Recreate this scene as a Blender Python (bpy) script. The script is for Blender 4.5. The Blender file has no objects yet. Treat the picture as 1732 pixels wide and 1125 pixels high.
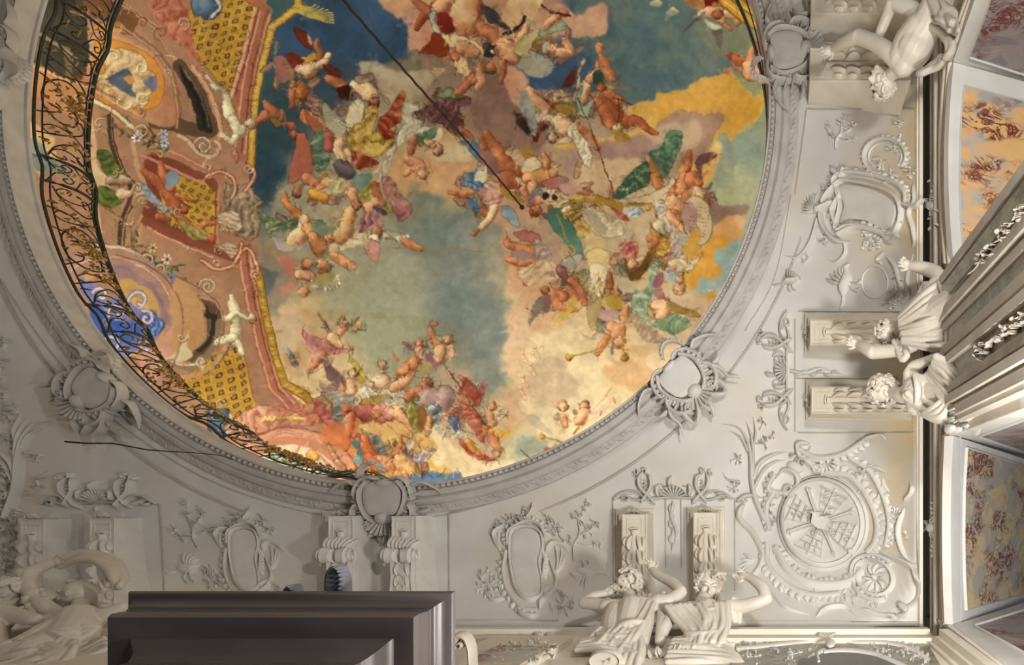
import bpy, bmesh, math, random
import numpy as np
random.seed(5)
scene=bpy.context.scene
COL=scene.collection
# ---------------------------------------------------------------- camera: lens pointing straight up, frame shifted off the zenith
ZX,ZY,K,EY=1310.,850.,1155.,1.6
cam=bpy.data.cameras.new('camera'); cam.sensor_width=36; cam.lens=K/1732*36
cam.shift_x=(866-ZX)/1732; cam.shift_y=(ZY-562.5)/1732; cam.clip_start=.05; cam.clip_end=200
camo=bpy.data.objects.new('camera',cam); COL.objects.link(camo); camo.location=(0,0,EY); camo.rotation_euler=(math.pi,0,0)
scene.camera=camo
# ---------------------------------------------------------------- world, daylight, exposure
scene.view_settings.view_transform='Standard'; scene.view_settings.look='None'
scene.view_settings.exposure=0.0; scene.view_settings.gamma=1.0
w=bpy.data.worlds.new('world'); scene.world=w; w.use_nodes=True
w.node_tree.nodes['Background'].inputs[0].default_value=(.80,.82,.95,1); w.node_tree.nodes['Background'].inputs[1].default_value=.065
def area(name,loc,tgt,sx,sy,en,col):
    l=bpy.data.lights.new(name,'AREA'); l.shape='RECTANGLE'; l.size=sx; l.size_y=sy; l.energy=en; l.color=col
    o=bpy.data.objects.new(name,l); COL.objects.link(o); o.location=loc
    import mathutils
    d=mathutils.Vector(tgt)-mathutils.Vector(loc); o.rotation_euler=d.to_track_quat('-Z','Y').to_euler(); return o
HB=8.22; CX=(649-ZX)/K*HB; CY=(169.5-ZY)/K*HB; R=655/K*HB       # oval opening
XR,YB=1.485,1.27; XL,YT=2*CX-XR,2*CY-YB                              # stair hall walls
H1,H2,DC=7.0,8.4,1.45
# windows of the stair hall (low, beyond the frame) plus added fill lamps
area('daylight_bay_right',(1.25,.85,EY+2.5),(.2,-1.9,EY+8.2),.4,.4,180,(1,.965,.92))
area('daylight_bay_upper_right',(1.2,-2.6,EY+1.8),(.6,-2.2,EY+8.2),.5,.5,155,(1,.96,.89))
area('daylight_outside_right',(3.3,.25,EY+4.2),(1.9,.2,EY+7.2),1.6,1.6,15,(.95,.97,1))
area('daylight_outside_upper_right',(3.3,-3.1,EY+4.2),(1.9,-3.0,EY+7.0),2.0,1.6,11,(1,.97,.92))
area('fill_hall_left',(-7.5,-3.2,EY+3.2),(-10.4,-2.2,EY+8.0),1.0,1.0,22,(1,.93,.88))  # unseen fill lamp added to brighten the left cove
for i in range(10):
    a=i*math.pi/5+.3; x,y=CX+6.3*math.cos(a),CY+6.3*math.sin(a)
    area('gallery_fill',(x,y,EY+9.1),(CX+5.2*math.cos(a),CY+5.2*math.sin(a),EY+12.6),2.6,1.0,[78,100,108,72,34,27,28,34,44,58][i],(1,.92,.79))  # added ring of fill lamps, hidden by the rim, to light the painted vault
# ---------------------------------------------------------------- helpers
def W(px,py,h):
    px,py,h=np.broadcast_arrays(np.asarray(px,float),np.asarray(py,float),np.asarray(h,float))
    return np.stack([(px-ZX)/K*h,(py-ZY)/K*h,EY+h],-1)
def cov(x,y):
    u=np.clip(1-np.minimum(XR-x,x-XL)/DC,0,1.0); v=np.clip(1-np.minimum(YB-y,y-YT)/DC,0,1.0)
    w=np.clip((u**5+v**5)**.2,0,1); return H1+(H2-H1)*(1-w**2.3)**.85
def covh(px,py):
    a,b=(np.asarray(px,float)-ZX)/K,(np.asarray(py,float)-ZY)/K
    lo=np.full(a.shape,H1-.6); hi=np.full(a.shape,H2+.05)
    for _ in range(24):
        m=(lo+hi)/2; g=m-cov(a*m,b*m); lo=np.where(g<0,m,lo); hi=np.where(g<0,hi,m)
    return (lo+hi)/2
def S(px,py,off):      # point on the coved ceiling, raised by off metres towards the room
    h=covh(px,py); P=W(px,py,h); x,y=P[...,0],P[...,1]; e=.02
    gx=np.clip((cov(x+e,y)-cov(x-e,y))/(2*e),-1.6,1.6); gy=np.clip((cov(x,y+e)-cov(x,y-e))/(2*e),-1.6,1.6)
    n=np.stack([gx,gy,-np.ones_like(gx)],-1); n/=np.linalg.norm(n,axis=-1,keepdims=True)
    P[...,2]=EY+h; return P+n*(np.asarray(off,float)*(.75+1.6*np.abs(n[...,2])**3))[...,None]
def SP(h0):            # horizontal surface at height h0 above the eye
    return lambda px,py,off: W(px,py,h0)-np.array([0,0,1.])*np.asarray(off,float)[...,None]
def SX(x0):            # vertical wall plane x = x0
    def f(px,py,off):
        h=x0*K/(np.asarray(px,float)-ZX); P=W(px,py,h); P[...,0]-=off; return P
    return f
def SY(y0,sc=1.):
    def f(px,py,off):
        h=y0*K/(np.asarray(py,float)-ZY); P=W(px,py,h); P[...,1]-=np.asarray(off)*sc; return P
    return f
def mat(name,c1,c2=None,scale=3.,rough=.65,bump=.15,bs=40.,spec=.3,metal=0.,detail=5.,c3=None,s3=.5):
    m=bpy.data.materials.new(name); m.use_nodes=True; nt=m.node_tree; N=nt.nodes; Lk=nt.links
    b=N['Principled BSDF']; b.inputs['Roughness'].default_value=rough; b.inputs['Specular IOR Level'].default_value=spec; b.inputs['Metallic'].default_value=metal
    tc=N.new('ShaderNodeTexCoord'); n=N.new('ShaderNodeTexNoise'); n.inputs['Scale'].default_value=scale; n.inputs['Detail'].default_value=detail; Lk.new(tc.outputs['Object'],n.inputs['Vector'])
    r=N.new('ShaderNodeValToRGB'); r.color_ramp.elements[0].position=.35; r.color_ramp.elements[1].position=.68
    r.color_ramp.elements[0].color=(*c1,1); r.color_ramp.elements[1].color=(*(c2 or c1),1); Lk.new(n.outputs[0],r.inputs[0]); out=r.outputs[0]
    if c3:
        n3=N.new('ShaderNodeTexNoise'); n3.inputs['Scale'].default_value=s3; n3.inputs['Detail'].default_value=4; Lk.new(tc.outputs['Object'],n3.inputs['Vector'])
        r3=N.new('ShaderNodeMapRange'); r3.inputs[1].default_value=.5; r3.inputs[2].default_value=.75; Lk.new(n3.outputs[0],r3.inputs[0])
        mx=N.new('ShaderNodeMixRGB'); Lk.new(r3.outputs[0],mx.inputs[0]); Lk.new(out,mx.inputs[1]); mx.inputs[2].default_value=(*c3,1); out=mx.outputs[0]
    Lk.new(out,b.inputs['Base Color'])
    n2=N.new('ShaderNodeTexNoise'); n2.inputs['Scale'].default_value=bs; n2.inputs['Detail'].default_value=4; Lk.new(tc.outputs['Object'],n2.inputs['Vector'])
    bp=N.new('ShaderNodeBump'); bp.inputs['Strength'].default_value=bump; bp.inputs['Distance'].default_value=.01; Lk.new(n2.outputs[0],bp.inputs['Height']); Lk.new(bp.outputs[0],b.inputs['Normal'])
    return m
M={}
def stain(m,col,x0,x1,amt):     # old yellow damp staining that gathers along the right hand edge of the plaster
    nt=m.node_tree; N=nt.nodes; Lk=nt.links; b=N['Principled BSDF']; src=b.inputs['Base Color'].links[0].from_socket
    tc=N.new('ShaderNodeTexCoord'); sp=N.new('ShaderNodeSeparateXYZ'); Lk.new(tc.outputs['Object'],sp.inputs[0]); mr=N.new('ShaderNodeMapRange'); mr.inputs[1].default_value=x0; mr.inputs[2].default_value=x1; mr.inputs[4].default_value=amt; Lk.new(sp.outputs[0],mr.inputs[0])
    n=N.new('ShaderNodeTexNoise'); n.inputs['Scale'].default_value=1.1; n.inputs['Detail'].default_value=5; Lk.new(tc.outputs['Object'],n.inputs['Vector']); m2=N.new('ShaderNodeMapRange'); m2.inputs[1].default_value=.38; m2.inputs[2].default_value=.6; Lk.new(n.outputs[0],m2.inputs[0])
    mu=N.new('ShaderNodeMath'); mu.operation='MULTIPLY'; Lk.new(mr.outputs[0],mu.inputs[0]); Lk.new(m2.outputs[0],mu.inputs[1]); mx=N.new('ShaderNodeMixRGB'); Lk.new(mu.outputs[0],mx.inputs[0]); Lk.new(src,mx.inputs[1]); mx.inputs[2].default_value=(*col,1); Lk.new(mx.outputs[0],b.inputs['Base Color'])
M['plaster']=mat('grey_white_plaster',(.68,.66,.63),(.77,.755,.725),1.6,.75,.12,25,c3=(.72,.63,.47),s3=.45)
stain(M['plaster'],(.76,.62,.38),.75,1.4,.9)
M['stucco']=mat('modelled_stucco',(.70,.675,.625),(.78,.76,.71),4,.7,.1,60)
M['cream']=mat('cream_stucco',(.74,.67,.55),(.82,.77,.67),3,.6,.08,50)
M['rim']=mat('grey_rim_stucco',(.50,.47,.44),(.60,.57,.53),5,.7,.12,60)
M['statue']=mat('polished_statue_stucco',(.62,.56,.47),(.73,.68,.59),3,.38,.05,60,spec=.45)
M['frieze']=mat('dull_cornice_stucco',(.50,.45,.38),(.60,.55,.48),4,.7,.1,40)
M['white']=mat('white_frame_stucco',(.62,.60,.56),(.69,.675,.64),3,.45,.05,40)
M['iron']=mat('dark_green_iron',(.012,.020,.016),(.03,.035,.025),20,.45,.1,80,spec=.5)
M['gilt']=mat('gilded_leaf',(.30,.17,.05),(.48,.30,.10),20,.4,.2,60,metal=.6)
M['rope']=mat('black_cord',(.01,.01,.01),(.03,.028,.025),30,.8,.3,90)
M['pier']=mat('brown_grey_marble',(.15,.125,.126),(.20,.17,.168),2.5,.35,.03,30,spec=.45)
M['dark']=mat('dark_glass',(.02,.018,.014),(.05,.045,.04),3,.2,.02,10)
class MB:
    def __init__(s,surf=None): s.v=[];s.f=[];s.n=0;s.surf=surf;s.subs=[]
    def add(s,v,f):
        v=np.asarray(v,float).reshape(-1,3); s.v.append(v); s.f+= [tuple(int(i)+s.n for i in q) for q in f]; s.n+=len(v)
    def grid(s,v,close_u=False,close_v=False):     # v: (a,b,3)
        a,b=v.shape[:2]; f=[]
        for i in range(a if close_u else a-1):
            for j in range(b if close_v else b-1):
                i2,j2=(i+1)%a,(j+1)%b; f.append((i*b+j,i*b+j2,i2*b+j2,i2*b+j))
        s.add(v.reshape(-1,3),f)
    # -- relief shapes; coordinates are (pixel x, pixel y, height off the surface)
    def ridge(s,pts,w,h,closed=False,taper=(0,0),n=5,base=-.012,seg=6):
        P=pt(pts) if isinstance(pts,str) else np.asarray(pts,float)
        if P.shape[1]==2: P=np.c_[P,np.ones(len(P))]
        C=crom(P,closed,n) if len(P)>2 or closed else np.vstack([P[0]*(1-t)+P[-1]*t for t in np.linspace(0,1,n)])
        T=(np.roll(C[:,:2],-1,0)-np.roll(C[:,:2],1,0)) if closed else np.gradient(C[:,:2],axis=0)
        T/=np.linalg.norm(T,axis=1,keepdims=True)+1e-9; Nn=np.c_[-T[:,1],T[:,0]]
        m=len(C); t=np.linspace(0,1,m); sc=C[:,2].copy()
        if not closed:
            if taper[0]: sc*=np.clip(t/taper[0],.08,1)**.7
            if taper[1]: sc*=np.clip((1-t)/taper[1],.08,1)**.7
        a=np.linspace(0,math.pi,seg+1); G=np.zeros((m,seg+3,3))
        o=np.r_[-1,-np.cos(a),1]; hh=np.r_[0,np.sin(a),0]; hh2=np.r_[base/h,np.sin(a),base/h]
        G[:,:,:2]=C[:,None,:2]+Nn[:,None,:]*(o[None,:]*sc[:,None]*w/2)[...,None]
        G[:,:,2]=np.where(hh2[None]<0,base,hh2[None]*h*np.minimum(sc,1.3)[:,None])
        s.grid(G,close_u=closed); 
        if not closed:
            k=seg+3; s.add(G[0],[tuple(range(k))]); s.add(G[-1],[tuple(range(k-1,-1,-1))])
    def leaf(s,x,y,ang,l,w,h,curl=.3):
        a=math.radians(ang); n=6; P=[]
        for i in range(n+1):
            t=i/n; b=a+curl*t; P.append((x+math.cos(b)*l*t,y+math.sin(b)*l*t,max(.12,math.sin(math.pi*min(1,t*.85+.12))**.8)))
        s.ridge(P,w,h,n=2,seg=4)
    def frond(s,pts,w,h,n=9,l=14,lw=5,side=2):     # acanthus: stem with leaves
        P=crom(pt(pts) if isinstance(pts,str) else pts,False,6)[:,:2]; s.ridge(P[::3],w,h,taper=(0,.6))
        for i in range(n):
            k=int((i+.5)/n*(len(P)-2)); d=P[k+1]-P[k]; an=math.degrees(math.atan2(d[1],d[0])); q=1-.5*i/n
            for sg in ((1,-1) if side==2 else (side,)): s.leaf(P[k][0],P[k][1],an+sg*38,l*q,lw*q,h*.9,sg*.5)
    def dome(s,x,y,rx,ry,h,rot=0,n=14,base=-.012,flat=0.):
        r=math.radians(rot); rings=[(1,base),(1,.0),(.93,.38),(.8,.62),(.6,.82),(.35,.95),(.02,1)]
        if flat: rings=[(1,base),(1,.5),(.97,.85),(.92,1),(.5,1),(.02,1)]
        G=np.zeros((len(rings),n,3)); t=np.arange(n)/n*2*math.pi
        for i,(q,z) in enumerate(rings):
            u,v=rx*q*np.cos(t),ry*q*np.sin(t); G[i,:,0]=x+u*math.cos(r)-v*math.sin(r); G[i,:,1]=y+u*math.sin(r)+v*math.cos(r); G[i,:,2]=z*h if z>=0 else z
        s.grid(G,close_v=True)
    def spiral(s,x,y,r,a0,turns,sgn,w,h,r1=.15): s.ridge(spir(x,y,r,a0,turns,sgn,r1,int(10+turns*14)),w,h,taper=(.15,0),n=3)
    def shell(s,x,y,r,a0,a1,n,w,h):                # fan of ribs
        for i in range(n):
            a=math.radians(a0+(a1-a0)*i/(n-1)); s.ridge([(x+math.cos(a)*r*.15,y+math.sin(a)*r*.15,.4),(x+math.cos(a)*r*.6,y+math.sin(a)*r*.6,.9),(x+math.cos(a)*r,y+math.sin(a)*r,1.25)],w,h,n=3)
    def rocaille(s,pts,w,h,n,l,side=1,closed=False):   # C-scroll edged by shell lobes
        P=crom(pt(pts) if isinstance(pts,str) else pts,closed,8)[:,:2]; s.ridge(P[::2],w,h,closed=closed)
        T=np.gradient(P,axis=0); T/=np.linalg.norm(T,axis=1,keepdims=True)+1e-9; Nn=np.c_[-T[:,1],T[:,0]]*side
        for i in range(n):
            k=int((i+.5)/n*(len(P)-1)); a,b=P[k],P[k]+Nn[k]*l*(.8+.4*math.sin(i*2.1)**2); s.ridge([(*a,.9),(*((a+b)/2+T[k]*1.5),1.1),(*b,.8)],w*.95,h*.75,n=3,seg=4)
    def flower(s,x,y,r,h,n=6):
        a0=random.random()*6
        for k in range(n): a=a0+k*2*math.pi/n; s.dome(x+math.cos(a)*r*.6,y+math.sin(a)*r*.6,r*.48,r*.3,h,math.degrees(a),8)
        s.dome(x,y,r*.3,r*.3,h*1.25,0,7)
    def sprig(s,x,y,r,n,h):                        # one sprig of leaves and buds on short stems, a part of its own
        q=MB(s.surf); s.subs.append(q); q._sprig(x,y,r,n,h)
    def _sprig(s,x,y,r,n,h):
        for i in range(n):
            a=random.uniform(0,6.28); q=r*math.sqrt(random.random()); px,py=x+math.cos(a)*q,y+math.sin(a)*q; s.ridge([(x,y),((x+px)/2+1,(y+py)/2),(px,py)],1.3,h*.45,n=2,seg=3)
            if i%4==0: s.flower(px,py,max(2.2,r*.2),h,5)
            else: s.leaf(px,py,math.degrees(a)+random.uniform(-50,50),max(4,r*.34),max(1.8,r*.12),h*.8,random.uniform(-.8,.8))
    def plate(s,pts,h,base=-.02,bev=1.5):
        P=crom(pt(pts) if isinstance(pts,str) else pts,True,5)[:,:2]; s._plate(P,h,base,bev)
    def poly(s,pts,h,base=-.02,bev=.6): s._plate(pt(pts) if isinstance(pts,str) else np.asarray(pts,float),h,base,bev)
    def _plate(s,P,h,base,bev):
        c=P.mean(0); d=P-c; L_=np.linalg.norm(d,axis=1,keepdims=True); Q=c+d*(1-bev/np.maximum(L_,bev*2)); m=len(P)
        fs=(1,.86,.7,.52,.34,.17); G=np.zeros((2+len(fs),m,3)); G[0,:,:2]=P; G[0,:,2]=base; G[1,:,:2]=P; G[1,:,2]=h*.8
        for k,q in enumerate(fs): G[2+k,:,:2]=c+(Q-c)*q; G[2+k,:,2]=h
        s.grid(G,close_v=True); s.add(G[-1],[tuple(range(m))])
    def box(s,c,d):
        c=np.array(c,float); d=np.array(d,float)/2
        v=[c+d*np.array([i,j,k]) for i in (-1,1) for j in (-1,1) for k in (-1,1)]
        s.add(v,[(0,1,3,2),(4,6,7,5),(0,4,5,1),(2,3,7,6),(0,2,6,4),(1,5,7,3)])
    def tube(s,P,r,n=6,closed=False):
        P=np.asarray(P,float); m=len(P); T=(np.roll(P,-1,0)-np.roll(P,1,0)) if closed else np.gradient(P,axis=0)
        T/=np.linalg.norm(T,axis=1,keepdims=True)+1e-12; up=np.tile([0.,0,1],(m,1)); up[np.abs(T[:,2])>.95]=[1,0,0]
        A=np.cross(T,up); A/=np.linalg.norm(A,axis=1,keepdims=True); Bn=np.cross(T,A); t=np.arange(n)/n*2*math.pi
        r=np.broadcast_to(np.asarray(r,float),(m,))
        G=P[:,None]+(A[:,None]*np.cos(t)[None,:,None]+Bn[:,None]*np.sin(t)[None,:,None])*r[:,None,None]
        s.grid(G,close_u=closed,close_v=True)
        if not closed: s.add(G[0],[tuple(range(n))]); s.add(G[-1],[tuple(range(n-1,-1,-1))])
    def ball(s,c,r,n=8):
        c=np.asarray(c,float); r=np.broadcast_to(np.asarray(r,float),(3,)); th=np.linspace(.05,math.pi-.05,n); ph=np.arange(n+2)/(n+2)*2*math.pi
        G=np.zeros((n,n+2,3)); G[...,0]=c[0]+r[0]*np.sin(th)[:,None]*np.cos(ph); G[...,1]=c[1]+r[1]*np.sin(th)[:,None]*np.sin(ph); G[...,2]=c[2]+r[2]*np.cos(th)[:,None]
        s.grid(G,close_v=True); s.add(G[0],[tuple(range(n+2))]); s.add(G[-1],[tuple(range(n+1,-1,-1))])
    def build(s,name,m,parent=None,smooth=True,ang=50):
        oo=[q.build(name,m,parent,smooth,ang) for q in s.subs]; s.subs=[]
        if not s.v: return oo[0] if oo else None
        V=np.vstack(s.v)
        if s.surf is not None: V=s.surf(V[:,0],V[:,1],V[:,2])
        me=bpy.data.meshes.new(name); me.from_pydata(V.tolist(),[],s.f); me.validate(); me.update()
        bm=bmesh.new(); bm.from_mesh(me); bmesh.ops.remove_doubles(bm,verts=bm.verts,dist=1e-5); bmesh.ops.recalc_face_normals(bm,faces=bm.faces); bm.to_mesh(me); bm.free()
        if smooth:
            me.polygons.foreach_set('use_smooth',[True]*len(me.polygons))
            try: me.set_sharp_from_angle(angle=math.radians(ang))
            except Exception: pass
        me.materials.append(M[m] if isinstance(m,str) else m)
        o=bpy.data.objects.new(name,me); COL.objects.link(o)
        if parent is not None:
            o.parent=parent; o.matrix_parent_inverse=parent.matrix_world.inverted() if parent.type!='EMPTY' else __import__('mathutils').Matrix.Translation(-parent.location)
        return o
def tag(o,label,cat,group=None,kind=None):
    o['label']=label; o['category']=cat
    if group: o['group']=group
    if kind: o['kind']=kind
    return o
def thing(name,label,cat,loc,group=None):
    o=bpy.data.objects.new(name,None); COL.objects.link(o); o.location=tuple(float(v) for v in loc); o.empty_display_size=.1
    return tag(o,label,cat,group)
def struct(o): o['kind']='structure'; return o
# ---------------------------------------------------------------- fresco: pigment of the painted vault (numpy canvas -> colour attribute)
FX0,FY0,FX1,FY1=-70,-130,1420,920
FW,FH=FX1-FX0,FY1-FY0
rng=np.random.RandomState(7)
def vnoise(per,seed):
    r=np.random.RandomState(seed); gw,gh=int(FW/per)+3,int(FH/per)+3
    g=r.rand(gh,gw); y=np.arange(FH)/per; x=np.arange(FW)/per
    yi=y.astype(int); xi=x.astype(int); fy=y-yi; fx=x-xi
    fy=fy*fy*(3-2*fy); fx=fx*fx*(3-2*fx)
    a=g[yi][:,xi]; b=g[yi][:,xi+1]; c=g[yi+1][:,xi]; d=g[yi+1][:,xi+1]
    fx=fx[None]; fy=fy[:,None]
    return (a*(1-fx)+b*fx)*(1-fy)+(c*(1-fx)+d*fx)*fy
def fbm(per,seed,o=4):
    t=0;w=1;s=0
    for i in range(o):
        t=t+w*vnoise(max(per,1.6),seed+i*17); s+=w; w*=.55; per*=.5
    return t/s*2-1
N1,N2,N3,N4=fbm(26,1),fbm(26,50),fbm(70,90,5),fbm(9,130,3)
GX,GY=np.meshgrid(np.arange(FW)+FX0+.5,np.arange(FH)+FY0+.5)
def hx(c):
    return np.array([int(c[i:i+2],16)/255 for i in (0,2,4)])
def pt(s): return np.array([[float(v) for v in q.split(',')] for q in s.split()])
def crom(p,closed=False,n=6):
    p=np.asarray(p,float); N=len(p)
    if N<3 and not closed: 
        t=np.linspace(0,1,n+1)[:,None]; return p[0]*(1-t)+p[-1]*t
    if closed: q=np.vstack([p[-1:],p,p[:2]]); m=N
    else: q=np.vstack([2*p[0]-p[1],p,2*p[-1]-p[-2]]); m=N-1
    t=np.arange(n)/n; t=t[:,None]; out=[]
    for i in range(m):
        a,b,c,d=q[i],q[i+1],q[i+2],q[i+3]
        out.append(.5*(2*b+(c-a)*t+(2*a-5*b+4*c-d)*t*t+(3*b-a-3*c+d)*t**3))
    if not closed: out.append(p[-1:])
    return np.vstack(out)
def inside(P,X,Y):
    m=np.zeros(X.shape,bool); j=len(P)-1
    for i in range(len(P)):
        xi,yi=P[i]; xj,yj=P[j]
        if yi!=yj:
            m^=((yi>Y)!=(yj>Y))&(X<(xj-xi)*(Y-yi)/(yj-yi)+xi)
        j=i
    return m
def blur(a,k=1):
    for _ in range(k):
        b=np.pad(a,1,mode='edge')
        a=(b[:-2,1:-1]+b[2:,1:-1]+2*b[1:-1,1:-1])/4
        b=np.pad(a,1,mode='edge')
        a=(b[1:-1,:-2]+b[1:-1,2:]+2*b[1:-1,1:-1])/4
    return a
def win(P,m):
    x0=max(0,int(P[:,0].min()-FX0-m)); x1=min(FW,int(P[:,0].max()-FX0+m)+1)
    y0=max(0,int(P[:,1].min()-FY0-m)); y1=min(FH,int(P[:,1].max()-FY0+m)+1)
    return slice(y0,y1),slice(x0,x1)
def put(sl,al,col):
    CV[sl]=CV[sl]*(1-al[...,None])+col*al[...,None]
def mixc(a,b,t): return a*(1-t[...,None])+b*t[...,None]
# blob: a smooth or sharp filled shape; c2 = second pigment mixed in by noise; f=(angle,period,dark,light) = painted folds
def B(c,s,amp=2.,c2=None,f=None,sharp=False,soft=1,al=1.,ol=None,edge=None):
    P=pt(s) if isinstance(s,str) else np.asarray(s,float)
    if not sharp: P=crom(P,True,5)
    if amp>=3 and not f: soft=max(soft,int(amp*1.6))
    sl=win(P,amp+4+soft*2); X,Y=GX[sl],GY[sl]
    if X.size==0: return
    m=inside(P,X+N1[sl]*amp*1.8+N4[sl]*amp*.5,Y+N2[sl]*amp*1.8-N4[sl]*amp*.5).astype(float)
    a=blur(m,soft); col=np.ones(X.shape+(3,))*hx(c)
    if c2: col=mixc(col,hx(c2),np.clip(.5+N3[sl]*1.3+N1[sl]*.8,0,1))
    if f:
        an=math.radians(f[0]); u=X*math.cos(an)+Y*math.sin(an)+N1[sl]*f[1]*1.5+N3[sl]*f[1]*1.6
        v=np.sin(u/f[1]*4.4+N2[sl]*5.)+N4[sl]*.9+N1[sl]*.5; d,l=hx(f[2]),hx(f[3])
        col=mixc(col,d,np.clip(-v*1.1-.35,0,1)*.62); col=mixc(col,l,np.clip(v*1.1-.45,0,1)*.6)
    if edge:   # lighter or darker brushed border
        e=np.clip(1-blur(m,7)*1.0,0,1)*m; col=mixc(col,hx(edge),np.clip(e*1.7,0,1))
    if ol:
        e=np.clip(blur(m,2)*(1-blur(m,2))*3.2,0,.8); put(sl,e,hx(ol))
    put(sl,a*al,col)
# limb: tapered round stroke, lit from upper left
def L(c,s,dk='6b2f18',lt=None,ol=True,al=1.):
    P=pt(s) if isinstance(s,str) else np.asarray(s,float)
    if len(P)>2: P=crom(P,False,4)
    R=P[:,2].max(); sl=win(P[:,:2],R+3); X,Y=GX[sl]+N4[sl]*.8,GY[sl]-N4[sl]*.8
    if X.size==0: return
    best=np.full(X.shape,9.); nx=np.zeros(X.shape); ny=np.zeros(X.shape); rr=np.ones(X.shape)
    for i in range(len(P)-1):
        ax,ay,ar=P[i]; bx,by,br=P[i+1]; dx,dy=bx-ax,by-ay; LL=dx*dx+dy*dy+1e-6
        t=np.clip(((X-ax)*dx+(Y-ay)*dy)/LL,0,1); r=(ar+(br-ar)*t)*(1+.32*N1[sl]+.22*np.sin(t*3.14+ar))
        qx=(X-ax-t*dx)/r; qy=(Y-ay-t*dy)/r; d=np.hypot(qx,qy); k=d<best
        best=np.where(k,d,best); nx=np.where(k,qx,nx); ny=np.where(k,qy,ny); rr=np.where(k,r,rr)
    a=np.clip((1-best)*rr+.6,0,1); z=np.sqrt(np.clip(1-best**2,0,1))
    lam=np.clip(-.5*nx-.5*ny+.70*z+N1[sl]*.5+N4[sl]*.22,0,1)
    base=hx(c); lt=hx(lt) if lt else np.clip(base*1.12+.10,0,1); dk=hx(dk)
    col=mixc(np.ones(X.shape+(3,))*(dk*.55+base*.45),base,np.clip(lam*1.9,0,1)); col=mixc(col,lt,np.clip(lam*2.4-1.35,0,1))
    if ol: put(sl,np.clip((1.18-best)*rr*.8,0,1)*.55*al*(best>.8),dk)
    put(sl,a*al,col)
def line(c,s,w=1.2,al=1.,sm=True):
    P=pt(s) if isinstance(s,str) else np.asarray(s,float)
    P=np.c_[P[:,:2],np.ones(len(P))*w/2+.3]
    if sm and len(P)>2: P=crom(P,False,5)
    sl=win(P[:,:2],w+3); X,Y=GX[sl],GY[sl]
    if X.size==0: return
    best=np.full(X.shape,99.)
    for i in range(len(P)-1):
        ax,ay,_=P[i]; bx,by,_=P[i+1]; dx,dy=bx-ax,by-ay; LL=dx*dx+dy*dy+1e-6
        t=np.clip(((X-ax)*dx+(Y-ay)*dy)/LL,0,1); best=np.minimum(best,np.hypot(X-ax-t*dx,Y-ay-t*dy))
    put(sl,np.clip(w/2+.5-best,0,1)*al,hx(c))
def spir(cx,cy,r,a0,turns,sgn=1,r1=.12,n=22):
    t=np.linspace(0,1,n); a=math.radians(a0)+sgn*t*turns*6.2832; q=r*(1-t*(1-r1))
    return np.c_[cx+q*np.cos(a),cy+q*np.sin(a)]
def head(x,y,r,hair='6a4020',c='cf9763',a=0):   # small painted head, a = direction (deg) from chin to crown
    ca,sa=math.cos(math.radians(a)),math.sin(math.radians(a))
    L(hair,[(x+ca*r*.45,y+sa*r*.45,r*1.05),(x+ca*r*.6,y+sa*r*.6,r)],dk='3a2010')
    L(c,[(x-ca*r*.55,y-sa*r*.55,r*.55),(x,y,r*.8)],dk='7a3d22')
    line('6b3a22',[(x-sa*r*.4,y+ca*r*.4),(x-sa*r*.1,y+ca*r*.1)],.8,.7,False)
def wing(c,s,c2='8a7c68',n=7,dk='5b4a40'):   # s: root, tip, trailing points
    P=pt(s); B(c,s,1.2,c2,ol=dk)
    a,b,d=P[0],P[1],P[-1]
    for k in range(1,n):
        t=k/n; q=b*(1-t)+d*t; line(dk,[a*.75+q*.25,(a+q)/2+1,q],.8,.5)
CTRL='''480,60,3f6266 560,60,2f4a6e 640,80,3b567c 450,230,2f4d5c 445,300,2c4a60 540,110,33516a 1050,60,46606e 1130,40,5d7068 1100,130,4d6a6e
1010,20,3a5470 960,110,375479 1200,90,76866a 1290,170,93a272 1250,240,8fae94 1200,290,9ab79b 1240,330,b2bf96 560,480,a9ae8c 650,470,a6b092 640,560,a9b192
780,520,7f958a 740,390,7a917f 720,340,879880 800,600,879886 820,650,8e9f8e 950,640,efd6a4 1000,600,f0dcac 1060,640,e6bd82 900,560,e2c594 880,480,e0b888
700,290,d8aa74 760,250,d6b483 760,300,d8a974 470,500,a58f6a 500,560,cdae78 480,600,d9c090 560,620,e0c898 850,330,d2a883 930,440,bda48a 1180,560,dcc4a0
1130,590,e8d0a8 1010,700,f2dcae 880,760,cfc8a0 760,790,e8cf8a 700,820,5c7fae 740,812,5c7fae 600,820,d98a52 650,740,d9a050 1220,440,8fb6b4 1180,480,94b9b6
820,200,9a7a68 780,170,a98a72 700,150,a39a7e 860,230,8d6f60 700,200,b7a684 620,420,a5ab8e 560,350,b7b090 500,330,a9a488 900,150,a08070 980,260,b89a7c 1100,260,b5977a
850,690,e0bb92 760,700,d9b490 780,640,c9b498 700,640,a5ac90 1100,330,cbb890 620,720,d9a860 850,20,b58a66 700,10,c98f62 760,60,b7835a 900,20,bd9070 1330,100,9aa070
540,700,e3cfa0 520,540,c9b482 900,620,e4c898 660,520,a9b394 840,560,8c9c8c 1120,720,e8d0a8 1240,520,d9c29c'''
CV=np.zeros((FH,FW,3))
def underpaint():
    num=np.zeros((FH,FW,3)); den=np.zeros((FH,FW,1))
    X,Y=GX+N1*22,GY+N2*22
    for q in CTRL.split():
        x,y,c=q.split(','); w=1/(((X-float(x))**2+(Y-float(y))**2)/1000+.15)**2.2
        num+=w[...,None]*hx(c); den+=w[...,None]
    CV[:]=num/den
underpaint()
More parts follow.
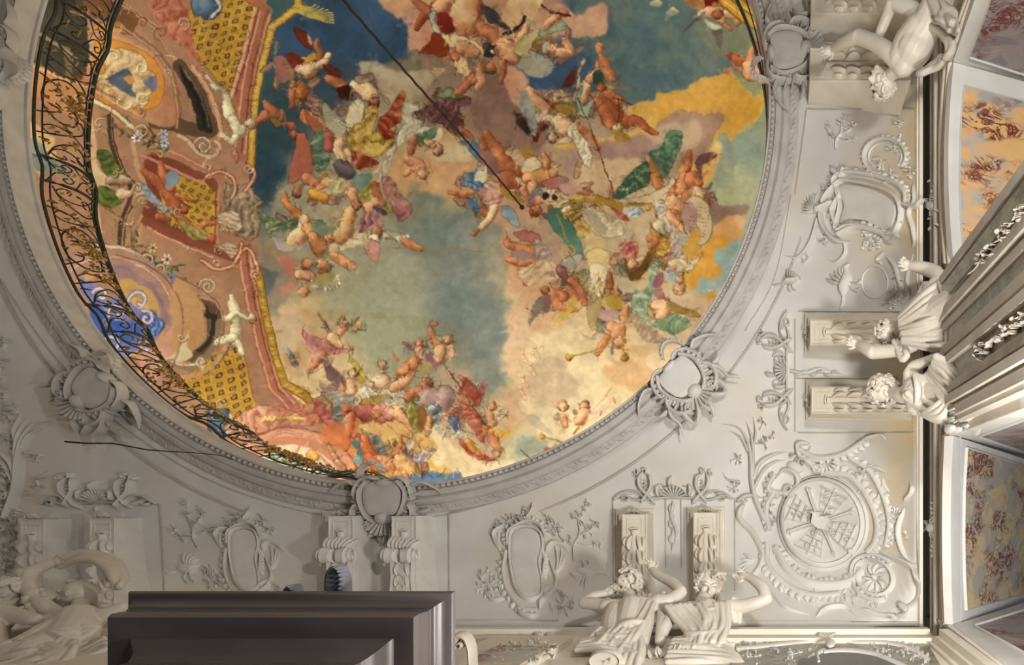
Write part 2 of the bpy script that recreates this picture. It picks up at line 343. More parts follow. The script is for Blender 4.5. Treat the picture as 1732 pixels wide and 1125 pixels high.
# -- sky clearings and cloud banks
B('3a5a86','455,60 520,20 590,-20 680,-30 690,60 660,110 600,100 560,90 500,110 450,120',3,'2b4868')
B('4c6872','1000,-40 1130,-40 1180,60 1240,110 1180,150 1120,160 1040,150 960,140 930,110 960,60',4,'63786e',al=.8)
B('35527c','860,100 930,85 990,90 1010,150 960,150 900,150 868,140',3,'3d5c80')
B('c99a72','640,-20 700,-30 740,20 760,100 700,95 685,60 690,40 655,20',4,'d9a67a',edge='b98a62')
B('c58f78','684,20 720,10 728,60 712,78 696,90 688,80 694,55 683,40',3,'d09a80')
B('8a8468','650,110 690,92 740,90 800,110 790,140 740,150 700,140 660,130',4,'6f6a55',edge='5c5648')
B('c9b994','610,105 640,102 670,118 720,120 735,135 720,160 680,170 640,160 640,130 612,124',4,'b5a88a')
B('b39a78','690,95 780,92 840,120 830,180 760,190 700,170 740,140 720,118',5,'8d7a66')
B('9b7a6a','790,120 850,110 905,170 930,230 900,260 850,240 800,215 800,160',6,'7f6358',edge='b39078')
B('d9b48c','868,-20 905,-30 920,20 880,50 850,70 850,30',4,'e0c496')
B('d2a885','930,5 960,12 985,26 1000,16 1025,10 1022,50 1010,62 985,60 950,60 915,60 900,40 912,15',3,'c0947a',edge='b58a70')
B('dcc48e','858,0 905,-5 912,15 890,40 868,55 850,45',3,'d0ae80')
B('a8a890','872,80 905,90 930,100 938,110 925,130 905,132 880,118 865,105',3,'8b8e7c',edge='c9c8b0')
B('e0b08a','840,110 880,120 895,150 900,190 880,180 855,150',4,'d09a7c')
B('dba848','1055,190 1075,175 1105,172 1112,158 1140,155 1160,150 1175,138 1205,128 1240,130 1256,150 1275,165 1292,150 1300,150 1290,190 1265,215 1245,228 1232,240 1222,225 1200,255 1185,275 1140,265 1120,240 1100,210',3,'cf9a34',edge='e6bd68')
B('ddb050','940,240 1000,236 1050,225 1085,210 1060,190 1110,200 1080,245 1020,250 960,255',3,'e2bc66')
B('b08c74','1115,205 1135,190 1165,188 1190,195 1218,192 1222,210 1205,230 1200,255 1180,275 1150,290 1120,290 1090,250 1105,225',4,'8f6f60',edge='7d6054')
B('c4a888','1090,240 1110,215 1150,205 1190,215 1180,245 1150,260 1140,300 1110,310 1090,280',5,'b39878')
B('b29284','960,265 1010,240 1060,235 1090,225 1110,250 1100,270 1040,290 1000,300 960,295',4,'a07f72')
B('d8c298','985,280 1030,270 1090,270 1080,300 1050,320 1040,340 1000,340 975,320',5,'cbb088')
B('e6c27a','1150,280 1190,262 1215,240 1218,260 1205,300 1190,320 1180,350 1165,330 1150,300',4,'e3b765')
B('a5887a','1170,330 1200,325 1215,345 1262,348 1255,365 1235,372 1225,385 1200,380 1190,360',3,'8f7468')
B('e2b98a','1200,385 1255,365 1258,395 1240,410 1215,405 1200,400',3,'d9a566')
B('d9a03a','1205,400 1235,405 1225,425 1215,420 1212,440 1222,460 1205,470 1190,462 1165,500 1150,480 1160,440 1175,420 1190,415',3,'e2ac48')
B('dba246','1185,495 1210,492 1205,510 1190,510',2,'e6b860')
B('cdb692','1120,470 1150,480 1190,500 1200,530 1180,560 1150,550 1120,520 1100,490',5,'dcc4a0')
B('dba878','690,270 740,275 800,285 835,280 830,310 790,330 740,330 700,315',6,'d8b07c')
B('e0cda0','740,240 790,245 800,262 775,275 745,270 725,255',4,'d6b98a')
B('e8c9a0','842,470 870,460 900,480 930,500 940,560 900,600 860,640 850,600 862,560 852,520 845,500',6,'e0b98c')
B('7d9488','770,360 800,330 835,370 860,470 855,560 850,640 790,640 760,560 750,440',9,'8d9f92',al=.55)
B('d6bc92','420,520 450,540 500,520 545,545 530,600 500,640 470,600 450,560',6,'cba874')
B('c79256','483,598 497,596 508,604 503,616 487,616',2,al=.8)
B('a19684','430,440 470,430 500,460 500,500 470,540 445,520',7,'8f8c80',al=.7)
B('49627c','425,455 455,450 470,465 455,490 440,500 428,480',5,al=.6)
B('eedcaf','905,560 980,570 1060,600 1110,620 1110,660 1060,700 1000,730 940,740 900,700 880,650 890,600',9,'f4e4b8',al=.7)
B('e0a868','1020,620 1070,610 1105,625 1110,645 1080,660 1040,650',6,'e6b880',al=.8)
B('c9b08c','900,620 940,600 975,640 960,680 920,690 890,670',7,'d9c09a',al=.7)
B('b5b290','870,740 915,735 925,765 900,780 872,775',5,'8fae9f')
B('e8b848','660,770 720,760 760,775 800,790 790,812 720,815 700,800 650,812',3,'f0cf74')
B('f4dfa8','705,710 740,720 780,765 830,780 870,790 830,812 770,800 730,770',5,'f8ecc4')
B('5b80b2','712,800 730,795 750,800 775,797 780,812 745,822 705,820',1.5,'6f90b8')
B('e0b462','600,700 620,660 680,670 730,690 720,720 740,760 690,790 640,760 620,730 600,725',4,'e8c47e')
B('e89458','535,712 560,690 600,690 610,720 600,780 570,760 545,735',4,'d97c48')
# crack-like brush texture over the plaster
for i in range(150):
    x,y=rng.uniform(440,1250),rng.uniform(0,780); a=rng.uniform(0,3.14); l=rng.uniform(8,30)
    line(['fff0cc','5a5a50'][i%2],[(x,y),(x+l*.5*math.cos(a)+rng.randn(),y+l*.5*math.sin(a)),(x+l*math.cos(a),y+l*math.sin(a)+rng.randn()*2)],.7,.16)
# -- painted cornice on the left: rose mouldings, gilded chequer panels, cartouches
QB='b88a68'
B(QB,'-70,-130 470,-130 452,0 424,180 420,280 436,420 445,500 470,640 520,690 560,740 600,830 300,920 -70,920',1,'a4785a',sharp=True)
B('a8603f','400,-130 470,-130 430,90 420,200 395,200 398,120',1,'b86f4c',sharp=True)
for dx,c,w in ((0,'b06a50',26),(-8,'e0aa84',3),(4,'7e3c2c',2),(10,'d99a78',5)):
    line(c,[(448+dx,20),(424+dx,110),(412+dx,200),(404+dx,260)],w,.9,False)
    line(c,[(412+dx,420),(424+dx,500),(446+dx,590),(466+dx,660),(496+dx,690)],w,.9,False)
for s in ('497,-30 505,12 460,45 442,110 430,180 424,280','436,455 446,520 462,590 482,650 516,668 545,705'):
    line('7d5618',s,15,1,False); line('c99a34',s,11,1,False); line('e6c460',s,4,.6,False)
for i in range(260):
    t=rng.rand(); 
    if i%2: x=497-60*t+rng.randn()*1; y=-20+250*t; x=np.interp(y,[0,12,45,110,180,280],[505,500,460,442,430,424])
    else: y=455+250*t; x=np.interp(y,[455,520,590,650,668,705],[436,446,462,482,516,545])
    line(['8a6220','f0d478'][i%2],[(x-4,y+rng.randn()*2),(x+4,y+rng.randn()*2)],1,.6,False)
for k in range(9): # grass tuft at the top of the gold edge
    line('d4bc4a',[(500,8+k*1.5),(525+k*3,12+k*3),(545+k*4-abs(k-4)*3,6+k*4)],2.4,.9)
# chequer fields
def chequer(poly,ux,vx,o,n,dk='3a2c22'):
    P=pt(poly); B('c8962e',poly,.5,'d8a83a',sharp=True,ol='6d3c22')
    for i in range(-n,n):
        for j in range(-n,n):
            x=o[0]+ux[0]*i+vx[0]*j; y=o[1]+ux[1]*i+vx[1]*j
            if inside(P,np.array([x]),np.array([y]))[0]:
                q=[(x+ux[0]*a+vx[0]*b,y+ux[1]*a+vx[1]*b) for a,b in ((-.27,-.25),(.27,-.25),(.27,.25),(-.27,.25))]
                B(dk if (i+j)%2 else '5a4630',q,.8,sharp=True); B('e0b850',[(x+(u-x)*.5,y+(v-y)*.5) for u,v in q],.3,sharp=True); B('5a3a1c',[(x-1.3,y),(x,y-1.3),(x+1.3,y),(x,y+1.3)],.2,sharp=True)
            x+=ux[0]/2+vx[0]/2; y+=ux[1]/2+vx[1]/2
            line('8f641c',[(x-ux[0]/2,y-ux[1]/2),(x+ux[0]/2,y+ux[1]/2)],.9,.45,False) if inside(P,np.array([x]),np.array([y]))[0] else 0
            line('8f641c',[(x-vx[0]/2,y-vx[1]/2),(x+vx[0]/2,y+vx[1]/2)],.9,.45,False) if inside(P,np.array([x]),np.array([y]))[0] else 0
chequer('318,20 365,-30 438,15 428,30 402,110 388,160 345,110 315,60',(-18,5),(-3.5,15),(360,60),9)
chequer('312,645 345,600 400,590 412,600 428,670 436,690 395,710 370,705 350,680 325,665',(-18.5,8),(3,14.5),(372,650),9)
chequer('288,330 350,300 365,330 365,410 335,398 275,365',(13,7),(-8,11),(320,350),8,'4a3a1c')
line('e6b08c','430,15 410,100 392,160',5,.9,False); line('7e3c2c','436,15 416,100 398,160',2,.9,False)
line('d99a78','436,690 400,712 375,715',5,.9,False)
# rose cartouche band along the top
B('b5654a','252,-20 300,-30 318,20 330,75 345,110 300,75 270,50 258,20',2,'c77c60',f=(40,16,'8c4432','d99c7c'))
for c in ('e2bc92','8a5a3c'):
    o=0 if c[0]=='e' else 2
    line(c,'200,0 225,18 240,30 262,45 272,62',5-o,.9); line(c,spir(272,56,14,100,1.2),3,.9); line(c,spir(240,38,10,200,1.2),3,.9)
    line(c,'272,62 285,85 300,105 320,130 345,165 365,200 372,235',4-o,.9)
# dark arch moulding (two segments) with green-black marble band
for s in ('303,112 330,150 348,190 355,222 300,212 262,205','260,505 300,512 350,520 363,545 355,585 330,605'):
    line('5f4a34',s,24,.95); 
B('4a4030','300,110 318,128 340,160 352,190 358,225 338,218 330,190 318,158',1,'2c2a24')
line('1f1e1a','306,120 326,150 340,185 346,215',4,.9); line('8d8468','312,118 333,150 347,185 353,215',1.5,.8)
line('e0aa80','325,112 350,150 368,190 374,232',6,.9); line('8f6a4c','330,110 355,150 373,190 379,230',1.5,.9)
line('3a2c22','318,512 346,520 350,532 362,536 362,556 350,582 338,592',10,.95,False); line('75695a','356,540 356,556 346,578 336,588',3,.7,False)
line('8a7660','372,545 368,580 345,608 325,622',14,.9); line('c59a72','385,540 382,585 358,620 330,635 300,640',7,.9); line('6d4c38','392,545 388,588 362,626',1.5,.9)
# orange-lit tympana
B('d9a47a','60,120 110,40 200,60 260,90 290,150 296,215 240,200 160,180 100,170',3,'b87c56',al=.9)
B('e09a3a','160,70 210,72 250,90 272,120 275,165 240,190 200,180 165,165',2,'d98e34',ol='8c5a2c')
B('d9bc88','166,80 180,90 205,82 235,90 245,100 250,115 262,125 265,145 255,158 246,180 215,182 190,172 170,160 165,130 178,118',2,'cdb07a',f=(60,14,'8d6c42','efe0b4'),ol='6d4a2a')
B('3c4658','180,132 200,120 215,118 228,130 224,150 232,162 215,160 198,148',1.5,'57657a',ol='c9ae78'); B('d0924c','212,130 226,128 230,138 218,142',1)
B('4b4a6c','243,135 262,128 268,143 262,155 250,148',1,'7c80a0')
for s in (spir(190,96,16,180,.8),spir(238,112,12,300,1.0),spir(240,165,12,40,1.0),spir(205,170,18,10,.6)): line('f0e2b8',s,3,.9); line('7d5c38',[(x+2,y+2) for x,y in s],1.2,.7)
# dark recess, upper left, seen behind the railing
B('3a362a','26,-40 130,-40 145,20 150,110 128,140 100,128 60,105 28,90',2,'4a4636')
line('b89a70','30,40 75,62 120,92',7,.7,False); line('8d7850','45,0 60,60 64,110',10,.6,False); line('9a8058','112,85 118,130',12,.6,False)
B('c9905e','28,95 60,112 110,135 150,155 170,190 150,210 100,190 60,165 30,160',2,'b9804f'); line('e6b888','28,98 80,122 150,150 200,178 240,195',3,.8); line('7b4c30','28,92 80,116 150,145 205,172',2,.8)
B('8a5a34','146,-10 190,0 230,30 215,60 170,40 148,20',2,'6d4a30'); B('d99a44','165,42 200,38 212,52 190,56 165,52',1.5)
# window glow low left
B('e8c888','30,200 55,208 85,225 95,260 70,290 45,270 36,240',3,'d9b070'); B('7d8f84','42,240 58,232 72,245 85,262 110,282 118,300 90,292 60,285 46,262',1.5,'a5b4a4'); line('3a3428','42,258 72,268 110,288',1.5)
# shaft with green shells
line('a8845c','172,190 178,250 190,330 200,400 198,420',26,.9); line('e0b48a','152,200 158,260 160,330 172,420',10,.9); 
line('46382c','184,196 188,240 205,290 222,320 218,345 204,380 202,420',7,.95); line('2c221c','190,200 194,240 210,285 228,312',2,.9); line('2c221c','224,350 212,380 210,420',2,.9)
line('caa078','225,240 232,280 250,330 262,350 240,370 232,410',8,.9); line('8f6c4e','240,350 248,362 228,392 226,420',3,.9)
B('d9c294','158,270 170,290 185,300 190,315 175,330 158,325',1.5,'cdb184')
for s in ('163,258 180,256 195,272 210,290 214,304 200,310 185,300 172,282','160,325 172,318 195,325 212,335 200,345 180,348 165,340'):
    B('4f6a26',s,1,'6c8834',f=(75,9,'2c3c14','7c9a3c'),ol='2c2c14')
L('9a8468','188,308,9 200,310,7'); L('b59c7c','208,305,8 218,306,7'); L('b59c7c','208,325,8 220,326,7')
for s in (spir(232,318,10,90,1.3),spir(240,338,12,200,1.4)): line('d9c29a',s,3.2,.95); line('5a4632',[(x+1.5,y+2) for x,y in s],1.2,.8)
# centre panel: two tumbling figures before a lattice
B('8c4a34','250,262 340,290 370,318 366,412 300,395 245,372 248,330',1,'7a3a28',al=.9)
chequer('275,330 300,296 345,306 364,325 364,410 320,395 268,372',(13,7),(-8,11),(320,350),8,'4a3a1c')
for s,c,w in (('244,236 300,262 360,290 380,310','b5765a',12),('244,236 300,262 360,290','e2a888',2),('246,376 300,400 365,425 400,440','8f4a36',14),('248,384 300,410 360,436','e0a888',3),('240,262 300,290 345,312','d09070',5),('370,318 368,410','c58a6a',5)): line(c,s,w,.95)
L('a85a34','240,288,5 262,305,8 282,325,10 297,345,9 302,358,6'); L('a85a34','272,275,4 280,300,7 290,318,9'); L('b8683c','300,330,5 318,336,3'); head(310,352,8,'5a2c18','b8683c',60)
L('b06438','290,355,5 306,372,7 325,392,8 335,398,6'); L('b8683c','335,392,7 345,380,5 362,378,4'); L('c4683c','345,400,9 358,405,8'); L('a85a34','268,368,7 284,372,6')
B('6f8cab','235,308 252,322 275,345 292,362 280,362 262,350 245,330',1.5,'a9b8c0',f=(130,8,'40587c','d0d8d8')); B('7f98ac','285,290 300,295 302,308 285,318 278,310',1.5)
B('9a8a4c','300,372 330,385 350,395 345,410 320,400',2,f=(120,7,'5a4c20','d0bc68'))
# lion mask and right-hand scrolls
B('a08a6c','375,310 395,318 412,312 428,320 438,340 440,375 432,400 415,405 395,390 378,385 370,370 385,350',3,'6b5644',f=(20,9,'4a382c','d0bc98'),ol='5a3a2c')
B('d9c8a4','370,365 392,358 405,368 408,385 392,392 376,385',2,'b89c78',f=(100,6,'6d5440','efe2c0'))
for s,w in (('348,298 372,290 392,300 398,320 392,335',5),('415,322 428,305 430,288 418,280',5),('405,430 418,420 432,440 436,460 428,468',5),('340,440 365,455 390,452 405,430 408,412',5)):
    line('7c3c2c',s,w+3,.8); line('d99c74',s,w,.95); line('f2c8a0',s,1.4,.8)
for s in (spir(420,284,10,0,1.2),spir(352,298,5,0,1.1),spir(432,462,7,90,1.2),spir(368,448,8,200,.8)): line('f0c49c',s,2.6,.95); line('7c3c2c',[(x+1,y+1.5) for x,y in s],1,.8)
B('c4a888','372,415 392,412 400,425 392,440 385,435 378,425',2,f=(90,6,'6d5440','e8d8b4'))
# flower garlands
for (x0,y0,x1,y1,n) in ((205,215,285,255,26),(222,410,300,470,30),(288,465,322,480,12)):
    for i in range(n):
        t=i/n; x=x0+(x1-x0)*t+rng.randn()*7; y=y0+(y1-y0)*t+rng.randn()*7
        L(['52663c','6b7c4a','8c4a2c','3f5436'][i%4],[(x,y,3.2),(x+rng.randn()*7,y+rng.randn()*5,1.4)],dk='2c3420',ol=False)
for x,y,c in ((232,232,'c8cdd8'),(275,228,'c8cdd8'),(278,242,'b8c0d4'),(258,420,'dcbc68'),(282,440,'e0c0a8'),(290,470,'6c86a4')):
    for k in range(6): L(c,[(x,y,2),(x+7*math.cos(k*1.05),y+7*math.sin(k*1.05),3)],dk='6a6470',ol=False)
    L('4a4458',[(x,y,2),(x+.5,y,2)])
for s,c in (('150,165 190,188 220,212 235,226','dcc69c'),('160,416 200,418 235,432 250,445','cdbc94'),('205,440 240,452 262,462','d0ae84')):
    line('6a5034',s,10,.8); line(c,s,7,.95); line('f2e4c0',s,2,.7)
for s in (spir(240,222,13,180,1.2),spir(250,440,12,180,1.2),spir(272,456,9,200,1.2),spir(344,248,18,150,1.5),spir(352,485,15,180,1.6)): line('6a5640',s,5,.8); line('d9c49c',s,3,.95)
line('d9bc94','302,228 320,240 330,256 350,266 366,262 372,246 366,238',5,.9); line('6a5640','305,224 325,238 340,262',1.5,.8)
# violet arch ring and blue cartouche
for rx,ry,w,c in ((112,120,30,'b08878'),(112,120,2,'e0b8a0'),(88,96,12,'c99a5c')):
    q=[(185+rx*math.cos(a),555+ry*math.sin(a)) for a in np.linspace(-2.2,1.2,24)]; line(c,q,w,.9)
B('8f7488','175,440 205,448 245,470 275,510 285,545 262,540 240,500 205,470 175,462',3,'a08490',al=.8)
B('c9a05c','200,480 235,482 262,505 270,545 258,590 225,600 190,595',2,'d4aa58')
B('5c6cb8','130,470 160,480 175,510 200,500 240,520 262,530 272,545 262,575 230,592 200,610 160,570 150,520',3,'8c8cc4')
B('3c62c4','150,520 175,525 200,545 235,555 232,575 200,575 165,560',2,'2c50b0'); B('3c5cb4','245,530 268,535 278,548 270,562 250,566',1,'7c98e0',f=(0,5,'24409c','c8d8f4'),ol='303468')
for s in (spir(236,510,20,180,.8),spir(246,538,14,250,1.1),spir(244,580,14,20,1.1),spir(200,530,18,160,.9),spir(190,585,20,190,.8),spir(170,500,14,200,.9)): line('46406c',s,8,.7); line('b4aac8',s,5.5,.95); line('e4e0ec',s,1.6,.8)
B('d09a88','232,600 262,590 285,560 292,540 300,565 285,620 262,640 240,625',2,'c48a74'); B('c99a68','300,470 340,510 345,560 325,600 290,620 292,560 288,510',3,'b98a58')
L('d8cca0','392,500,4 395,520,8 400,550,10 398,580,8',dk='6a5c40'); L('d8cca0','398,530,5 385,540,5 378,536,3',dk='6a5c40'); L('d8cca0','402,530,5 418,540,4',dk='6a5c40'); L('d8cca0','396,572,7 380,575,6 370,578,5',dk='6a5c40'); L('d8cca0','402,580,6 410,598,4',dk='6a5c40'); head(424,538,8,'8f8460','d8cca0',0)
L('d0c49a','350,128,3 362,145,5 380,160,6 385,180,7 392,205,9',dk='5a4c34'); L('d0c49a','395,205,8 405,225,9 412,215,6',dk='5a4c34'); L('d0c49a','400,232,6 390,240,5 376,226,3',dk='5a4c34'); head(422,208,9,'a89c70','d0c49a',0)
B('dcd0a8','290,600 310,580 322,560 318,585 330,600 310,612 285,615 262,620',2,'c9b888')
line('8f7658','285,612 310,622 335,620 345,605',9,.9); line('e0c8a0','285,610 310,618 335,615',3,.9); line('d9c49c',spir(340,612,9,60,1.3),3,.9)
for s_,w_ in (('165,30 215,50 262,85 292,130 302,180 300,215',9),('120,20 180,38 225,62',6),('175,350 215,380 222,420',6),('300,470 340,490 372,520 378,555 360,600 325,630',4),('196,432 250,450 300,500 308,560 290,620 262,650',5),('395,250 402,262 398,275',6)):
    line('7a5138',s_,w_,.55); line('e0b48a',[(x-1.5,y+1) for x,y in crom(pt(s_),False,4)],w_*.35,.6)
for k in range(34):
    x,y=rng.uniform(60,400),rng.uniform(20,690); r_=rng.uniform(5,13); q=spir(x,y,r_,rng.uniform(0,360),rng.uniform(.5,1.2),1 if k%2 else -1)
    line('5e4330',[(a+1.2,b+1.5) for a,b in q],2.6,.55); line(['d8bc90','e8d0a8','c89a74'][k%3],q,1.8,.8)
# blue globes, lower pavilion, rose arch
for x,y,r in ((352,8,22),(378,714,20)):
    L('4c6684',[(x-5,y,r),(x+2,y+4,r*.9)],dk='1c2c3c'); line('dfe4dc',[(x+r*.5,y-r*.6),(x+r*.9,y+r*.2),(x+r*.3,y+r*.9)],5,.8); line('c8963a',spir(x,y,r+6,-60,.55,1,1.),4,.7)
B('c87c60','430,690 470,690 510,700 530,715 480,720 430,735 400,730 380,722',2,'d99c78',f=(15,10,'8c4838','eec0a0'),ol='7c3c2c')
for w,c,r in ((26,'d48a64',100),(12,'e2a480',112),(3,'f4ccae',88),(2,'8c4838',122)):
    q=[(492+r*1.0*math.cos(a),835+r*.92*math.sin(a)) for a in np.linspace(-3.0,.05,26)]; line(c,q,w,.95)
B('f0dcb8','430,790 450,760 490,750 530,765 565,800 580,830 440,830 420,815',1.5,'e8d0a4'); B('bfd0b0','450,775 480,765 500,770 520,800 540,830 460,825',2,'a8c4ac')
L('e0a848','528,770,8 534,773,8'); line('d49070','512,750 500,768',3); line('d49070','552,785 528,798',3)
for i in range(60):
    t=rng.rand(); x=458+95*t+rng.randn()*5; y=775+45*t+rng.randn()*6
    L(['6f9a5c','8fb070','4c7c48','c87060'][i%4],[(x,y,2.4),(x+rng.randn()*6,y-abs(rng.randn()*5),1)],dk='3c5030',ol=False)
for k in range(14): x=548+k*4; y=745+k*6; L(['c89468','b07c54'][k%2],[(x,y,5),(x+3,y+3,4)],dk='6a3c24')
for s in ('396,735 420,745 450,742 480,730 510,735','400,752 430,765 455,760'): line('8c4838',s,5,.7); line('e6a882',s,3,.95)
# beading along the lower edge of the rose frame
for k in range(12): L('d0aa5c',[(446+k*8,707+abs(k-6)*.8,4),(450+k*8,708,3.5)],dk='6a4420')
B('c97c5a','492,685 510,680 530,690 540,710 525,715 510,700',2,f=(70,8,'8c4838','eebc98'))
SK,SR,SPL,DK='c8946a','a8643f','e6c090','6b2f18'

# loose warm drapery and cloud shadow filling the crowded zones beneath the figures
PAL=[('b98d5c','6a4424','e6cc98'),('a8604c','5c2820','d8a48c'),('c8b48c','8a7454','efe2c0'),('8a7468','4c3a38','b8a494'),('a89454','5c4c20','dccc88'),('7c8c74','40503c','b4c0a0'),('c49878','7c5038','ecc8a4'),('98705c','543428','c8a488')]
for path,wd,n in (('470,120 540,190 600,230 680,220 740,190 770,160',38,46),('740,30 790,70 850,60 920,70 950,80',34,34),('910,190 960,200 1020,160 1060,200',30,22),('820,250 870,300 930,310 1000,330 1080,350 1150,340 1190,330',36,52),('900,440 960,490 1010,470 1060,430 1110,440 1150,450',38,56),('480,400 540,390 600,400 640,350 560,320 520,300',34,36),('560,680 620,680 700,690 780,710 830,740',36,46),('610,760 660,780 700,780',24,18),('1010,540 1070,530 1120,530',26,18),('790,320 830,350',22,8)):
    Q=crom(pt(path),False,12)
    for k in range(n):
        x,y=Q[rng.randint(len(Q))]+rng.randn(2)*wd*.45; a=rng.uniform(0,3.14); l,w_=rng.uniform(9,20),rng.uniform(4,9); c,d,e=PAL[rng.randint(len(PAL))]
        B(c,[(x+l*math.cos(a)*u-w_*math.sin(a)*v,y+l*math.sin(a)*u+w_*math.cos(a)*v) for u,v in ((-1,.1),(-.4,.9),(.5,.7),(1,-.2),(.3,-.9),(-.5,-.6))],2,f=(math.degrees(a)+90,rng.uniform(6,11),d,e),al=.8,ol=d)
# -- upper left group
B('7a2c18','496,48 508,50 520,62 526,85 515,80 505,66',1.5,'5c2014',ol='3a1a10'); B('d9a27a','518,55 526,70 524,80 519,68',.8)
L(SR,'537,66,4 535,78,5 541,92,5 540,100,5'); B('c9a13c','497,92 515,96 528,90 534,100 520,106 505,104',1.5,'e6cc70',ol='6a3c18')
B('6d2414','485,93 500,90 515,100 505,112 500,126 492,118 490,105',2,'8a3a20'); L(SPL,'508,118,10 520,120,12 530,114,9'); L(SPL,'538,112,6 550,104,5 556,94,4'); L('5c2014','548,112,4 562,118,6 574,128,6')
head(508,152,13,'a8642c','b87038',80); wing('39484c','468,150 490,140 478,150 470,156','5c6a68'); L(SR,'497,140,5 494,165,5 492,180,4')
B('b4776a','460,100 476,96 492,108 490,130 480,140 468,125',2,'8d6458'); 
L(SR,'448,172,4 458,185,7 470,195,8'); L(SR,'436,205,5 448,195,7'); L('d08a5c','476,188,5 478,198,5'); B('8a6c34','456,196 465,198 478,208 496,202 466,216',.6,sharp=True,ol='3a2410')
head(497,225,8,'7d4424','b87448',90); L(SR,'480,208,5 495,214,6'); L('c07848','515,195,8 530,205,9 545,212,8')
L(SR,'556,132,6 570,140,7 588,152,9'); B('3a1a14','570,150 588,145 600,160 590,172 575,166',1.5)
L(SPL,'602,145,9 618,150,12 628,160,10'); head(632,172,8,'4a2414','b87448',30); B('efe4c8','600,130 614,128 628,122 634,130 620,138 606,142',1.5,'5a3a34',ol='3a2018'); wing('d9c8a0','628,130 650,168 660,172 640,150','8d7a60')
B('ded0a8','590,185 606,170 618,178 612,200 604,222 592,230 588,210',2,'efe2c0'); line('a07830','596,150 588,192',2.5,1,False); line('a07830','588,192 570,180',2.5,1,False)
B('b9b898','545,175 560,182 572,195 585,210 585,225 572,232 558,222 548,200',1.5,'8f9078',ol='6a6450')
for k in range(6): line('4a4a38',[(552+k*4,190+k*5),(562+k*4,186+k*5)],.9,.7,False)
B('a8583c','515,190 530,195 545,210 565,230 560,255 548,240 530,220',2,'c07050',ol='6a2c18'); L('9c5040','556,232,10 558,248,9')
B('6fa070','524,245 544,218 547,235 545,250 556,262 552,285 535,290 530,270',1.5,'4f8458',f=(70,12,'2f5c3c','c8dcb0'),ol='2c4430')
B('c27258','503,225 515,225 524,245 530,270 528,290 492,312 486,312 495,265',1,'b0624a',sharp=True,ol='5a2418')
B('cfae4a','588,235 598,215 612,205 622,182 636,178 637,200 632,225 652,215 665,222 660,245 640,262 615,262 600,255',2,'a87c28',f=(60,15,'4a2c14','eedc90'),ol='5a3414')
B('9c3a20','640,205 655,190 672,165 684,155 686,165 680,185 676,205 660,215 668,228 650,235',1.5,'c46c44',f=(125,9,'6a1c10','e0a07c'),ol='5a1c10')
B('8f3c24','590,255 615,258 640,275 625,280 605,290 592,280',1.5,'b0583c',f=(20,9,'5a1c14','e6b090')); B('ecd8a8','578,262 590,250 600,285 625,290 650,270 655,275 620,300 590,295',1.5,'d9bc88')
L(SPL,'575,235,6 572,255,7 582,275,6'); L('5a5054','575,280,12 590,292,10',dk='2c2430')
B('d2ccb0','685,175 705,180 712,205 708,220 690,240 668,250 660,290 640,300 655,260 672,235 680,205',2,'b0ae94',f=(15,12,'7c8070','efe8cc'),ol='8a8468')
B('7d5450','700,190 720,180 735,160 745,150 762,168 790,165 796,175 780,185 785,210 778,230 765,225 745,210 725,205 705,198',2,'5f3c3c',f=(40,14,'3c2024','b08880'),ol='3a2020')
B('5f8f50','740,160 760,152 775,158 785,165 765,166 745,164',1,'88b070',ol='2c4424'); L(SR,'775,158,6 790,142,7 800,130,5'); L(SR,'800,140,5 815,125,6 812,112,4'); L(SR,'780,222,5 792,228,5 800,234,3')
B('d9d2b0','705,215 740,215 750,225 735,240 715,235',1.5,'efe8cc'); B('4a8450','700,232 718,222 740,218 728,235 708,245',1.5,'a8c8a0',ol='2c4c30')
L(SR,'702,232,5 696,250,5 694,262,4'); head(740,248,9,'7a5a38','e0b084',70); L(SPL,'720,240,6 732,246,6'); L('d89468','690,270,7 705,275,8 715,282,6'); head(716,292,8,'c08a4c','d8a078',80); L('d08c60','700,285,5 686,295,4')
# -- top centre group
L(SR,'770,-5,14 790,15,22 800,40,16'); B('e0b888','755,-20 805,-20 806,20 795,50 780,52 765,35 760,15',2,'c08050'); L('8a3c20','735,15,9 715,30,7 705,48,5'); L(SK,'760,0,12 740,15,9')
B('8fa0a4','728,25 738,20 736,35 745,50 770,62 800,58 812,55 790,62 760,60 735,50',1.2,'d8d4b4',ol='4a4a50'); B('8a2c1c','742,25 755,22 765,38 770,52 755,55 742,42',1.5,'6a1c14')
B('b05028','735,52 748,60 758,75 755,95 745,97 730,90 708,92 725,75',1.5,'8a3418',ol='5a2010'); B('cfc08c','748,58 765,58 790,62 812,75 818,92 800,85 775,78 760,80',1.5,'ead8a8',ol='6a5030')
L(SK,'770,92,9 785,82,12 805,90,8'); L(SPL,'772,95,6 782,112,8 790,124,6'); L('c07850','765,88,6 772,98,6'); B('6a5c28','800,40 825,45 840,62 838,70 820,64 805,55',1.5,'8a7438'); L(SR,'815,45,10 835,62,9 842,70,6')
L('2c2c24','825,80,11 828,84,10',dk='101010'); L('c8c0a0','832,88,3 834,90,2'); L(SR,'845,85,8 855,75,9'); head(832,112,9,'5c7444','a86438',100); L(SR,'850,105,6 850,125,5 846,140,4'); L(SK,'810,120,6 815,135,7 808,150,5')
L(SR,'700,0,6 722,18,7'); B('a4642c','812,10 840,20 850,35 870,52 850,48 825,35',2,'3c3a3c')
L(SK,'850,75,12 862,88,14 868,98,10'); L(SK,'878,70,8 888,55,6 892,42,4'); line('241c18','852,58 870,52 884,38 888,28',6,.9); B('cfc48c','882,65 900,55 910,50 905,70 890,85 895,98 878,98 870,90',1.5,'7c7440',ol='4a4420')
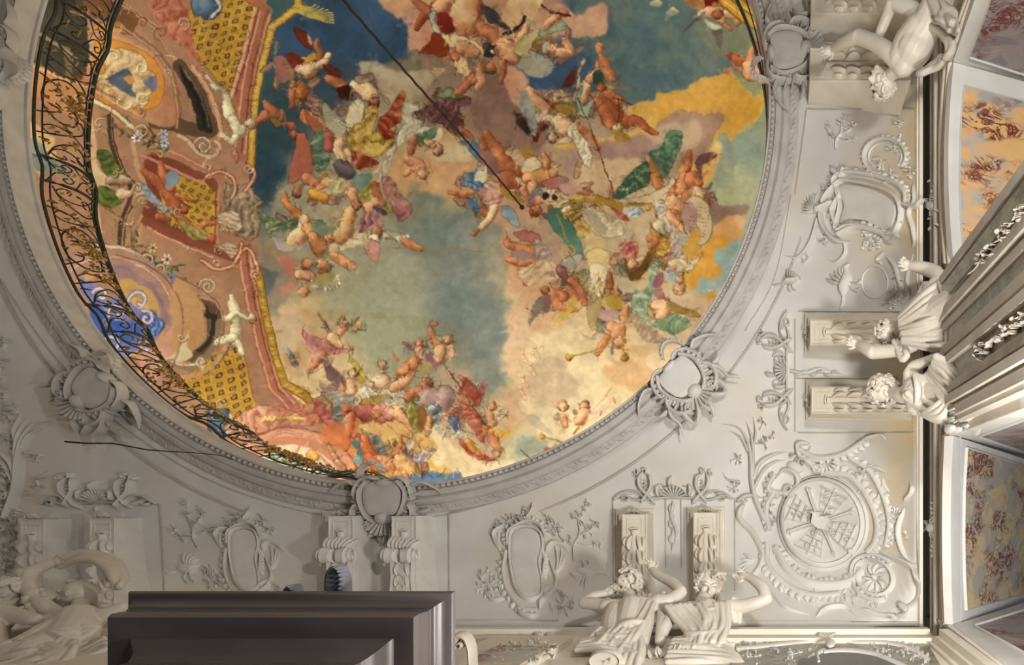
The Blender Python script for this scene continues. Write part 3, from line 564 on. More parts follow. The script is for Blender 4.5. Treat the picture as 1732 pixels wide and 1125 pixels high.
B('8fb088','912,55 935,44 948,38 956,42 952,50 930,56 915,60',1.2,'c0d4a8',ol='2c3c28'); L(SK,'920,48,6 932,35,6 945,28,5'); L(SR,'948,26,5 956,22,5'); line('3a2414','918,8 935,22 965,26',4,.9)
B('8a6434','898,70 925,60 940,68 945,85 930,92 912,88',2,'6a4c28'); head(935,82,10,'8a8a7c','c08858',190); L(SK,'950,90,8 966,88,6 962,75,5 955,68,4')
# -- centre right group
B('c8b08c','918,165 925,155 948,150 955,158 972,150 975,125 988,98 990,103 980,125 982,150 972,168 945,172 930,172',1.5,'a8906c',f=(60,14,'5c3c34','ead8b8'),ol='4a2c24'); B('5a2418','948,148 965,120 975,110 972,130 965,145',1.5)
B('7d3428','918,168 935,172 948,178 940,188 925,180',1.5); L(SK,'895,150,5 905,170,8 920,182,9 925,190,8'); L(SPL,'985,165,9 988,152,9 995,140,6'); L(SK,'996,135,6 1008,122,5 1012,108,5'); L('b86c3c','1014,88,5 1016,80,5'); L('b87040','1016,96,5 1024,115,9 1036,135,9')
B('709c74','978,150 985,145 980,165 990,178 1000,168 1005,172 992,195 980,190 972,172',1.5,'a0c09c',ol='2c4c34'); B('3f7048','1006,120 1018,122 1022,135 1010,145 1004,138',1.5,'2c5434')
head(1016,150,8,'6a4c2c','a85c34',270); L('9c5430','1020,165,10 1032,185,17 1040,200,15'); L('b0683c','1030,160,10 1045,170,9'); L('a85c34','1022,185,8 1032,205,9 1036,215,7'); L('a05028','1060,205,8 1080,205,7 1095,218,5 1110,225,4'); head(1045,215,9,'b89a4c','d8c890',90); B('b8923c','1038,228 1052,225 1066,236 1045,240',1,'8a6420'); B('6c6a60','1028,138 1045,140 1062,147 1072,148 1058,154 1040,150',1.5,'8a8878')
line('3a1c10','1036,165 1055,170 1068,178',1.6); line('3a1c10','1046,165 1046,195 1042,215',1.6)
B('c9a848','938,180 955,175 970,182 975,195 985,192 975,200 950,195',1.2,'8a7430',ol='4a3818'); L('d8bc70','948,200,8 956,202,8'); L('4c5a5c','962,198,5 968,200,5'); B('e2d8b8','905,195 930,195 938,205 920,210 908,205',1.2,'c8bca0'); L(SPL,'945,205,12 955,215,14'); L('5c201c','925,210,6 910,220,6 905,235,6'); head(935,232,8,'4a5658','d0b08c',90)
B('efe6c8','962,215 972,208 978,222 990,235 998,260 1000,285 990,280 978,262 970,240 960,225',1.5,'c8bc98',f=(20,7,'a0946c','fff8e0'),ol='5a3c30'); L('b87848','982,218,6 995,230,7 1010,250,5'); B('a8b0a0','890,150 905,190 908,220 900,232 888,200 880,170',2,'7f8a80'); B('2c1c1c','868,185 886,200 896,225 890,230 878,215 872,200',3,'4a342c')
line('4a2414','977,165 1000,220 1020,275 1040,330',2,1,False); line('a83c28','1033,305 1038,322',3,.8,False)
# blue cloak figure
B('5c84a8','776,240 800,240 810,250 815,262 828,275 830,285 815,275 800,262 790,250',1.5,'4a6c94',ol='2c4464'); L('b4683c','822,225,6 830,240,8 842,255,9 855,275,11 870,290,11'); L(SR,'812,235,5 818,250,5'); B('a87c70','808,255 825,258 845,280 850,292 835,298 822,285',2,'8a5c58'); L('9c5430','862,305,14 875,312,10')
B('5b86b4','782,312 785,296 800,294 812,280 815,292 812,310 832,312 830,320 812,324 795,316',1.2,'3c6490',f=(50,12,'2c4c7c','e8e4c0'),ol='2c4464'); B('e8e0b8','812,285 824,285 824,310 808,308 800,305',1.5,'cfd4b8')
L('c88450','800,325,5 785,328,5 772,330,4'); L('b06438','772,328,4 760,325,3'); L('c08060','778,318,2 776,308,3'); B('d8a088','815,320 840,315 850,330 842,345 820,345 812,335',2,'b06c60',f=(70,8,'8a3c34','f0d4b8')); L(SR,'812,345,6 818,358,6 828,365,5'); L(SPL,'838,350,6 828,372,5 812,385,5'); L(SR,'808,388,4 802,396,4'); B('4f74a4','793,338 805,340 812,355 805,360 795,350',1.2); B('6c8cb0','848,350 862,352 875,370 878,385 862,375 850,365',1.5,'c8d0c0',ol='3c5c84')
B('a8842c','870,255 890,250 905,258 895,275 885,265',1.5); B('d0b490','855,255 875,252 888,268 890,280 875,278 862,265',2,'c09a80'); B('dccca0','882,285 892,270 905,265 915,282 905,290 890,295',1.2,'efe4c0',ol='6a5438'); L('c48448','920,262,5 925,275,6 920,290,5'); L('c88c50','895,300,10 915,302,13 930,298,9'); L(SK,'935,292,7 944,282,4'); L(SK,'900,315,8 895,332,7'); B('dcd2b4','875,298 884,305 885,312 878,308',1); B('7c8484','900,320 915,318 918,328 905,330',1.2); B('a85c5c','915,312 935,302 950,300 958,310 940,322 925,318',1.5,'c08880',ol='5a2c2c'); B('d8b89c','945,318 960,310 975,308 985,318 970,328 950,325',1.5,'c09088')
L('c08050','885,320,6 892,335,5'); B('b48a3c','848,318 870,325 885,345 868,340 852,332',2,'8a6428'); head(908,352,9,'8a4c28','b87448',110); L('c08458','898,340,8 912,338,9'); B('8c6468','890,330 905,328 905,345 895,348',1.5); B('7c5458','915,360 922,358 926,372 920,370',1); L(SR,'928,350,5 938,362,5 942,368,4')
# skull, teal cloth, staff, lion
B('e0d6b0','918,322 945,325 960,335 955,345 945,352 930,345 920,340',1.5,'c8b88c',f=(60,9,'8a6c3c','fff4d4')); L('2c1c14','922,328,5 923,330,5'); L('3a2418','936,332,5 937,333,5')
B('5c9c78','926,360 945,350 960,355 965,370 975,395 984,420 985,432 975,430 955,410 940,395 930,380',1.5,'3f8462',ol='2c5440'); line('c09840','942,362 952,390 960,408',2.5,.95); line('c09840',spir(963,425,10,-130,.85,1,.9),3,.95)
B('c8a850','950,345 968,340 982,345 984,360 978,378 968,375 958,372 952,360',2,'8a7030',f=(50,6,'3a2c14','f4e4a8'),ol='4a3a1c'); L('e8dcb0','956,355,5 962,352,4')
B('d9bc68','975,375 992,380 1005,398 978,402 975,388',1,'c0a048',f=(90,7,'8a6c2c','efdc98')); B('ddc890','990,400 1008,398 1025,415 1020,440 1005,460 990,430',2,'c8b070')
# altar slab, white drapery figures
B('cfa43c','965,335 1000,330 1050,340 1068,345 1095,335 1085,348 1060,355 1010,342 975,340',.8,'a8842c',sharp=True,ol='5a4018'); B('e0cc94','965,328 990,332 970,338 958,336',1,'c0a050')
B('ded2b0','983,345 1000,350 1030,365 1050,370 1060,380 1058,395 1045,402 1015,402 1000,390 988,370',2,'c8bc9c',f=(125,17,'8f8468','fff8e4'),ol='7c7058'); B('bfb494','984,345 1000,355 1025,395 1010,398 992,375',2,'a8a084')
B('c85c48','1038,350 1055,358 1065,375 1055,372 1042,362',1.2,'b04838'); B('6c8cb4','1055,352 1075,350 1085,360 1078,368 1062,368',1.5,'c8d8d8',f=(60,7,'3c5c8c','e8efe8')); L('c8a040','1092,345,4 1096,352,4')
B('4f8a58','1040,325 1060,300 1080,280 1098,272 1100,290 1096,310 1080,322 1060,330 1045,335',1.5,'386c44',f=(110,15,'2c5434','a8c890'),ol='2c4430'); B('5a9464','1100,262 1120,245 1130,225 1148,222 1150,245 1140,270 1130,290 1118,300 1112,280',1.5,'3c7048',f=(10,11,'2c4c30','88b884'),ol='2c4430')
L('b87444','1098,270,4 1106,290,6 1112,305,9 1115,315,8'); L('b86c40','1165,258,6 1163,285,6'); L('b06438','1140,310,11 1138,330,9'); L('c88454','1158,300,12 1155,325,10'); L('c07040','1172,302,13 1180,310,10'); B('5c3434','1172,275 1185,262 1205,258 1212,264 1195,275 1185,285 1190,305 1182,300',1.5,'7c5450')
B('e6d8b4','1040,335 1080,335 1105,325 1125,315 1135,300 1140,310 1125,330 1150,330 1172,315 1160,330 1140,340 1115,338 1100,345 1070,342',1.5,'c8b890',ol='6a5440'); L('d8a878','1135,340,12 1145,350,10'); L('c07848','1178,325,8 1160,335,8 1158,350,5'); L(SPL,'1180,325,7 1186,335,5'); head(1184,342,7,'a87850','d8a888',90); wing('7c8478','1195,325 1204,308 1200,318 1190,322'); wing('6c7870','1200,330 1212,335 1205,338 1192,332')
L('b46c44','1138,365,9 1145,378,10'); head(1150,372,7,'8a4c28','b8683c',60); L('d09868','1132,360,5 1140,375,6 1155,388,5 1162,392,4'); B('9a938c','1112,340 1125,345 1128,358 1120,370 1112,360',1.5,'d8d4c0',f=(70,6,'5a5a60','efece0'))
# oval inscription tablet
q=[(1180+25*math.cos(a)+4*math.sin(a),372+42*math.sin(a)) for a in np.linspace(0,6.28,24)]
B('dccfac',q,.6,'d0bc9c',sharp=True,ol='4a5c38'); B('b8948c','1158,350 1165,340 1175,345 1178,385 1172,400 1160,385',2,'a88480',al=.8); line('6c8448',q,1.6,.8)
for r in range(9):
    for k in range(6):
        if rng.rand()<.75: x,y=1166+k*5.2+rng.rand()*1.5,350+r*6+k*.6; line('4a3c30',[(x,y),(x+rng.rand()*3,y+rng.rand()*2-1)],.9,.75,False)
L('c8c0a4','1115,382,9 1120,395,8',dk='5a5648'); B('d8a848','1100,375 1108,392 1125,400 1140,412 1125,435 1112,430 1105,405',2,'a87820',f=(60,11,'5a3810','f4d888'),ol='4a2c10'); B('dcd0b4','1125,365 1140,385 1150,410 1160,440 1150,445 1140,420 1130,395',1.5,'a89490',f=(20,7,'7c6468','fff4dc'))
B('e0b848','1165,400 1180,385 1185,400 1175,420 1160,430 1155,420',1.2,'cf9c38'); B('e6d8b0','1130,445 1150,440 1175,440 1190,425 1180,445 1165,460 1140,462 1132,455',1.5,'c8b48c',f=(100,8,'8f7c60','fff8dc'),ol='7c6448'); head(1150,482,9,'b8885c','e0b890',90); L('d8a878','1150,468,6 1150,475,6'); L(SK,'1140,456,4 1130,458,3')
B('d89078','1050,412 1070,410 1085,415 1082,430 1065,435 1052,425',1.5,'b86058',f=(60,7,'8a3c38','f4d8c0')); B('e0d4b0','1082,405 1100,400 1105,418 1090,432 1080,425',1.5,'c8b48c'); L('c87c4c','1100,405,7 1108,410,7 1100,418,5'); B('8a6424','1055,435 1070,460 1090,440 1105,420 1100,450 1080,475 1062,470',2,'6a4a18'); head(1070,445,8,'a07c40','dca880',90)
# green seated figure, spotted wing
B('7fae80','1080,480 1100,455 1112,440 1115,460 1108,475 1100,500 1098,530 1105,555 1085,540 1070,520 1075,495',2,'a8c8a0',f=(60,14,'4f8460','d8e8c4'),ol='4f7c58'); B('d8c094','1085,470 1100,462 1092,490 1075,490',1.5)
B('9a5c68','1118,462 1124,470 1118,485 1105,486 1108,472',1.2); B('a87074','1104,490 1120,488 1122,498 1108,502',1.2,'c89490'); B('90606a','1122,498 1135,504 1128,512 1120,506',1)
L('e0a880','1112,515,10 1125,520,10 1118,535,8'); head(1125,545,10,'a87058','e0b090',60); wing('b8963c','1133,510 1180,530 1175,536 1150,528 1132,520','8a7028',5); 
B('9cc890','1110,545 1140,530 1160,540 1168,552 1150,565 1125,562 1110,555',2,'78b07c',f=(40,16,'5c9868','b8dca4'),ol='5c9464'); B('cbb894','1070,530 1090,545 1110,560 1130,580 1100,578 1078,562 1068,545',2,'a8947c',f=(45,7,'8a7868','e0d0b0'))
# obelisk urn column
B('d8c07c','992,430 1010,420 1030,430 1022,460 1025,480 1018,505 1000,505 992,485 998,460',1.2,'e8d8a4',ol='8a7440'); B('efe4bc','1000,452 1015,448 1024,458 1020,478 1008,488 998,475',1,ol='a08c50'); line('c89c3c','1001,462 1006,466 1006,476',1.4); line('c89c3c','1012,460 1012,476',1.4); line('c89c3c','1018,462 1014,478',1.4)
B('c8b47c','994,505 1014,505 1010,545 1002,560 996,548',1,'a89458',ol='8a7440'); 
for i in range(40): x,y=rng.uniform(985,1018),rng.uniform(470,515); L(['8fae8c','d8c88c','b08c70'][i%3],[(x,y,2),(x+2,y+1,1.5)],ol=False)
L(SR,'1030,465,6 1032,485,5'); head(1042,495,8,'7c6c40','c07850',90); B('cfae3c','1025,505 1045,500 1052,515 1045,528 1028,520',1.5,'b0902c'); B('c090a0','1012,525 1035,525 1045,535 1025,545 1015,538',1.5,'d8b4b0')
L('d89c70','1035,552,11 1045,560,11'); head(1048,578,8,'c8982c','d8a474',90); L('d08858','1028,570,6 1018,585,6 1010,598,4'); L('e09c68','1058,520,6 1056,540,5'); B('c0bca0','985,565 1000,570 1010,572 995,576',1); B('8a887c','1035,575 1040,580 1039,600 1034,600',1.2)
line('c09830','1046,572 1015,590 968,604',2.4,.95,False); L('b08c28','970,602,2 966,604,4 963,605,5'); line('c09830','1055,560 1056,600',2.4,.95,False); L('b08c28','1056,598,2 1056,603,4 1057,606,5')
# -- centre left figures
B('c8b454','600,320 625,310 640,325 655,345 668,355 660,360 640,350 625,350',2,'8a8434',f=(50,11,'5c5c20','e0d48c')); B('a8626a','645,302 660,300 672,320 685,335 695,345 690,365 672,372 665,350 655,330',1.5,'b8847c',f=(60,12,'7c4450','dcb4a8'),ol='6a3440')
L(SR,'632,312,6 640,330,6 648,345,5'); B('5c8c74','600,300 625,290 630,300 615,320 600,325',2,'88b098'); L('d0a070','625,350,9 635,342,9'); B('8a5060','612,365 630,360 650,375 640,385 620,385 608,395 605,380',1.5,'c89c94',f=(30,9,'6a3448','e4c8b4')); B('5a4454','632,350 650,355 655,362 640,362',1.5)
head(638,390,9,'c8a850','c88454',80); L('d8d0b0','634,405,8 638,408,7'); B('d8a090','612,395 625,400 640,410 642,430 638,445 625,430 612,412',1.5,'c08478',ol='8a5048'); L('a8a88c','655,395,9 672,400,8'); B('f0ecd4','670,400 690,395 692,402 680,410',1.2); L('c07c50','680,405,5 695,413,6 710,420,5'); line('a87c40','664,418 720,420 818,426',2,.95,False)
B('e8dcae','545,410 570,400 600,395 620,395 615,415 590,420 560,425',1.5,'d0c890',f=(10,10,'a8a470','fff8d8')); B('5c8c54','442,362 460,366 480,375 502,368 505,378 480,388 458,392 470,405 455,400 448,380',1.5,'98b878',f=(60,10,'3c6c3c','ece0a8'),ol='4f6c40')
L('d88848','480,325,4 485,345,6 500,360,7 512,370,6'); L('e8c08c','514,372,8 508,395,12 498,405,13'); L('d89858','520,385,10 528,398,8'); B('8c90a0','460,400 480,408 500,418 520,412 518,420 490,425 470,420',1.5,'c4c4c0'); L('d8945c','575,380,8 560,400,9 552,405,7'); L('e0ac70','600,345,4 590,368,9 585,390,12 575,400,11'); B('5c8c60','530,380 545,375 560,385 575,375 582,368 570,390 550,400 535,395',1.5,'8cb088')
L('d08c58','530,405,12 540,420,13'); head(522,445,9,'8a5c34','d08c5c',150); head(545,448,10,'a87040','d8a06c',60); L('d09058','562,432,6 580,440,6 600,452,4'); B('c8705c','470,435 490,435 500,450 490,470 478,455',1.5,'d89080'); L('d8a074','508,465,10 525,470,9'); head(515,492,8,'c08c4c','d8a070',90); q=[(550+20*math.cos(a)*.9+6*math.sin(a),472-8*math.cos(a)+7*math.sin(a)) for a in np.linspace(0,6.28,14)]; B('a8a060',q,1,sharp=True); B('d08870','475,490 490,475 500,485 480,498',1.5)
for i in range(30): t=i/30*3.6-.4; x=550+24*math.cos(t)+rng.randn()*1.5; y=476+14*math.sin(t)+rng.randn()*1.5; L(['d8b0a0','7c9468','efe0c0'][i%3],[(x,y,2),(x+1,y+1,2)],ol=False)
L('b87850','520,302,8 535,310,9'); head(503,322,9,'8a4c2c','c07c50',100); L('c88c58','540,318,5 555,308,6'); L('d09c34','530,330,9 548,335,9'); B('e0d8a8','555,305 580,300 590,320 575,328 560,322',1.5,'b8a870',f=(30,8,'7c7438','fff8d4')); L('d89c70','595,325,9 600,340,8'); head(603,345,8,'5a4430','c88458',100)
B('c08478','850,365 870,362 890,370 905,382 910,410 890,408 870,400 858,385',.1,al=0) if False else None
B('a85c4c','872,393 895,392 910,400 914,412 895,410 880,402',1.5,'c07868',ol='6a3430'); L('c07848','856,400,4 860,412,5 872,418,6 895,425,8 910,430,6'); L('c88050','858,437,5 875,440,7 900,442,10 915,445,10'); B('d8c8b0','905,405 925,418 935,435 930,450 915,455 905,430',2,'b09c94',f=(50,9,'7c645c','f4ead0'),ol='8a6c58'); B('a08c88','862,425 885,425 905,435 880,438',1.5); B('c8705c','875,455 890,470 905,472 925,465 940,470 900,482 878,472',1.5,'dc9c84'); B('efe0b8','880,455 920,440 945,455 940,475 905,485 885,475',2,'dcc094',f=(35,10,'a08468','fff8dc'),al=.85)
wing('b4b09c','945,470 985,440 975,430 950,445','8c8c80'); L('8a5450','948,460,8 958,475,8'); L('d08858','935,495,11 945,498,10'); L('cc7c50','955,492,6 975,505,5'); head(952,500,8,'b06844','d08c60',60); L('d08858','935,500,7 950,520,6 975,525,4'); L(SR,'918,492,6 925,490,5'); L('c87850','965,475,7 980,490,6 990,515,4'); wing('9c9884','930,505 893,548 900,520 918,500','7c7c70'); B('8a6464','922,500 933,505 930,525 915,530 918,515',1.5); B('d8ac3c','965,500 975,510 965,530 945,545 960,520',2,'e0bc58'); line('d8b44c',spir(955,540,20,180,.5),3,.8); line('d8b44c','938,548 955,528 985,522',3,.8)
# -- bottom: lady group, warrior, putti
wing('a87c7c','562,560 535,526 545,540 555,560 560,575','c8a498'); L('e0b080','580,552,8 575,562,9'); head(580,547,8,'c8944c','e0ac7c',270); wing('e4dcc0','590,550 610,535 600,548'); L('d8985c','600,560,5 608,548,4'); B('b46864','512,558 525,570 545,575 555,570 580,590 600,592 580,598 555,600 530,595 518,580',1.5,'d09890',f=(20,11,'8a4448','ecc4b0'),ol='7c4040'); L('c07c50','545,600,7 530,620,5 522,630,4'); L('e0b480','562,570,7 575,585,7'); B('d8a898','520,585 540,605 548,600 530,590',1.2)
for i in range(16): x,y=612+rng.randn()*5,555+rng.randn()*5; L('7c8458',[(x,y,2),(x+4,y+3,1)],ol=False)
L('a8b0a0','490,600,5 484,588,3'); L('5c6468','492,600,4 498,615,4 502,618,3')
wing('8a6864','590,655 546,600 552,625 562,650','6a4c54'); wing('b08c80','585,658 540,650 550,662 565,668'); B('c8b44c','592,602 600,608 612,628 620,640 612,650 600,640 598,620',1.5,'8a7c2c',ol='5c5020')
head(597,632,8,'6c6844','dca078',280); L('e8bc90','592,648,10 594,660,9'); L('d89468','578,655,6 580,670,6 590,682,4'); B('b8b8a4','552,665 575,660 590,670 605,668 598,690 575,690 562,680',1.5,'8c9488',f=(60,9,'5c6464','e0e0cc')); B('a84c48','530,675 545,680 558,700 575,720 590,722 570,730 545,712',1.5,'c87c70',f=(60,11,'7c2c34','dca090'),ol='6a2430'); B('4c5c60','562,690 590,690 602,700 590,715 570,715',1.5,'6c7c78',ol='2c3838'); line('a8acac','562,706 590,690 615,675',3,.95,False)
L('d87848','592,705,8 588,730,7 585,755,6'); B('5c7c84','566,725 585,712 592,705 580,730 570,740 566,732',1.2,'8aa4a4'); L('b86440','580,700,5 588,690,6'); B('e08048','540,735 560,715 580,720 590,750 575,760 550,750',3,'cf6c3c',al=.85)
head(646,618,8,'8c8450','dca880',300); L('e8c498','645,630,6 644,640,8'); L('ecc8a0','638,645,12 648,645,12'); L('e4b488','628,650,6 618,665,6'); L('d89c70','612,672,6 610,678,4'); B('dcd4b4','606,660 625,655 640,665 650,655 670,652 685,660 690,680 675,690 655,685 640,690 620,680',2,'b8b498',f=(115,13,'7c7c68','fffbe4'),ol='6c6850'); B('a08838','610,680 625,672 640,668 655,672 625,690 605,700',1.5,'c8b868',ol='5c4c1c')
L('a85450','615,698,13 635,700,12'); L('c07c70','645,700,14 662,702,12'); L('c8903c','636,705,6 640,700,5'); L('dca878','670,695,8 688,715,6 700,728,5'); B('c8c078','690,655 700,665 700,690 710,720 702,730 692,710 686,680',1.5,'8a8a38',f=(15,9,'5c5c20','f4f0b8'),ol='5c5428'); B('a87838','708,690 720,695 722,715 712,730 704,705',1.5,'7c5424')
L('e0ac78','668,655,8 690,640,7 698,632,5'); head(716,655,10,'9c5c3c','c87c58',330); L('c07850','690,672,7 702,662,7 715,662,6'); L('a89088','728,672,14 742,675,18 755,672,14',dk='5c4848'); B('5c6c74','725,690 740,685 748,700 740,725 732,715',1.5,'c8d0c8',f=(60,9,'2c3c4c','eef0e4'),ol='2c3840'); L('c89060','728,705,5 724,725,5'); L('4c6490','768,715,9 775,730,9',dk='1c2c54'); L('d4d4bc','778,735,7 788,745,7'); L('c8943c','792,750,7 805,765,6 812,772,5')
B('a85040','780,640 800,650 808,660 818,645 818,660 812,680 800,690 785,672 770,665 780,655',1.5,'c87c64',f=(60,12,'7c2c24','e0b094'),ol='6a2c24'); B('b85c44','755,700 780,690 800,695 812,715 818,745 808,740 790,715 770,702',1.5,'dca888',f=(70,11,'7c2c24','f0ccb0'),ol='6a2c24'); B('cc5c44','775,740 800,765 820,770 842,780 820,778 795,770 778,755',1.5,'a84434'); B('e0d8b4','735,722 755,718 770,730 775,742 755,738 738,732',1.5,'b8b498',f=(40,7,'6c6c5c','fffbe8')); L('c88860','780,676,7 798,682,6')
line('6a4830','756,622 800,690 856,768',2.2,.95,False); head(830,688,8,'7c5434','dc9c70',300); L('d8a474','826,702,9 832,715,10'); L('d0845c','830,735,9 838,752,7 842,758,5'); wing('efe8d0','842,702 858,690 852,705 842,712','d8ccb0'); B('dcac34','835,725 850,730 862,725 878,715 868,730 852,740 838,738',1.5,'efcc6c'); B('d8ac48','826,675 834,665 836,672 830,682',1); L('d4a048','820,725,6 818,735,5')
head(708,583,7,'a8744c','dc9c74',300); L('dca880','708,596,8 710,605,8'); wing('9c7478','700,592 682,577 688,590'); wing('e0d4b0','720,592 722,572 716,580'); L('cc8450','695,618,9 682,628,6 672,632,4'); L('d08c58','702,612,8 700,620,8'); B('c87c54','662,590 670,605 680,612 692,605 690,612 672,612 664,602',1.2,'a85434'); L('cc8858','728,560,5 734,575,5 742,582,5'); L('d07c54','724,550,4 736,547,4'); L('dca878','745,590,9 742,605,9 730,612,7'); head(757,575,8,'c8a050','dca47c',300); L('e0b08c','762,590,6 765,600,5'); B('8a5868','718,600 728,595 735,605 738,630 732,622 720,615',1.5,'a87c88'); B('e0d4a0','712,615 728,612 730,622 720,632 712,625',1.5,'b8a868'); line('6a6450','750,612 756,622',2)
# putti at the foot
B('6c7c7c','610,725 618,730 640,740 650,760 656,780 645,775 632,750',1.2,'98a094',f=(60,8,'3c4848','dcdcc4'),ol='2c3434'); B('5c8080','592,748 610,746 615,760 612,775 604,762',1.2,'3c5c5c'); B('7ca09c','595,778 610,768 618,780 614,785',1.2)
L('c4683c','618,740,6 620,755,8 628,768,11'); L('dc9868','635,782,12 655,785,11 668,788,8'); L('dc9058','672,785,8 674,800,5 676,804,4'); L('d88c58','660,790,7 662,802,5'); L('b86438','625,775,9 640,792,8'); head(663,750,7,'8a5c34','d89c6c',300); L('c88450','672,765,9 680,770,9'); L('dca868','680,780,13 692,790,10 698,800,6'); L('dc9464','684,800,5 688,812,4'); wing('e8dcc4','685,750 702,742 698,756 688,762','d0c0a8'); L('c07c48','678,745,4 676,738,4'); B('94888c','690,768 705,768 720,760 738,757 730,770 722,782 705,785',1.5,'c8b8b0',f=(30,9,'5c4c54','e8dcd4'),ol='4c3c44'); line('6a4428','650,714 665,728 672,735 700,745 712,762',1.2)
B('e8c888','655,735 668,725 678,735 672,745',1.2,al=.5)
# faint cloud cherubs and trumpeters
for x,y in ((905,590),(885,600),(898,620),(885,640),(882,660)): L('e0b088',[(x,y+3,4),(x+3,y+9,4.5),(x+7,y+14,3)],dk='c08a60',al=.8); L('e0b088',[(x+2,y+6,2),(x-7,y+9,1.6)],dk='c08a60',al=.7); L('dca878',[(x-1,y-3,3.6),(x,y-3,3.6)],dk='b07850',al=.85); line('c8a890',[(x+4,y+2),(x+13,y-4),(x+15,y+3)],2,.5)
head(952,690,8,'c88c44','e8b888',270); L('e4ac78','952,705,6 956,720,5'); head(988,688,8,'a8703c','dca070',290); L('dca070','988,700,9 982,712,9'); wing('c8c0a8','944,700 936,708 944,712'); wing('b8b8a4','978,698 970,694 974,702')
line('d09858','985,725 1010,690 1036,655',2); B('f0e0c0','1010,685 1035,668 1028,690 1010,705 996,715',1.5,'e8d0a8',ol='d8a070'); line('c05c38','1038,672 1040,682',2); line('c05c38','1018,695 1016,702',2)
line('b08028','918,738 940,745 955,752',3); L('b08028','917,736,5 918,738,4'); line('b08028','980,725 972,735',4); B('b04c30','918,758 935,757 945,754 930,768',1); 
B('a8a890','880,695 905,705 925,720 935,735 915,725 895,712',2,al=.5); line('4a3a28','880,760 890,772 900,778',1.4)
# -- right-hand upper group
B('d2965c','1150,-20 1200,-25 1215,0 1210,15 1180,18 1165,8',2,'8a5c30'); B('7c1c14','1190,-10 1220,-5 1232,10 1228,20 1222,8 1205,5 1200,18 1192,10',1.5,'5c1410'); L(SK,'1200,20,9 1215,22,10 1222,35,8'); head(1214,22,8,'5c3c20','a86438',90); B('e4d8b4','1180,20 1195,15 1190,28 1182,32',1,'c8bc94'); wing('4c4840','1190,22 1153,52 1170,42 1185,32','6c685c'); wing('545044','1202,38 1217,82 1222,60 1215,45','6c685c'); B('dce0bc','1190,32 1210,38 1220,48 1205,48',1.2,'a8b890'); L(SR,'1228,42,4 1236,50,3'); head(1246,36,7,'8a8474','c88458',0); L(SPL,'1230,22,7 1245,24,8')
for s in ('1200,-40 1250,5 1280,30 1300,60','1225,0 1262,30 1290,50 1305,90'): line('8a6420',s,22,1); line('cf9c34',s,14,1); line('f0cc60',s,3,.6)
B('a8503c','1255,-30 1330,-40 1330,30 1300,30 1275,15 1262,0',2,'c87c60',f=(50,12,'6a2418','e0a080')); L('8a3418','1296,55,8 1292,75,8 1290,90,6')
L('c07c50','1275,80,3 1270,92,6 1275,110,10'); L('9c4c2c','1230,92,4 1245,100,6 1255,108,8'); L('d09868','1270,120,14 1285,125,13'); B('8a4830','1222,120 1235,115 1255,115 1240,125 1230,130',1.5,'e0c090'); wing('8a8058','1278,92 1290,105 1285,110'); L('a85c3c','1290,110,7 1300,108,6')
for x,y in ((1106,4),(1133,18)):
    for k in range(9): a=k*.35+.2; line('c8cc88',[(x+6,y-6),(x+4-10*math.cos(a),y+8*math.sin(a))],1.8,.8,False)
# broken brushwork over everything: short curved dabs in the local pigment, pushed lighter, darker or redder
LC=np.abs(CV-np.stack([blur(CV[...,k],14) for k in range(3)],-1)).sum(-1); LC=blur(LC,6)
def dabs(n,x0,y0,x1,y1,w,k,al,box=None,thr=.12):
    for _ in range(n):
        x,y=rng.uniform(x0,x1),rng.uniform(y0,y1); j,i=int(y-FY0),int(x-FX0)
        if LC[j,i]<thr: continue
        if box is not None and not inside(box,np.array([x]),np.array([y]))[0]: continue
        c=CV[j,i]; g=rng.randn()*k; c=np.clip(c*(1+g)+np.array([.05,.0,-.04])*rng.randn()*k*2,0,1)
        a=rng.uniform(0,6.28); l=rng.uniform(1.2,2.8)*w; q=[(x+math.cos(a)*t*l-math.sin(a)*t*t*l*.5,y+math.sin(a)*t*l+math.cos(a)*t*t*l*.5) for t in (-1,0,1)]
        line('%02x%02x%02x'%tuple(int(v*255) for v in c),q,w,al,False)
FIGS=[pt(s) for s in ('455,60 700,150 720,10 1030,0 1100,260 1240,250 1250,420 1180,570 1050,620 900,560 830,400 740,300 680,420 600,500 450,500 430,300','500,520 780,540 880,680 850,800 600,820 500,660','30,0 430,0 440,420 450,700 400,760 200,560 40,300')]
for P_,n in ((FIGS[0],5200),(FIGS[1],2600),(FIGS[2],2200)):
    dabs(n,P_[:,0].min(),P_[:,1].min(),P_[:,0].max(),P_[:,1].max(),2.0,.22,.5,P_)
dabs(2500,440,0,1300,800,5,.05,.3,None,-1)
# contour and highlight strokes of the drapery
for P_,n in ((FIGS[0],2600),(FIGS[1],1300),(FIGS[2],700)):
    for _ in range(n):
        x,y=rng.uniform(P_[:,0].min(),P_[:,0].max()),rng.uniform(P_[:,1].min(),P_[:,1].max())
        if LC[int(y-FY0),int(x-FX0)]<.17 or not inside(P_,np.array([x]),np.array([y]))[0]: continue
        a=N1[int(y-FY0),int(x-FX0)]*5+rng.randn()*.5; l=rng.uniform(4,11); k=rng.uniform(-.5,.5); dk_=rng.rand()<.58
        q=[(x+math.cos(a)*t*l-math.sin(a)*t*t*l*k,y+math.sin(a)*t*l+math.cos(a)*t*t*l*k) for t in (-1,-.3,.4,1)]
        c=CV[int(y-FY0),int(x-FX0)]; c=c*np.array([.42,.34,.32]) if dk_ else np.clip(c*1.12+.13,0,1)
        line('%02x%02x%02x'%tuple(int(v*255) for v in c),q,1.1 if dk_ else 1.9,.62 if dk_ else .5,False)
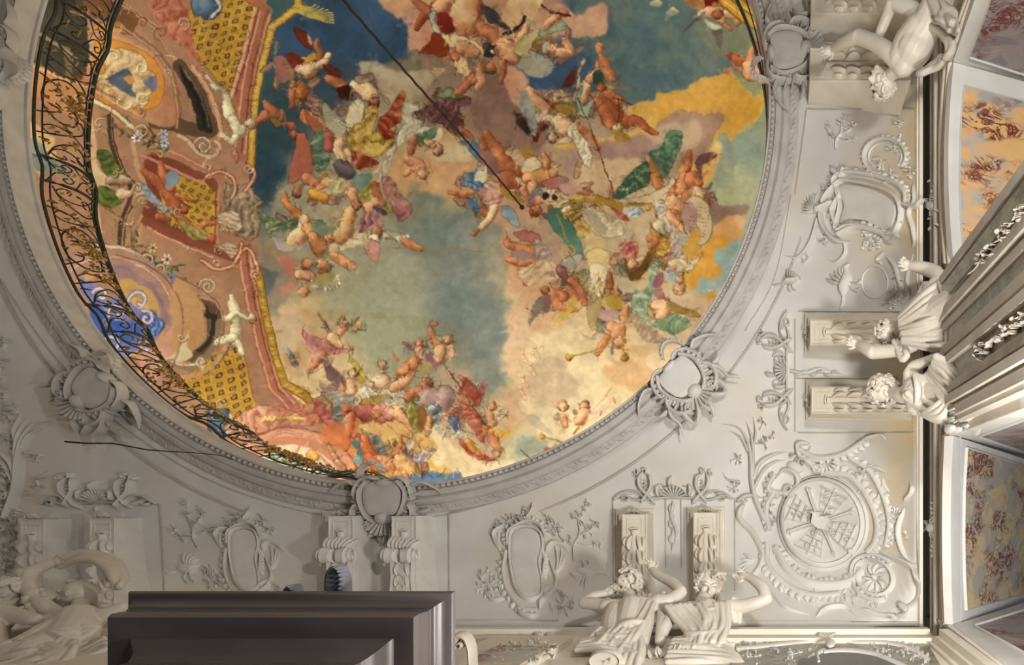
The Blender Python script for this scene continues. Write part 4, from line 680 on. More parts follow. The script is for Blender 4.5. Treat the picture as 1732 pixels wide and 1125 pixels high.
# slight drag of the whole surface so no outline is mechanical
jx=np.clip((np.arange(FW)[None]+N1*2.5+N4*1.1).astype(int),0,FW-1); jy=np.clip((np.arange(FH)[:,None]+N2*2.5-N4*1.1).astype(int),0,FH-1)
CV=CV[jy,jx]
glz=np.zeros((FH,FW))
for P_ in FIGS[:2]: glz=np.maximum(glz,inside(P_,GX,GY).astype(float))
glz=blur(glz,12)*np.clip(.55+N3*.9,0,1)*.45
CV=CV*(1-glz[...,None]*np.array([.14,.24,.34])); CV[...,1]-=.38*np.clip(CV[...,1]-np.maximum(CV[...,0],CV[...,2]),0,1); CV[...,2]-=.12*np.clip(CV[...,2]-np.maximum(CV[...,0],CV[...,1]),0,1); lum=CV.mean(-1,keepdims=True); CV=CV*.86+lum*.14
CV=np.clip(CV*(1+N4[...,None]*.07+N1[...,None]*.06),0,1)
# ---------------------------------------------------------------- room shell
# coved ceiling: from the circular rim out to the four walls
nth=720; th=np.sort(np.r_[np.arange(nth-4)/(nth-4)*2*math.pi,[math.atan2(q,p)%(2*math.pi) for p in (XR-CX,XL-CX) for q in (YB-CY,YT-CY)]]); ro=R+.30; rad=[]
ct,st=np.cos(th),np.sin(th); ct=np.where(abs(ct)<1e-9,1e-9,ct); st=np.where(abs(st)<1e-9,1e-9,st)
with np.errstate(divide='ignore'):
    tx=np.where(ct>0,(XR-CX)/ct,(XL-CX)/ct); ty=np.where(st>0,(YB-CY)/st,(YT-CY)/st)
tm=np.minimum(tx,ty)
u=np.linspace(0,1,44)**.8; rr=ro+(tm-ro)[None,:]*u[:,None]
X=CX+rr*ct; Y=CY+rr*st; G=np.stack([X,Y,EY+cov(X,Y)],-1)
b=MB(); b.grid(G,close_v=True); o=struct(b.build('ceiling','plaster')); 
md=o.modifiers.new('thick','SOLIDIFY'); md.thickness=.04; md.offset=1
# circular rim of the opening: turned mouldings, carved leaf ring, beads, inner fascia
def ringz(name,prof,m,parent=None,nn=360):
    t=np.arange(nn)/nn*2*math.pi; G=np.zeros((len(prof),nn,3))
    for i,(dr,h) in enumerate(prof): G[i,:,0]=CX+(R+dr)*np.cos(t); G[i,:,1]=CY+(R+dr)*np.sin(t); G[i,:,2]=EY+h
    b=MB(); b.grid(G,close_v=True); return b.build(name,m,parent,ang=35)
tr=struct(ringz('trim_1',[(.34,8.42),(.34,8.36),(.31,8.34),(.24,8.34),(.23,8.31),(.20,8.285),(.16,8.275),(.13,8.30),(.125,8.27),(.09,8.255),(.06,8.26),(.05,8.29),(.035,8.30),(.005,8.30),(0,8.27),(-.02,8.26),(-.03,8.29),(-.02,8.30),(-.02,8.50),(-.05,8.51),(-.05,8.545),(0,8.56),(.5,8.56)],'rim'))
b=MB(); nb=410
for k in range(nb):
    a=k/nb*2*math.pi; c=(CX+(R+.022)*math.cos(a),CY+(R+.022)*math.sin(a),EY+8.285)
    b.ball(c,(.027,.027,.032),5)
bd=b.build('beading','rim',tr)
b=MB(); nb=520
for k in range(nb):
    a=k/nb*2*math.pi; q=.025*math.sin(k*2.3); c=np.array([CX+(R+.275+q)*math.cos(a),CY+(R+.275+q)*math.sin(a),EY+8.335]); t=np.array([-math.sin(a+.7),math.cos(a+.7),0])
    b.tube([c-t*.03,c,c+t*.035],[.008,.018+.006*math.sin(k*1.7),.004],5)
b.build('leaf_carving','rim',tr)
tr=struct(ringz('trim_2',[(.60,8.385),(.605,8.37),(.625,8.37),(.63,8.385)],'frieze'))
# gallery floor above and painted vault
b=MB(); t=np.arange(120)/120*2*math.pi; G=np.zeros((2,120,3))
for i,dr in enumerate((.3,3.3)): G[i,:,0]=CX+(R+dr)*np.cos(t); G[i,:,1]=CY+(R+dr)*np.sin(t); G[i,:,2]=EY+8.56
b.grid(G,close_v=True); struct(b.build('floor','rim'))
RV,HV0,HV1=8.0,12.7,8.5
def vaulth(x,y): return HV0-(HV0-HV1)*(np.hypot(x-CX,y-CY)/RV)**3
def vray(px,py):
    a,c=(px-ZX)/K,(py-ZY)/K; lo=np.full(px.shape,8.5); hi=np.full(px.shape,HV0)
    for _ in range(22):
        m=(lo+hi)/2; g=m-vaulth(a*m,c*m); lo=np.where(g<0,m,lo); hi=np.where(g<0,hi,m)
    return (lo+hi)/2
STEP=1.33
gx=np.arange(FX0+2,FX1-2,STEP); gy=np.arange(FY0+2,FY1-2,STEP); PX,PY=np.meshgrid(gx,gy)
HHv=vray(PX,PY); VV=W(PX,PY,HHv).reshape(-1,3)
ny_,nx_=PX.shape; idx=np.arange(ny_*nx_).reshape(ny_,nx_)
Fq=np.stack([idx[:-1,:-1],idx[:-1,1:],idx[1:,1:],idx[1:,:-1]],-1).reshape(-1,4)
me=bpy.data.meshes.new('ceiling'); me.vertices.add(len(VV)); me.vertices.foreach_set('co',VV.ravel())
me.loops.add(Fq.size); me.loops.foreach_set('vertex_index',Fq.ravel().astype(np.int32)); me.polygons.add(len(Fq)); me.polygons.foreach_set('loop_start',(np.arange(len(Fq))*4).astype(np.int32))
me.update(); me.polygons.foreach_set('use_smooth',np.ones(len(Fq),bool))
ii=np.clip(PX-FX0,0,FW-2); jj=np.clip(PY-FY0,0,FH-2); i0=ii.astype(int); j0=jj.astype(int); fu=(ii-i0)[...,None]; fv=(jj-j0)[...,None]
cc=(CV[j0,i0]*(1-fu)+CV[j0,i0+1]*fu)*(1-fv)+(CV[j0+1,i0]*(1-fu)+CV[j0+1,i0+1]*fu)*fv
lin=np.where(cc<=.04045,cc/12.92,((cc+.055)/1.055)**2.4)
at=me.attributes.new('fresco','FLOAT_COLOR','POINT'); at.data.foreach_set('color',np.concatenate([lin.reshape(-1,3),np.ones((len(VV),1))],1).ravel().astype(np.float32))
m=bpy.data.materials.new('fresco_on_plaster'); m.use_nodes=True; N=m.node_tree.nodes; Lk=m.node_tree.links; bs=N['Principled BSDF']; bs.inputs['Roughness'].default_value=.85; bs.inputs['Specular IOR Level'].default_value=.1
an=N.new('ShaderNodeAttribute'); an.attribute_name='fresco'; tc=N.new('ShaderNodeTexCoord'); nn=N.new('ShaderNodeTexNoise'); nn.inputs['Scale'].default_value=7; nn.inputs['Detail'].default_value=8; Lk.new(tc.outputs['Object'],nn.inputs['Vector'])
mr=N.new('ShaderNodeMapRange'); mr.inputs[3].default_value=.86; mr.inputs[4].default_value=1.12; Lk.new(nn.outputs[0],mr.inputs[0]); vm=N.new('ShaderNodeVectorMath'); vm.operation='SCALE'; Lk.new(an.outputs['Color'],vm.inputs[0]); Lk.new(mr.outputs[0],vm.inputs[3]); Lk.new(vm.outputs[0],bs.inputs['Base Color'])
me.materials.append(m); vo=bpy.data.objects.new('ceiling',me); COL.objects.link(vo); struct(vo)
# rest of the vault beyond the painted centre (seen only from other places)
t=np.arange(96)/96*2*math.pi; rr=np.linspace(0,1,20)[:,None]; X=CX+rr*RV*np.cos(t); Y=CY+rr*RV*np.sin(t)
b=MB(); b.grid(np.stack([X,Y,EY+vaulth(X,Y)+.06],-1),close_v=True); struct(b.build('ceiling','cream'))
# walls
def quad(name,P,m): b=MB(); b.add(P,[(0,1,2,3)]); return struct(b.build(name,m,smooth=False))
WX,WY=XR+.33,YB+.30
# ---------------------------------------------------------------- walls below the cove
def marble(name,cols,red,seed,sc=1.6):
    m=bpy.data.materials.new(name); m.use_nodes=True; nt=m.node_tree; N=nt.nodes; Lk=nt.links; b=N['Principled BSDF']; b.inputs['Roughness'].default_value=.3
    tc=N.new('ShaderNodeTexCoord'); mp=N.new('ShaderNodeMapping'); mp.inputs['Location'].default_value=(seed,seed*1.7,seed*.6); mp.inputs['Rotation'].default_value=(.3,.5,.7); mp.inputs['Scale'].default_value=(1,2.2,1.3); Lk.new(tc.outputs['Object'],mp.inputs[0])
    n1=N.new('ShaderNodeTexNoise'); n1.inputs['Scale'].default_value=sc; n1.inputs['Detail'].default_value=7; n1.inputs['Distortion'].default_value=1.8; Lk.new(mp.outputs[0],n1.inputs['Vector'])
    r=N.new('ShaderNodeValToRGB'); e=r.color_ramp.elements; e[0].position=.36; e[0].color=(*cols[0],1); e[1].position=.66; e[1].color=(*cols[-1],1)
    for i,c in enumerate(cols[1:-1]): q=e.new(.36+.3*(i+1)/(len(cols)-1)); q.color=(*c,1)
    Lk.new(n1.outputs[0],r.inputs[0])
    n2=N.new('ShaderNodeTexNoise'); n2.inputs['Scale'].default_value=sc*2.4; n2.inputs['Detail'].default_value=10; n2.inputs['Roughness'].default_value=.72; n2.inputs['Distortion'].default_value=.9; Lk.new(mp.outputs[0],n2.inputs['Vector'])
    n3=N.new('ShaderNodeTexNoise'); n3.inputs['Scale'].default_value=sc*.9; n3.inputs['Detail'].default_value=3; Lk.new(mp.outputs[0],n3.inputs['Vector'])
    a=N.new('ShaderNodeMath'); a.operation='SUBTRACT'; Lk.new(n2.outputs[0],a.inputs[0]); a.inputs[1].default_value=.52
    ab=N.new('ShaderNodeMath'); ab.operation='ABSOLUTE'; Lk.new(a.outputs[0],ab.inputs[0])
    mr=N.new('ShaderNodeMapRange'); mr.inputs[1].default_value=.015; mr.inputs[2].default_value=.06; mr.inputs[3].default_value=1; mr.inputs[4].default_value=0; Lk.new(ab.outputs[0],mr.inputs[0])
    mk=N.new('ShaderNodeMapRange'); mk.inputs[1].default_value=.45; mk.inputs[2].default_value=.55; Lk.new(n3.outputs[0],mk.inputs[0])
    mu=N.new('ShaderNodeMath'); mu.operation='MULTIPLY'; Lk.new(mr.outputs[0],mu.inputs[0]); Lk.new(mk.outputs[0],mu.inputs[1])
    mx=N.new('ShaderNodeMixRGB'); Lk.new(mu.outputs[0],mx.inputs[0]); Lk.new(r.outputs[0],mx.inputs[1]); mx.inputs[2].default_value=(*red,1); Lk.new(mx.outputs[0],b.inputs['Base Color']); M[name]=m
marble('ochre_red_marble',[(.42,.38,.34),(.55,.45,.35),(.76,.44,.18),(.78,.48,.22)],(.16,.02,.02),3.1)
marble('ochre_grey_marble',[(.50,.44,.35),(.44,.42,.38),(.72,.52,.25),(.58,.50,.38)],(.20,.04,.02),7.7)
marble('violet_grey_marble',[(.26,.24,.27),(.38,.33,.33),(.34,.30,.32),(.52,.38,.24)],(.16,.03,.03),1.3,2.2)
marble('green_grey_marble',[(.20,.20,.13),(.28,.27,.19),(.36,.34,.25),(.24,.24,.17)],(.10,.10,.07),5.3,4)
def plane(p0,n):        # ray from the eye meets the plane; off along n
    p0=np.array(p0,float); n=np.array(n,float); n/=np.linalg.norm(n)
    def f(px,py,off):
        d=np.stack([(np.asarray(px,float)-ZX)/K,(np.asarray(py,float)-ZY)/K,np.ones_like(np.asarray(px,float))],-1)
        t=(p0@n)/(d@n); P=d*t[...,None]; P[...,2]+=EY; return P+n*np.asarray(off,float)[...,None]
    return f
XW=1.60; HJ=6.12
# plain wall planes (full height, with the bay openings left free on the right)
def wallbox(name,x0,x1,y0,y1,h0,h1,m='frieze'):
    b=MB(); b.box(((x0+x1)/2,(y0+y1)/2,EY+(h0+h1)/2),(x1-x0,y1-y0,h1-h0)); return struct(b.build(name,m,smooth=False))
yA1,yA2,yB1,yB2=-.61,1.097,-3.95,-2.10
wr=wallbox('wall_right',XW,XW+.12,YT,YB+.5,HJ+.17,7.75)
wallbox('wall_right',XW,XW+.12,YT,yB1,0,HJ+.17); wallbox('wall_right',XW,XW+.12,yB2,yA1,0,HJ+.17); wallbox('wall_right',XW,XW+.12,yA2,YB+.5,0,HJ+.17)
wallbox('wall_back',XL,XW,YB+.03,YB+.18,0,7.6,'cream'); wallbox('wall_left',XL-.15,XL,YT,YB+.1,0,7.2,'cream'); wallbox('wall_front',XL,XW,YT-.15,YT,0,7.2,'cream')
# cove lip and entablature of the right wall
def strip(name,segs,m,along='y',parent=None,c0=None,c1=None):
    b=MB()
    for (a,h0,bb,h1) in segs:
        if along=='y': b.box(((a+bb)/2,(YT+(c1 if c1 is not None else YB))/2,EY+(h0+h1)/2),(abs(bb-a),(c1 if c1 is not None else YB)-YT,h1-h0))
        else: b.box((((c0 if c0 is not None else XL)+(c1 if c1 is not None else XR))/2,(a+bb)/2,EY+(h0+h1)/2),((c1 if c1 is not None else XR)-(c0 if c0 is not None else XL),abs(bb-a),h1-h0))
    return b.build(name,m,parent,smooth=False)
t3=struct(strip('trim_3',[(XR-.005,6.97,XR+.03,7.03),(XR-.02,7.03,XR+.01,7.06)],'cream'))
t4=struct(strip('trim_4',[(XW-.01,6.93,XW,7.0),(XW-.035,6.80,XW,6.88),(XW-.03,6.66,XW,6.72),(XW-.055,6.60,XW,6.66),(XW-.03,6.45,XW,6.50)],'frieze'))
t5=struct(strip('trim_5',[(YB+.03,6.78,YB-.01,6.86),(YB+.03,6.66,YB-.03,6.74),(YB+.03,6.52,YB-.06,6.62),(YB+.03,6.30,YB-.02,6.40)],'cream','x'))
def archx(py,a,b,x0,x1): # bowed edge of an opening: px at its ends x1, at its crown x0
    t=(py-a)/(b-a); return x1-(x1-x0)*4*t*(1-t)
# bay soffits and reveals: white frames around marble panels
def bay(tag_,surf,outer,inner,mm,n):
    b=MB(surf); b.poly(outer,.0,-.08,.2); o=struct(b.build('window_%d'%n,'white',smooth=False))
    b=MB(surf); b.poly(inner,.006,-.01,.5); b.build('marble_panel',mm,o,smooth=False)
    b=MB(surf); b.ridge(inner,2.2,.022,closed=True,n=1,seg=3) if False else [b.ridge([inner[i],inner[(i+1)%len(inner)]],2.2,.022,n=2,seg=4) for i in range(len(inner))]; b.build('frame_moulding','white',o)
    return o
kA,kB=1.45,.30
sA=plane((XW,0,HJ),(kA,0,-1)); sB=plane((XW,0,HJ),(kB,0,-1))
pyA=np.linspace(737,1057,7); pyB=np.linspace(105,446,9)
outA=[(archx(y,737,1057,1608,1612),y) for y in pyA]+[(1775,1000),(1775,790)]
inA=[(1634,757),(1630,830),(1629,900),(1630,970),(1633,1032),(1770,994),(1770,800)]
bay('A',sA,outA,inA,'ochre_grey_marble',1)
outB=[(archx(y,105,446,1604,1613),y) for y in pyB]+[(1775,400),(1775,150)]
inB=[(1630,145),(1625,200),(1623,260),(1622,320),(1625,380),(1630,440),(1770,396),(1770,182)]
bay('B',sB,outB,inB,'ochre_red_marble',2)
# reveals
sD=plane((0,yA2-.006,0),(0,-1,0)); bay('D',sD,[(1612,1057),(1700,1030),(1790,1001),(1790,1183),(1700,1121)],[(1648,1060),(1775,1020),(1775,1130)],'violet_grey_marble',3)
sU=plane((0,yA1+.006,0),(0,1,0)); bay('U',sU,[(1612,736),(1690,707),(1790,668),(1790,797),(1700,768)],[(1655,737),(1780,690),(1780,780)],'violet_grey_marble',4)
sC=plane((0,yB1+.006,0),(0,1,0)); bay('C',sC,[(1612,104),(1652,-10),(1665,-50),(1800,-50),(1800,160)],[(1640,95),(1672,10),(1688,-45),(1790,-45),(1790,143)],'violet_grey_marble',5)
# archivolt mouldings along the bays
for nm,pts_ in (('trim_6',[(1668,-50),(1650,-8),(1611,103)]+[(archx(y,105,446,1603,1612)-1,y) for y in pyB]),('trim_7',[(archx(y,737,1057,1607,1611)-1,y) for y in pyA]+[(1611,1058),(1760,1168)]),('trim_8',[(1760,640),(1660,698),(1611,737)])):
    b=MB(SX(XW)); 
    for dx,w_,h_ in ((-11,2.2,.03),(-6.5,3.6,.045),(-2,2.4,.035)):
        b.ridge([(x+dx,y+(dx*.6 if (i>len(pts_)-3 and nm=='trim_7') else 0)) for i,(x,y) in enumerate(pts_)],w_,h_,n=3)
    struct(b.build(nm,'cream'))
# ornament tufts on the entablature of the right wall
def tuft(y,lab,seed):
    random.seed(seed); t=thing('entablature_cartouche',lab,'ornament',S0(1577,y),'shell cartouches on the right entablature')
    b=MB(SX(XW-.03)); b.shell(1570,y,13,150,250,6,3.5,.03); b.dome(1577,y,7,9,.05); b.spiral(1581,y-12,6,90,1,1,2.5,.03); b.spiral(1581,y+12,6,-90,1,-1,2.5,.03); b.build('shell','stucco',t)
    b=MB(SX(XW-.03))
    for k in range(12): b.leaf(1579+random.uniform(-4,4),y-45+k*8,90+random.uniform(-50,50),9,3,.03)
    b.build('leaf_drop','stucco',t)
def S0(px,py,h=7.0): return W(px,py,h)
tuft(348,'grey shell cartouche with leaf drops on the cornice above the orange marble bay',1); tuft(893,'grey shell cartouche with leaf drops on the cornice above the ochre and grey marble bay',2)
b=MB(SX(XW-.02)); b.dome(1570,1043,2.6,2.6,.02); tag(b.build('hole_spot','dark'),'small dark round hole plug near the corner of the right cornice','spot')  # small hole drawn as a raised dark dome
# corner pier and the pier between the bays
def pier(name,x0,ya,yb,prof,m='cream'):
    b=MB()
    for (y0,y1,dx,h1) in prof: b.box((x0+.15-dx/2+.1,(y0+y1)/2,EY+(2+h1)/2-1),(.3+dx+.2,y1-y0,h1+.0))
    return struct(b.build(name,m,smooth=False))
def zbox(b,x0,x1,y0,y1,h1,h0=-1.6): b.box(((x0+x1)/2,(y0+y1)/2,EY+(h0+h1)/2),(abs(x1-x0),abs(y1-y0),h1-h0))
b=MB(); zbox(b,1.47,1.75,1.13,1.35,6.10); zbox(b,1.44,1.75,1.20,1.35,6.14); zbox(b,1.40,1.75,1.27,1.36,6.2); struct(b.build('wall_right','cream',smooth=False))
b=MB()
for y0,y1,x0 in ((-2.06,-.68,1.50),(-2.00,-1.93,1.46),(-1.90,-1.74,1.47),(-1.68,-1.60,1.45),(-1.56,-1.50,1.47),(-1.36,-1.28,1.46),(-1.24,-1.17,1.44),(-1.0,-.93,1.46),(-.90,-.83,1.44),(-.80,-.72,1.47)): zbox(b,x0,1.72,y0,y1,6.05)
pr=struct(b.build('wall_right','frieze',smooth=False))
b=MB(); zbox(b,1.492,1.6,-1.49,-1.37,6.0); b.build('marble_strip','green_grey_marble',pr,smooth=False)
b=MB(); zbox(b,1.488,1.6,-1.17,-1.0,6.0); zbox(b,1.462,1.6,-1.89,-1.75,6.0); b.build('panel_ground','green_grey_marble',pr,smooth=False)
random.seed(11); b=MB(SX(1.46))
for k in range(70):
    t=random.random(); x=1650+t*90; s_=-1.17 if k%2 else -.735
    y=850+(x-1310)*s_+random.uniform(-9,9)
    if k%5==0: b.flower(x,y,4.5,.03)
    else: b.leaf(x,y,-50+random.uniform(-70,70),11,3.6,.03,random.uniform(-.8,.8))
b.ridge([(1640+i*14,850+(1640+i*14-1310)*-1.17+5*math.sin(i*1.9)) for i in range(8)],2,.02); b.ridge([(1650+i*14,850+(1650+i*14-1310)*-.735+5*math.sin(i*1.9)) for i in range(8)],2,.02)
b.build('vine_carving','frieze',pr)
# bottom wall: mirror bay at right, marble bay at left
sE=SY(YB+.02,.3)
b=MB(sE); b.poly([(1236,1090),(1570,1090),(1605,1150),(1236,1150)],.01,-.03); mb_=tag(b.build('overmantel_panel','green_grey_marble',smooth=False),'green grey marble field around the dark arched mirror at the lower right','panel')
t=thing('arched_mirror','dark arched mirror with a cream frame under the rocaille crest at the lower right','mirror',W(1420,1115,5.6))
b=MB(sE); q=[(1350+11*i,1125-20*math.sin(math.pi*(i+2)/18)+ (0 if i<12 else (i-12)*1.5)) for i in range(18)]; b.poly(q+[(1560,1160),(1340,1160)],.03,0); b.build('glass','dark',t,smooth=False)
b=MB(sE); b.ridge([(1385,1122),(1383,1108),(1395,1101)]+[(x,y-4) for x,y in q[4:]]+[(1545,1135)],6,.08); b.build('frame','white',t)
random.seed(3); t=thing('rocaille_crest','foaming shell and flower crest over the arched mirror at the lower right','ornament',W(1405,1090,6.2))
b=MB(sE); b.rocaille('1245,1098 1290,1094 1340,1088 1385,1082 1400,1075',6,.07,12,7,-1); b.rocaille('1410,1080 1450,1086 1500,1088 1540,1098 1572,1118',6,.07,14,8,-1); b.build('scroll','stucco',t)
b=MB(SY(YB-.02,.3)); b.shell(1400,1078,15,200,330,7,4.5,.05); b.dome(1404,1088,9,7,.08); b.build('shell','stucco',t)
b=MB(sE)
for cx_,cy_ in ((1262,1100),(1275,1112),(1330,1115),(1345,1106),(1375,1104),(1500,1100),(1530,1096),(1545,1108),(1560,1118),(1475,1095),(1310,1094)): b.sprig(cx_,cy_,13,9,.06)
b.build('flowers','stucco',t)
b=MB(SY(YB-.0)); b.poly([(800,1096),(838,1080),(975,1080),(895,1128),(870,1150),(760,1150)],.03,-.03); t=struct(b.build('window_6','cream',smooth=False))
b=MB(SY(YB-.04)); b.poly([(812,1105),(845,1092),(942,1092),(880,1125),(860,1150),(780,1150)],.008,-.02); b.build('marble_panel','ochre_grey_marble',t,smooth=False)
random.seed(8); t=thing('rocaille_crest','tangled shell and flower crest left of the bearded atlas over a marble bay','ornament',W(900,1085,6.2))
b=MB(SY(YB-.02,.3)); b.dome(912,1068,12,8,.08); b.shell(915,1072,14,200,340,6,4,.05); b.dome(930,1072,9,6,.05,30); b.build('shell','stucco',t)
b=MB(SY(YB-.03,.3)); 
for cx_,cy_ in ((905,1084),(890,1095),(870,1098),(850,1103),(915,1095),(925,1105),(830,1108),(838,1120),(900,1108)): b.sprig(cx_,cy_,13,10,.07)
b.ridge('815,1105 850,1100 890,1094 940,1090',3,.04); b.build('flowers','stucco',t)
# ---------------------------------------------------------------- incised panel lines on the cove
b=MB(S)
def ln(*p,w=1.6,h=.012): b.ridge(list(p),w,h,n=6,seg=3)
for s in ('1338,330 1310,470 1260,560','0,470 60,560 140,660 220,730 330,800 440,845 550,872 660,880','670,880 760,870 850,845 960,800 1060,740 1150,660'): b.ridge(s,1.4,.008,n=8,seg=3)
ln((1365,185),(1548,185)); ln((1365,185),(1345,330)); ln((1550,185),(1552,520)); ln((1350,527),(1545,527)); ln((1552,745),(1553,1052)); ln((1350,732),(1545,732)); ln((1270,1052),(1552,1052)); ln((1345,540),(1345,730)); ln((1347,640),(1470,640))
ln((760,868),(760,1050)); ln((760,1050),(945,1050)); ln((760,868),(830,850)); ln((1010,1050),(1035,1050)); ln((1037,843),(1037,990)); ln((1037,843),(1126,843)); ln((1126,843),(1126,960)); ln((1152,843),(1152,960)); ln((1152,843),(1243,843)); ln((1243,843),(1243,1000)); ln((1250,1046),(1268,1046))
ln((70,853),(158,853)); ln((182,853),(272,853)); ln((272,853),(278,1000)); ln((760,1068),(1000,1068),w=2.5); ln((1240,1068),(1550,1068),w=2.5)
struct(b.build('trim_9','frieze'))
# ---------------------------------------------------------------- consoles
def loc(surf,ox,oy,ang,sx=1.,sy=1.):
    c,s=math.cos(math.radians(ang)),math.sin(math.radians(ang))
    return lambda u,v,off: surf(ox+u*c*sx-v*s*sy,oy+u*s*sx+v*c*sy,off)
def SD(D):
    def f(px,py,off):
        h=covh(px,py)-D; return W(px,py,h)-np.array([0,0,1.])*np.asarray(off,float)[...,None]
    return f
def console(ox,oy,ang,Ln,wd,D,label,group,volute=False,dark=False,m='cream'):
    t=thing('console_bracket',label,'bracket',S(np.array(float(ox)),np.array(float(oy)),0.),group)
    f=loc(SD(D),ox,oy,ang)
    def slab(u0,u1,v0,v1,D0,top,name,mm=m):
        g=loc(SD(D0),ox,oy,ang); nu=14; U=np.linspace(u0,u1,nu)
        F=np.stack([g(U,np.full(nu,v),np.zeros(nu)) for v in (v0,v1)],1)      # nu,2,3
        T=F.copy(); T[...,2]+=top; b=MB(); b.grid(F); b.grid(T); b.grid(np.stack([F[:,0],T[:,0]],1)); b.grid(np.stack([F[:,1],T[:,1]],1))
        b.grid(np.stack([F[0],T[0]],1)); b.grid(np.stack([F[-1],T[-1]],1)); return b.build(name,mm,t,smooth=False)
    slab(0,Ln,-wd/2,wd/2,D,D+.12,'shaft')
    slab(-3,Ln,-wd/2-5,wd/2+5,D*.32,D*.32+.12,'side_moulding'); slab(-9,Ln,-wd/2-10,wd/2+10,D*.10,D*.1+.12,'back_plate')
    b=MB(f); e=wd/2-2
    for p in (((0,-e),(Ln,-e)),((0,e),(Ln,e)),((1,-e),(1,e))): b.ridge(p,2,.014,n=6,seg=3)
    e=wd/2-9
    for p in (((9,-e),(34,-e)),((9,e),(34,e)),((9,-e),(9,e))): b.ridge(p,1.3,.012,n=3,seg=3)
    b.build('panel_moulding',m,t)
    b=MB(f); u0=26
    b.ridge([(u0,0,1.5),(u0+6,0,1.0),(Ln*.55,0,.8),(Ln,0,1.1)],11,.045); b.ridge([(u0-1,-8,1),(u0-3,0,1.2),(u0-1,8,1)],4,.03)
    for k in range(5):
        u=u0+16+k*(Ln-u0-22)/5
        for sg in (-1,1): b.leaf(u+18,sg*(wd*.20),180-sg*16,27,9,.10,sg*.5); b.leaf(u+12,sg*(wd*.34),180-sg*34,17,6,.08,sg*.7)
    b.build('acanthus',m,t)
    if volute:
        b=MB(); c=f(np.array([66.]),np.array([0.]),np.array([.10]))[0]
        for sg in (-1,1):
            cc=f(np.array([66.]),np.array([sg*wd*.38]),np.array([.12]))[0]; ax=(f(np.array([66.]),np.array([wd*.5]),np.array([.12]))[0]-f(np.array([66.]),np.array([-wd*.5]),np.array([.12]))[0]); ax/=np.linalg.norm(ax)
            b.tube([c+ax*sg*.02+np.array([0,0,-.02]),c+ax*sg*.07,c+ax*sg*.13,c+ax*sg*.16],[.07,.085,.095,.06],14)
            q=[c+ax*sg*.17+np.array([0,math.cos(a_)*r_,math.sin(a_)*r_]) for a_,r_ in zip(np.linspace(0,9,26),np.linspace(.10,.015,26))]; b.tube(q,.016,6)
        b.build('volute',m,t)
        b=MB(f); b.ridge([(80,0,1),(100,0,1.05),(125,0,1.25),(150,0,1.5)],wd*.75,.06); 
        for k in range(4): b.ridge(spir(92+k*14,0,6,0,1,1,1.,9),2,.07+.01*k)
        for sg in (-1,1): b.ridge([(76,sg*wd*.4),(110,sg*wd*.38),(150,sg*wd*.5)],5,.08)
        for k in range(7): b.leaf(60,(k-3)*4.5,180+(k-3)*-9,26,6,.13,.2)
        b.build('scroll_body',m,t)
    b=MB(loc(SD(D*.4),ox,oy,ang)); random.seed(int(ox)); b.spiral(-5,8,4,0,1,1,2.5,.03); b.spiral(-5,-8,4,180,1,-1,2.5,.03); b.flower(-6,0,5,.05); b.build('cresting',m,t)
    return t
GB='pilaster brackets under the round opening'
console(1073,870,90,165,43,.42,'cream bracket with acanthus above the bearded atlas seen from behind',GB)
console(1194,867,90,165,43,.42,'cream bracket with acanthus above the atlas with the open mouth',GB)
console(577,873,90,150,44,.36,'scrolled grey bracket just left of the bottom rim cartouche',GB,True,m='stucco')
console(684,873,90,150,44,.36,'scrolled grey bracket just right of the bottom rim cartouche',GB,True,m='stucco')
console(56,879,90,150,42,.33,'shadowed bracket at far lower left, above the elbow of the veiled figure',GB,m='stucco')
console(174,877,90,150,44,.33,'shadowed bracket behind the arched veil of the figure at lower left',GB,m='stucco')
console(1372,677,0,170,46,.42,'bracket behind the curly haired atlas, lower of the pair on the right',GB)
console(1370,562,0,170,44,.42,'bracket behind the short haired atlas, upper of the pair on the right',GB)
console(1370,110,0,170,58,.45,'broad bracket behind the overturned nude figure at upper right',GB)
console(1372,0,0,170,50,.45,'bracket cut by the top edge beside the rim cartouche at upper right',GB)
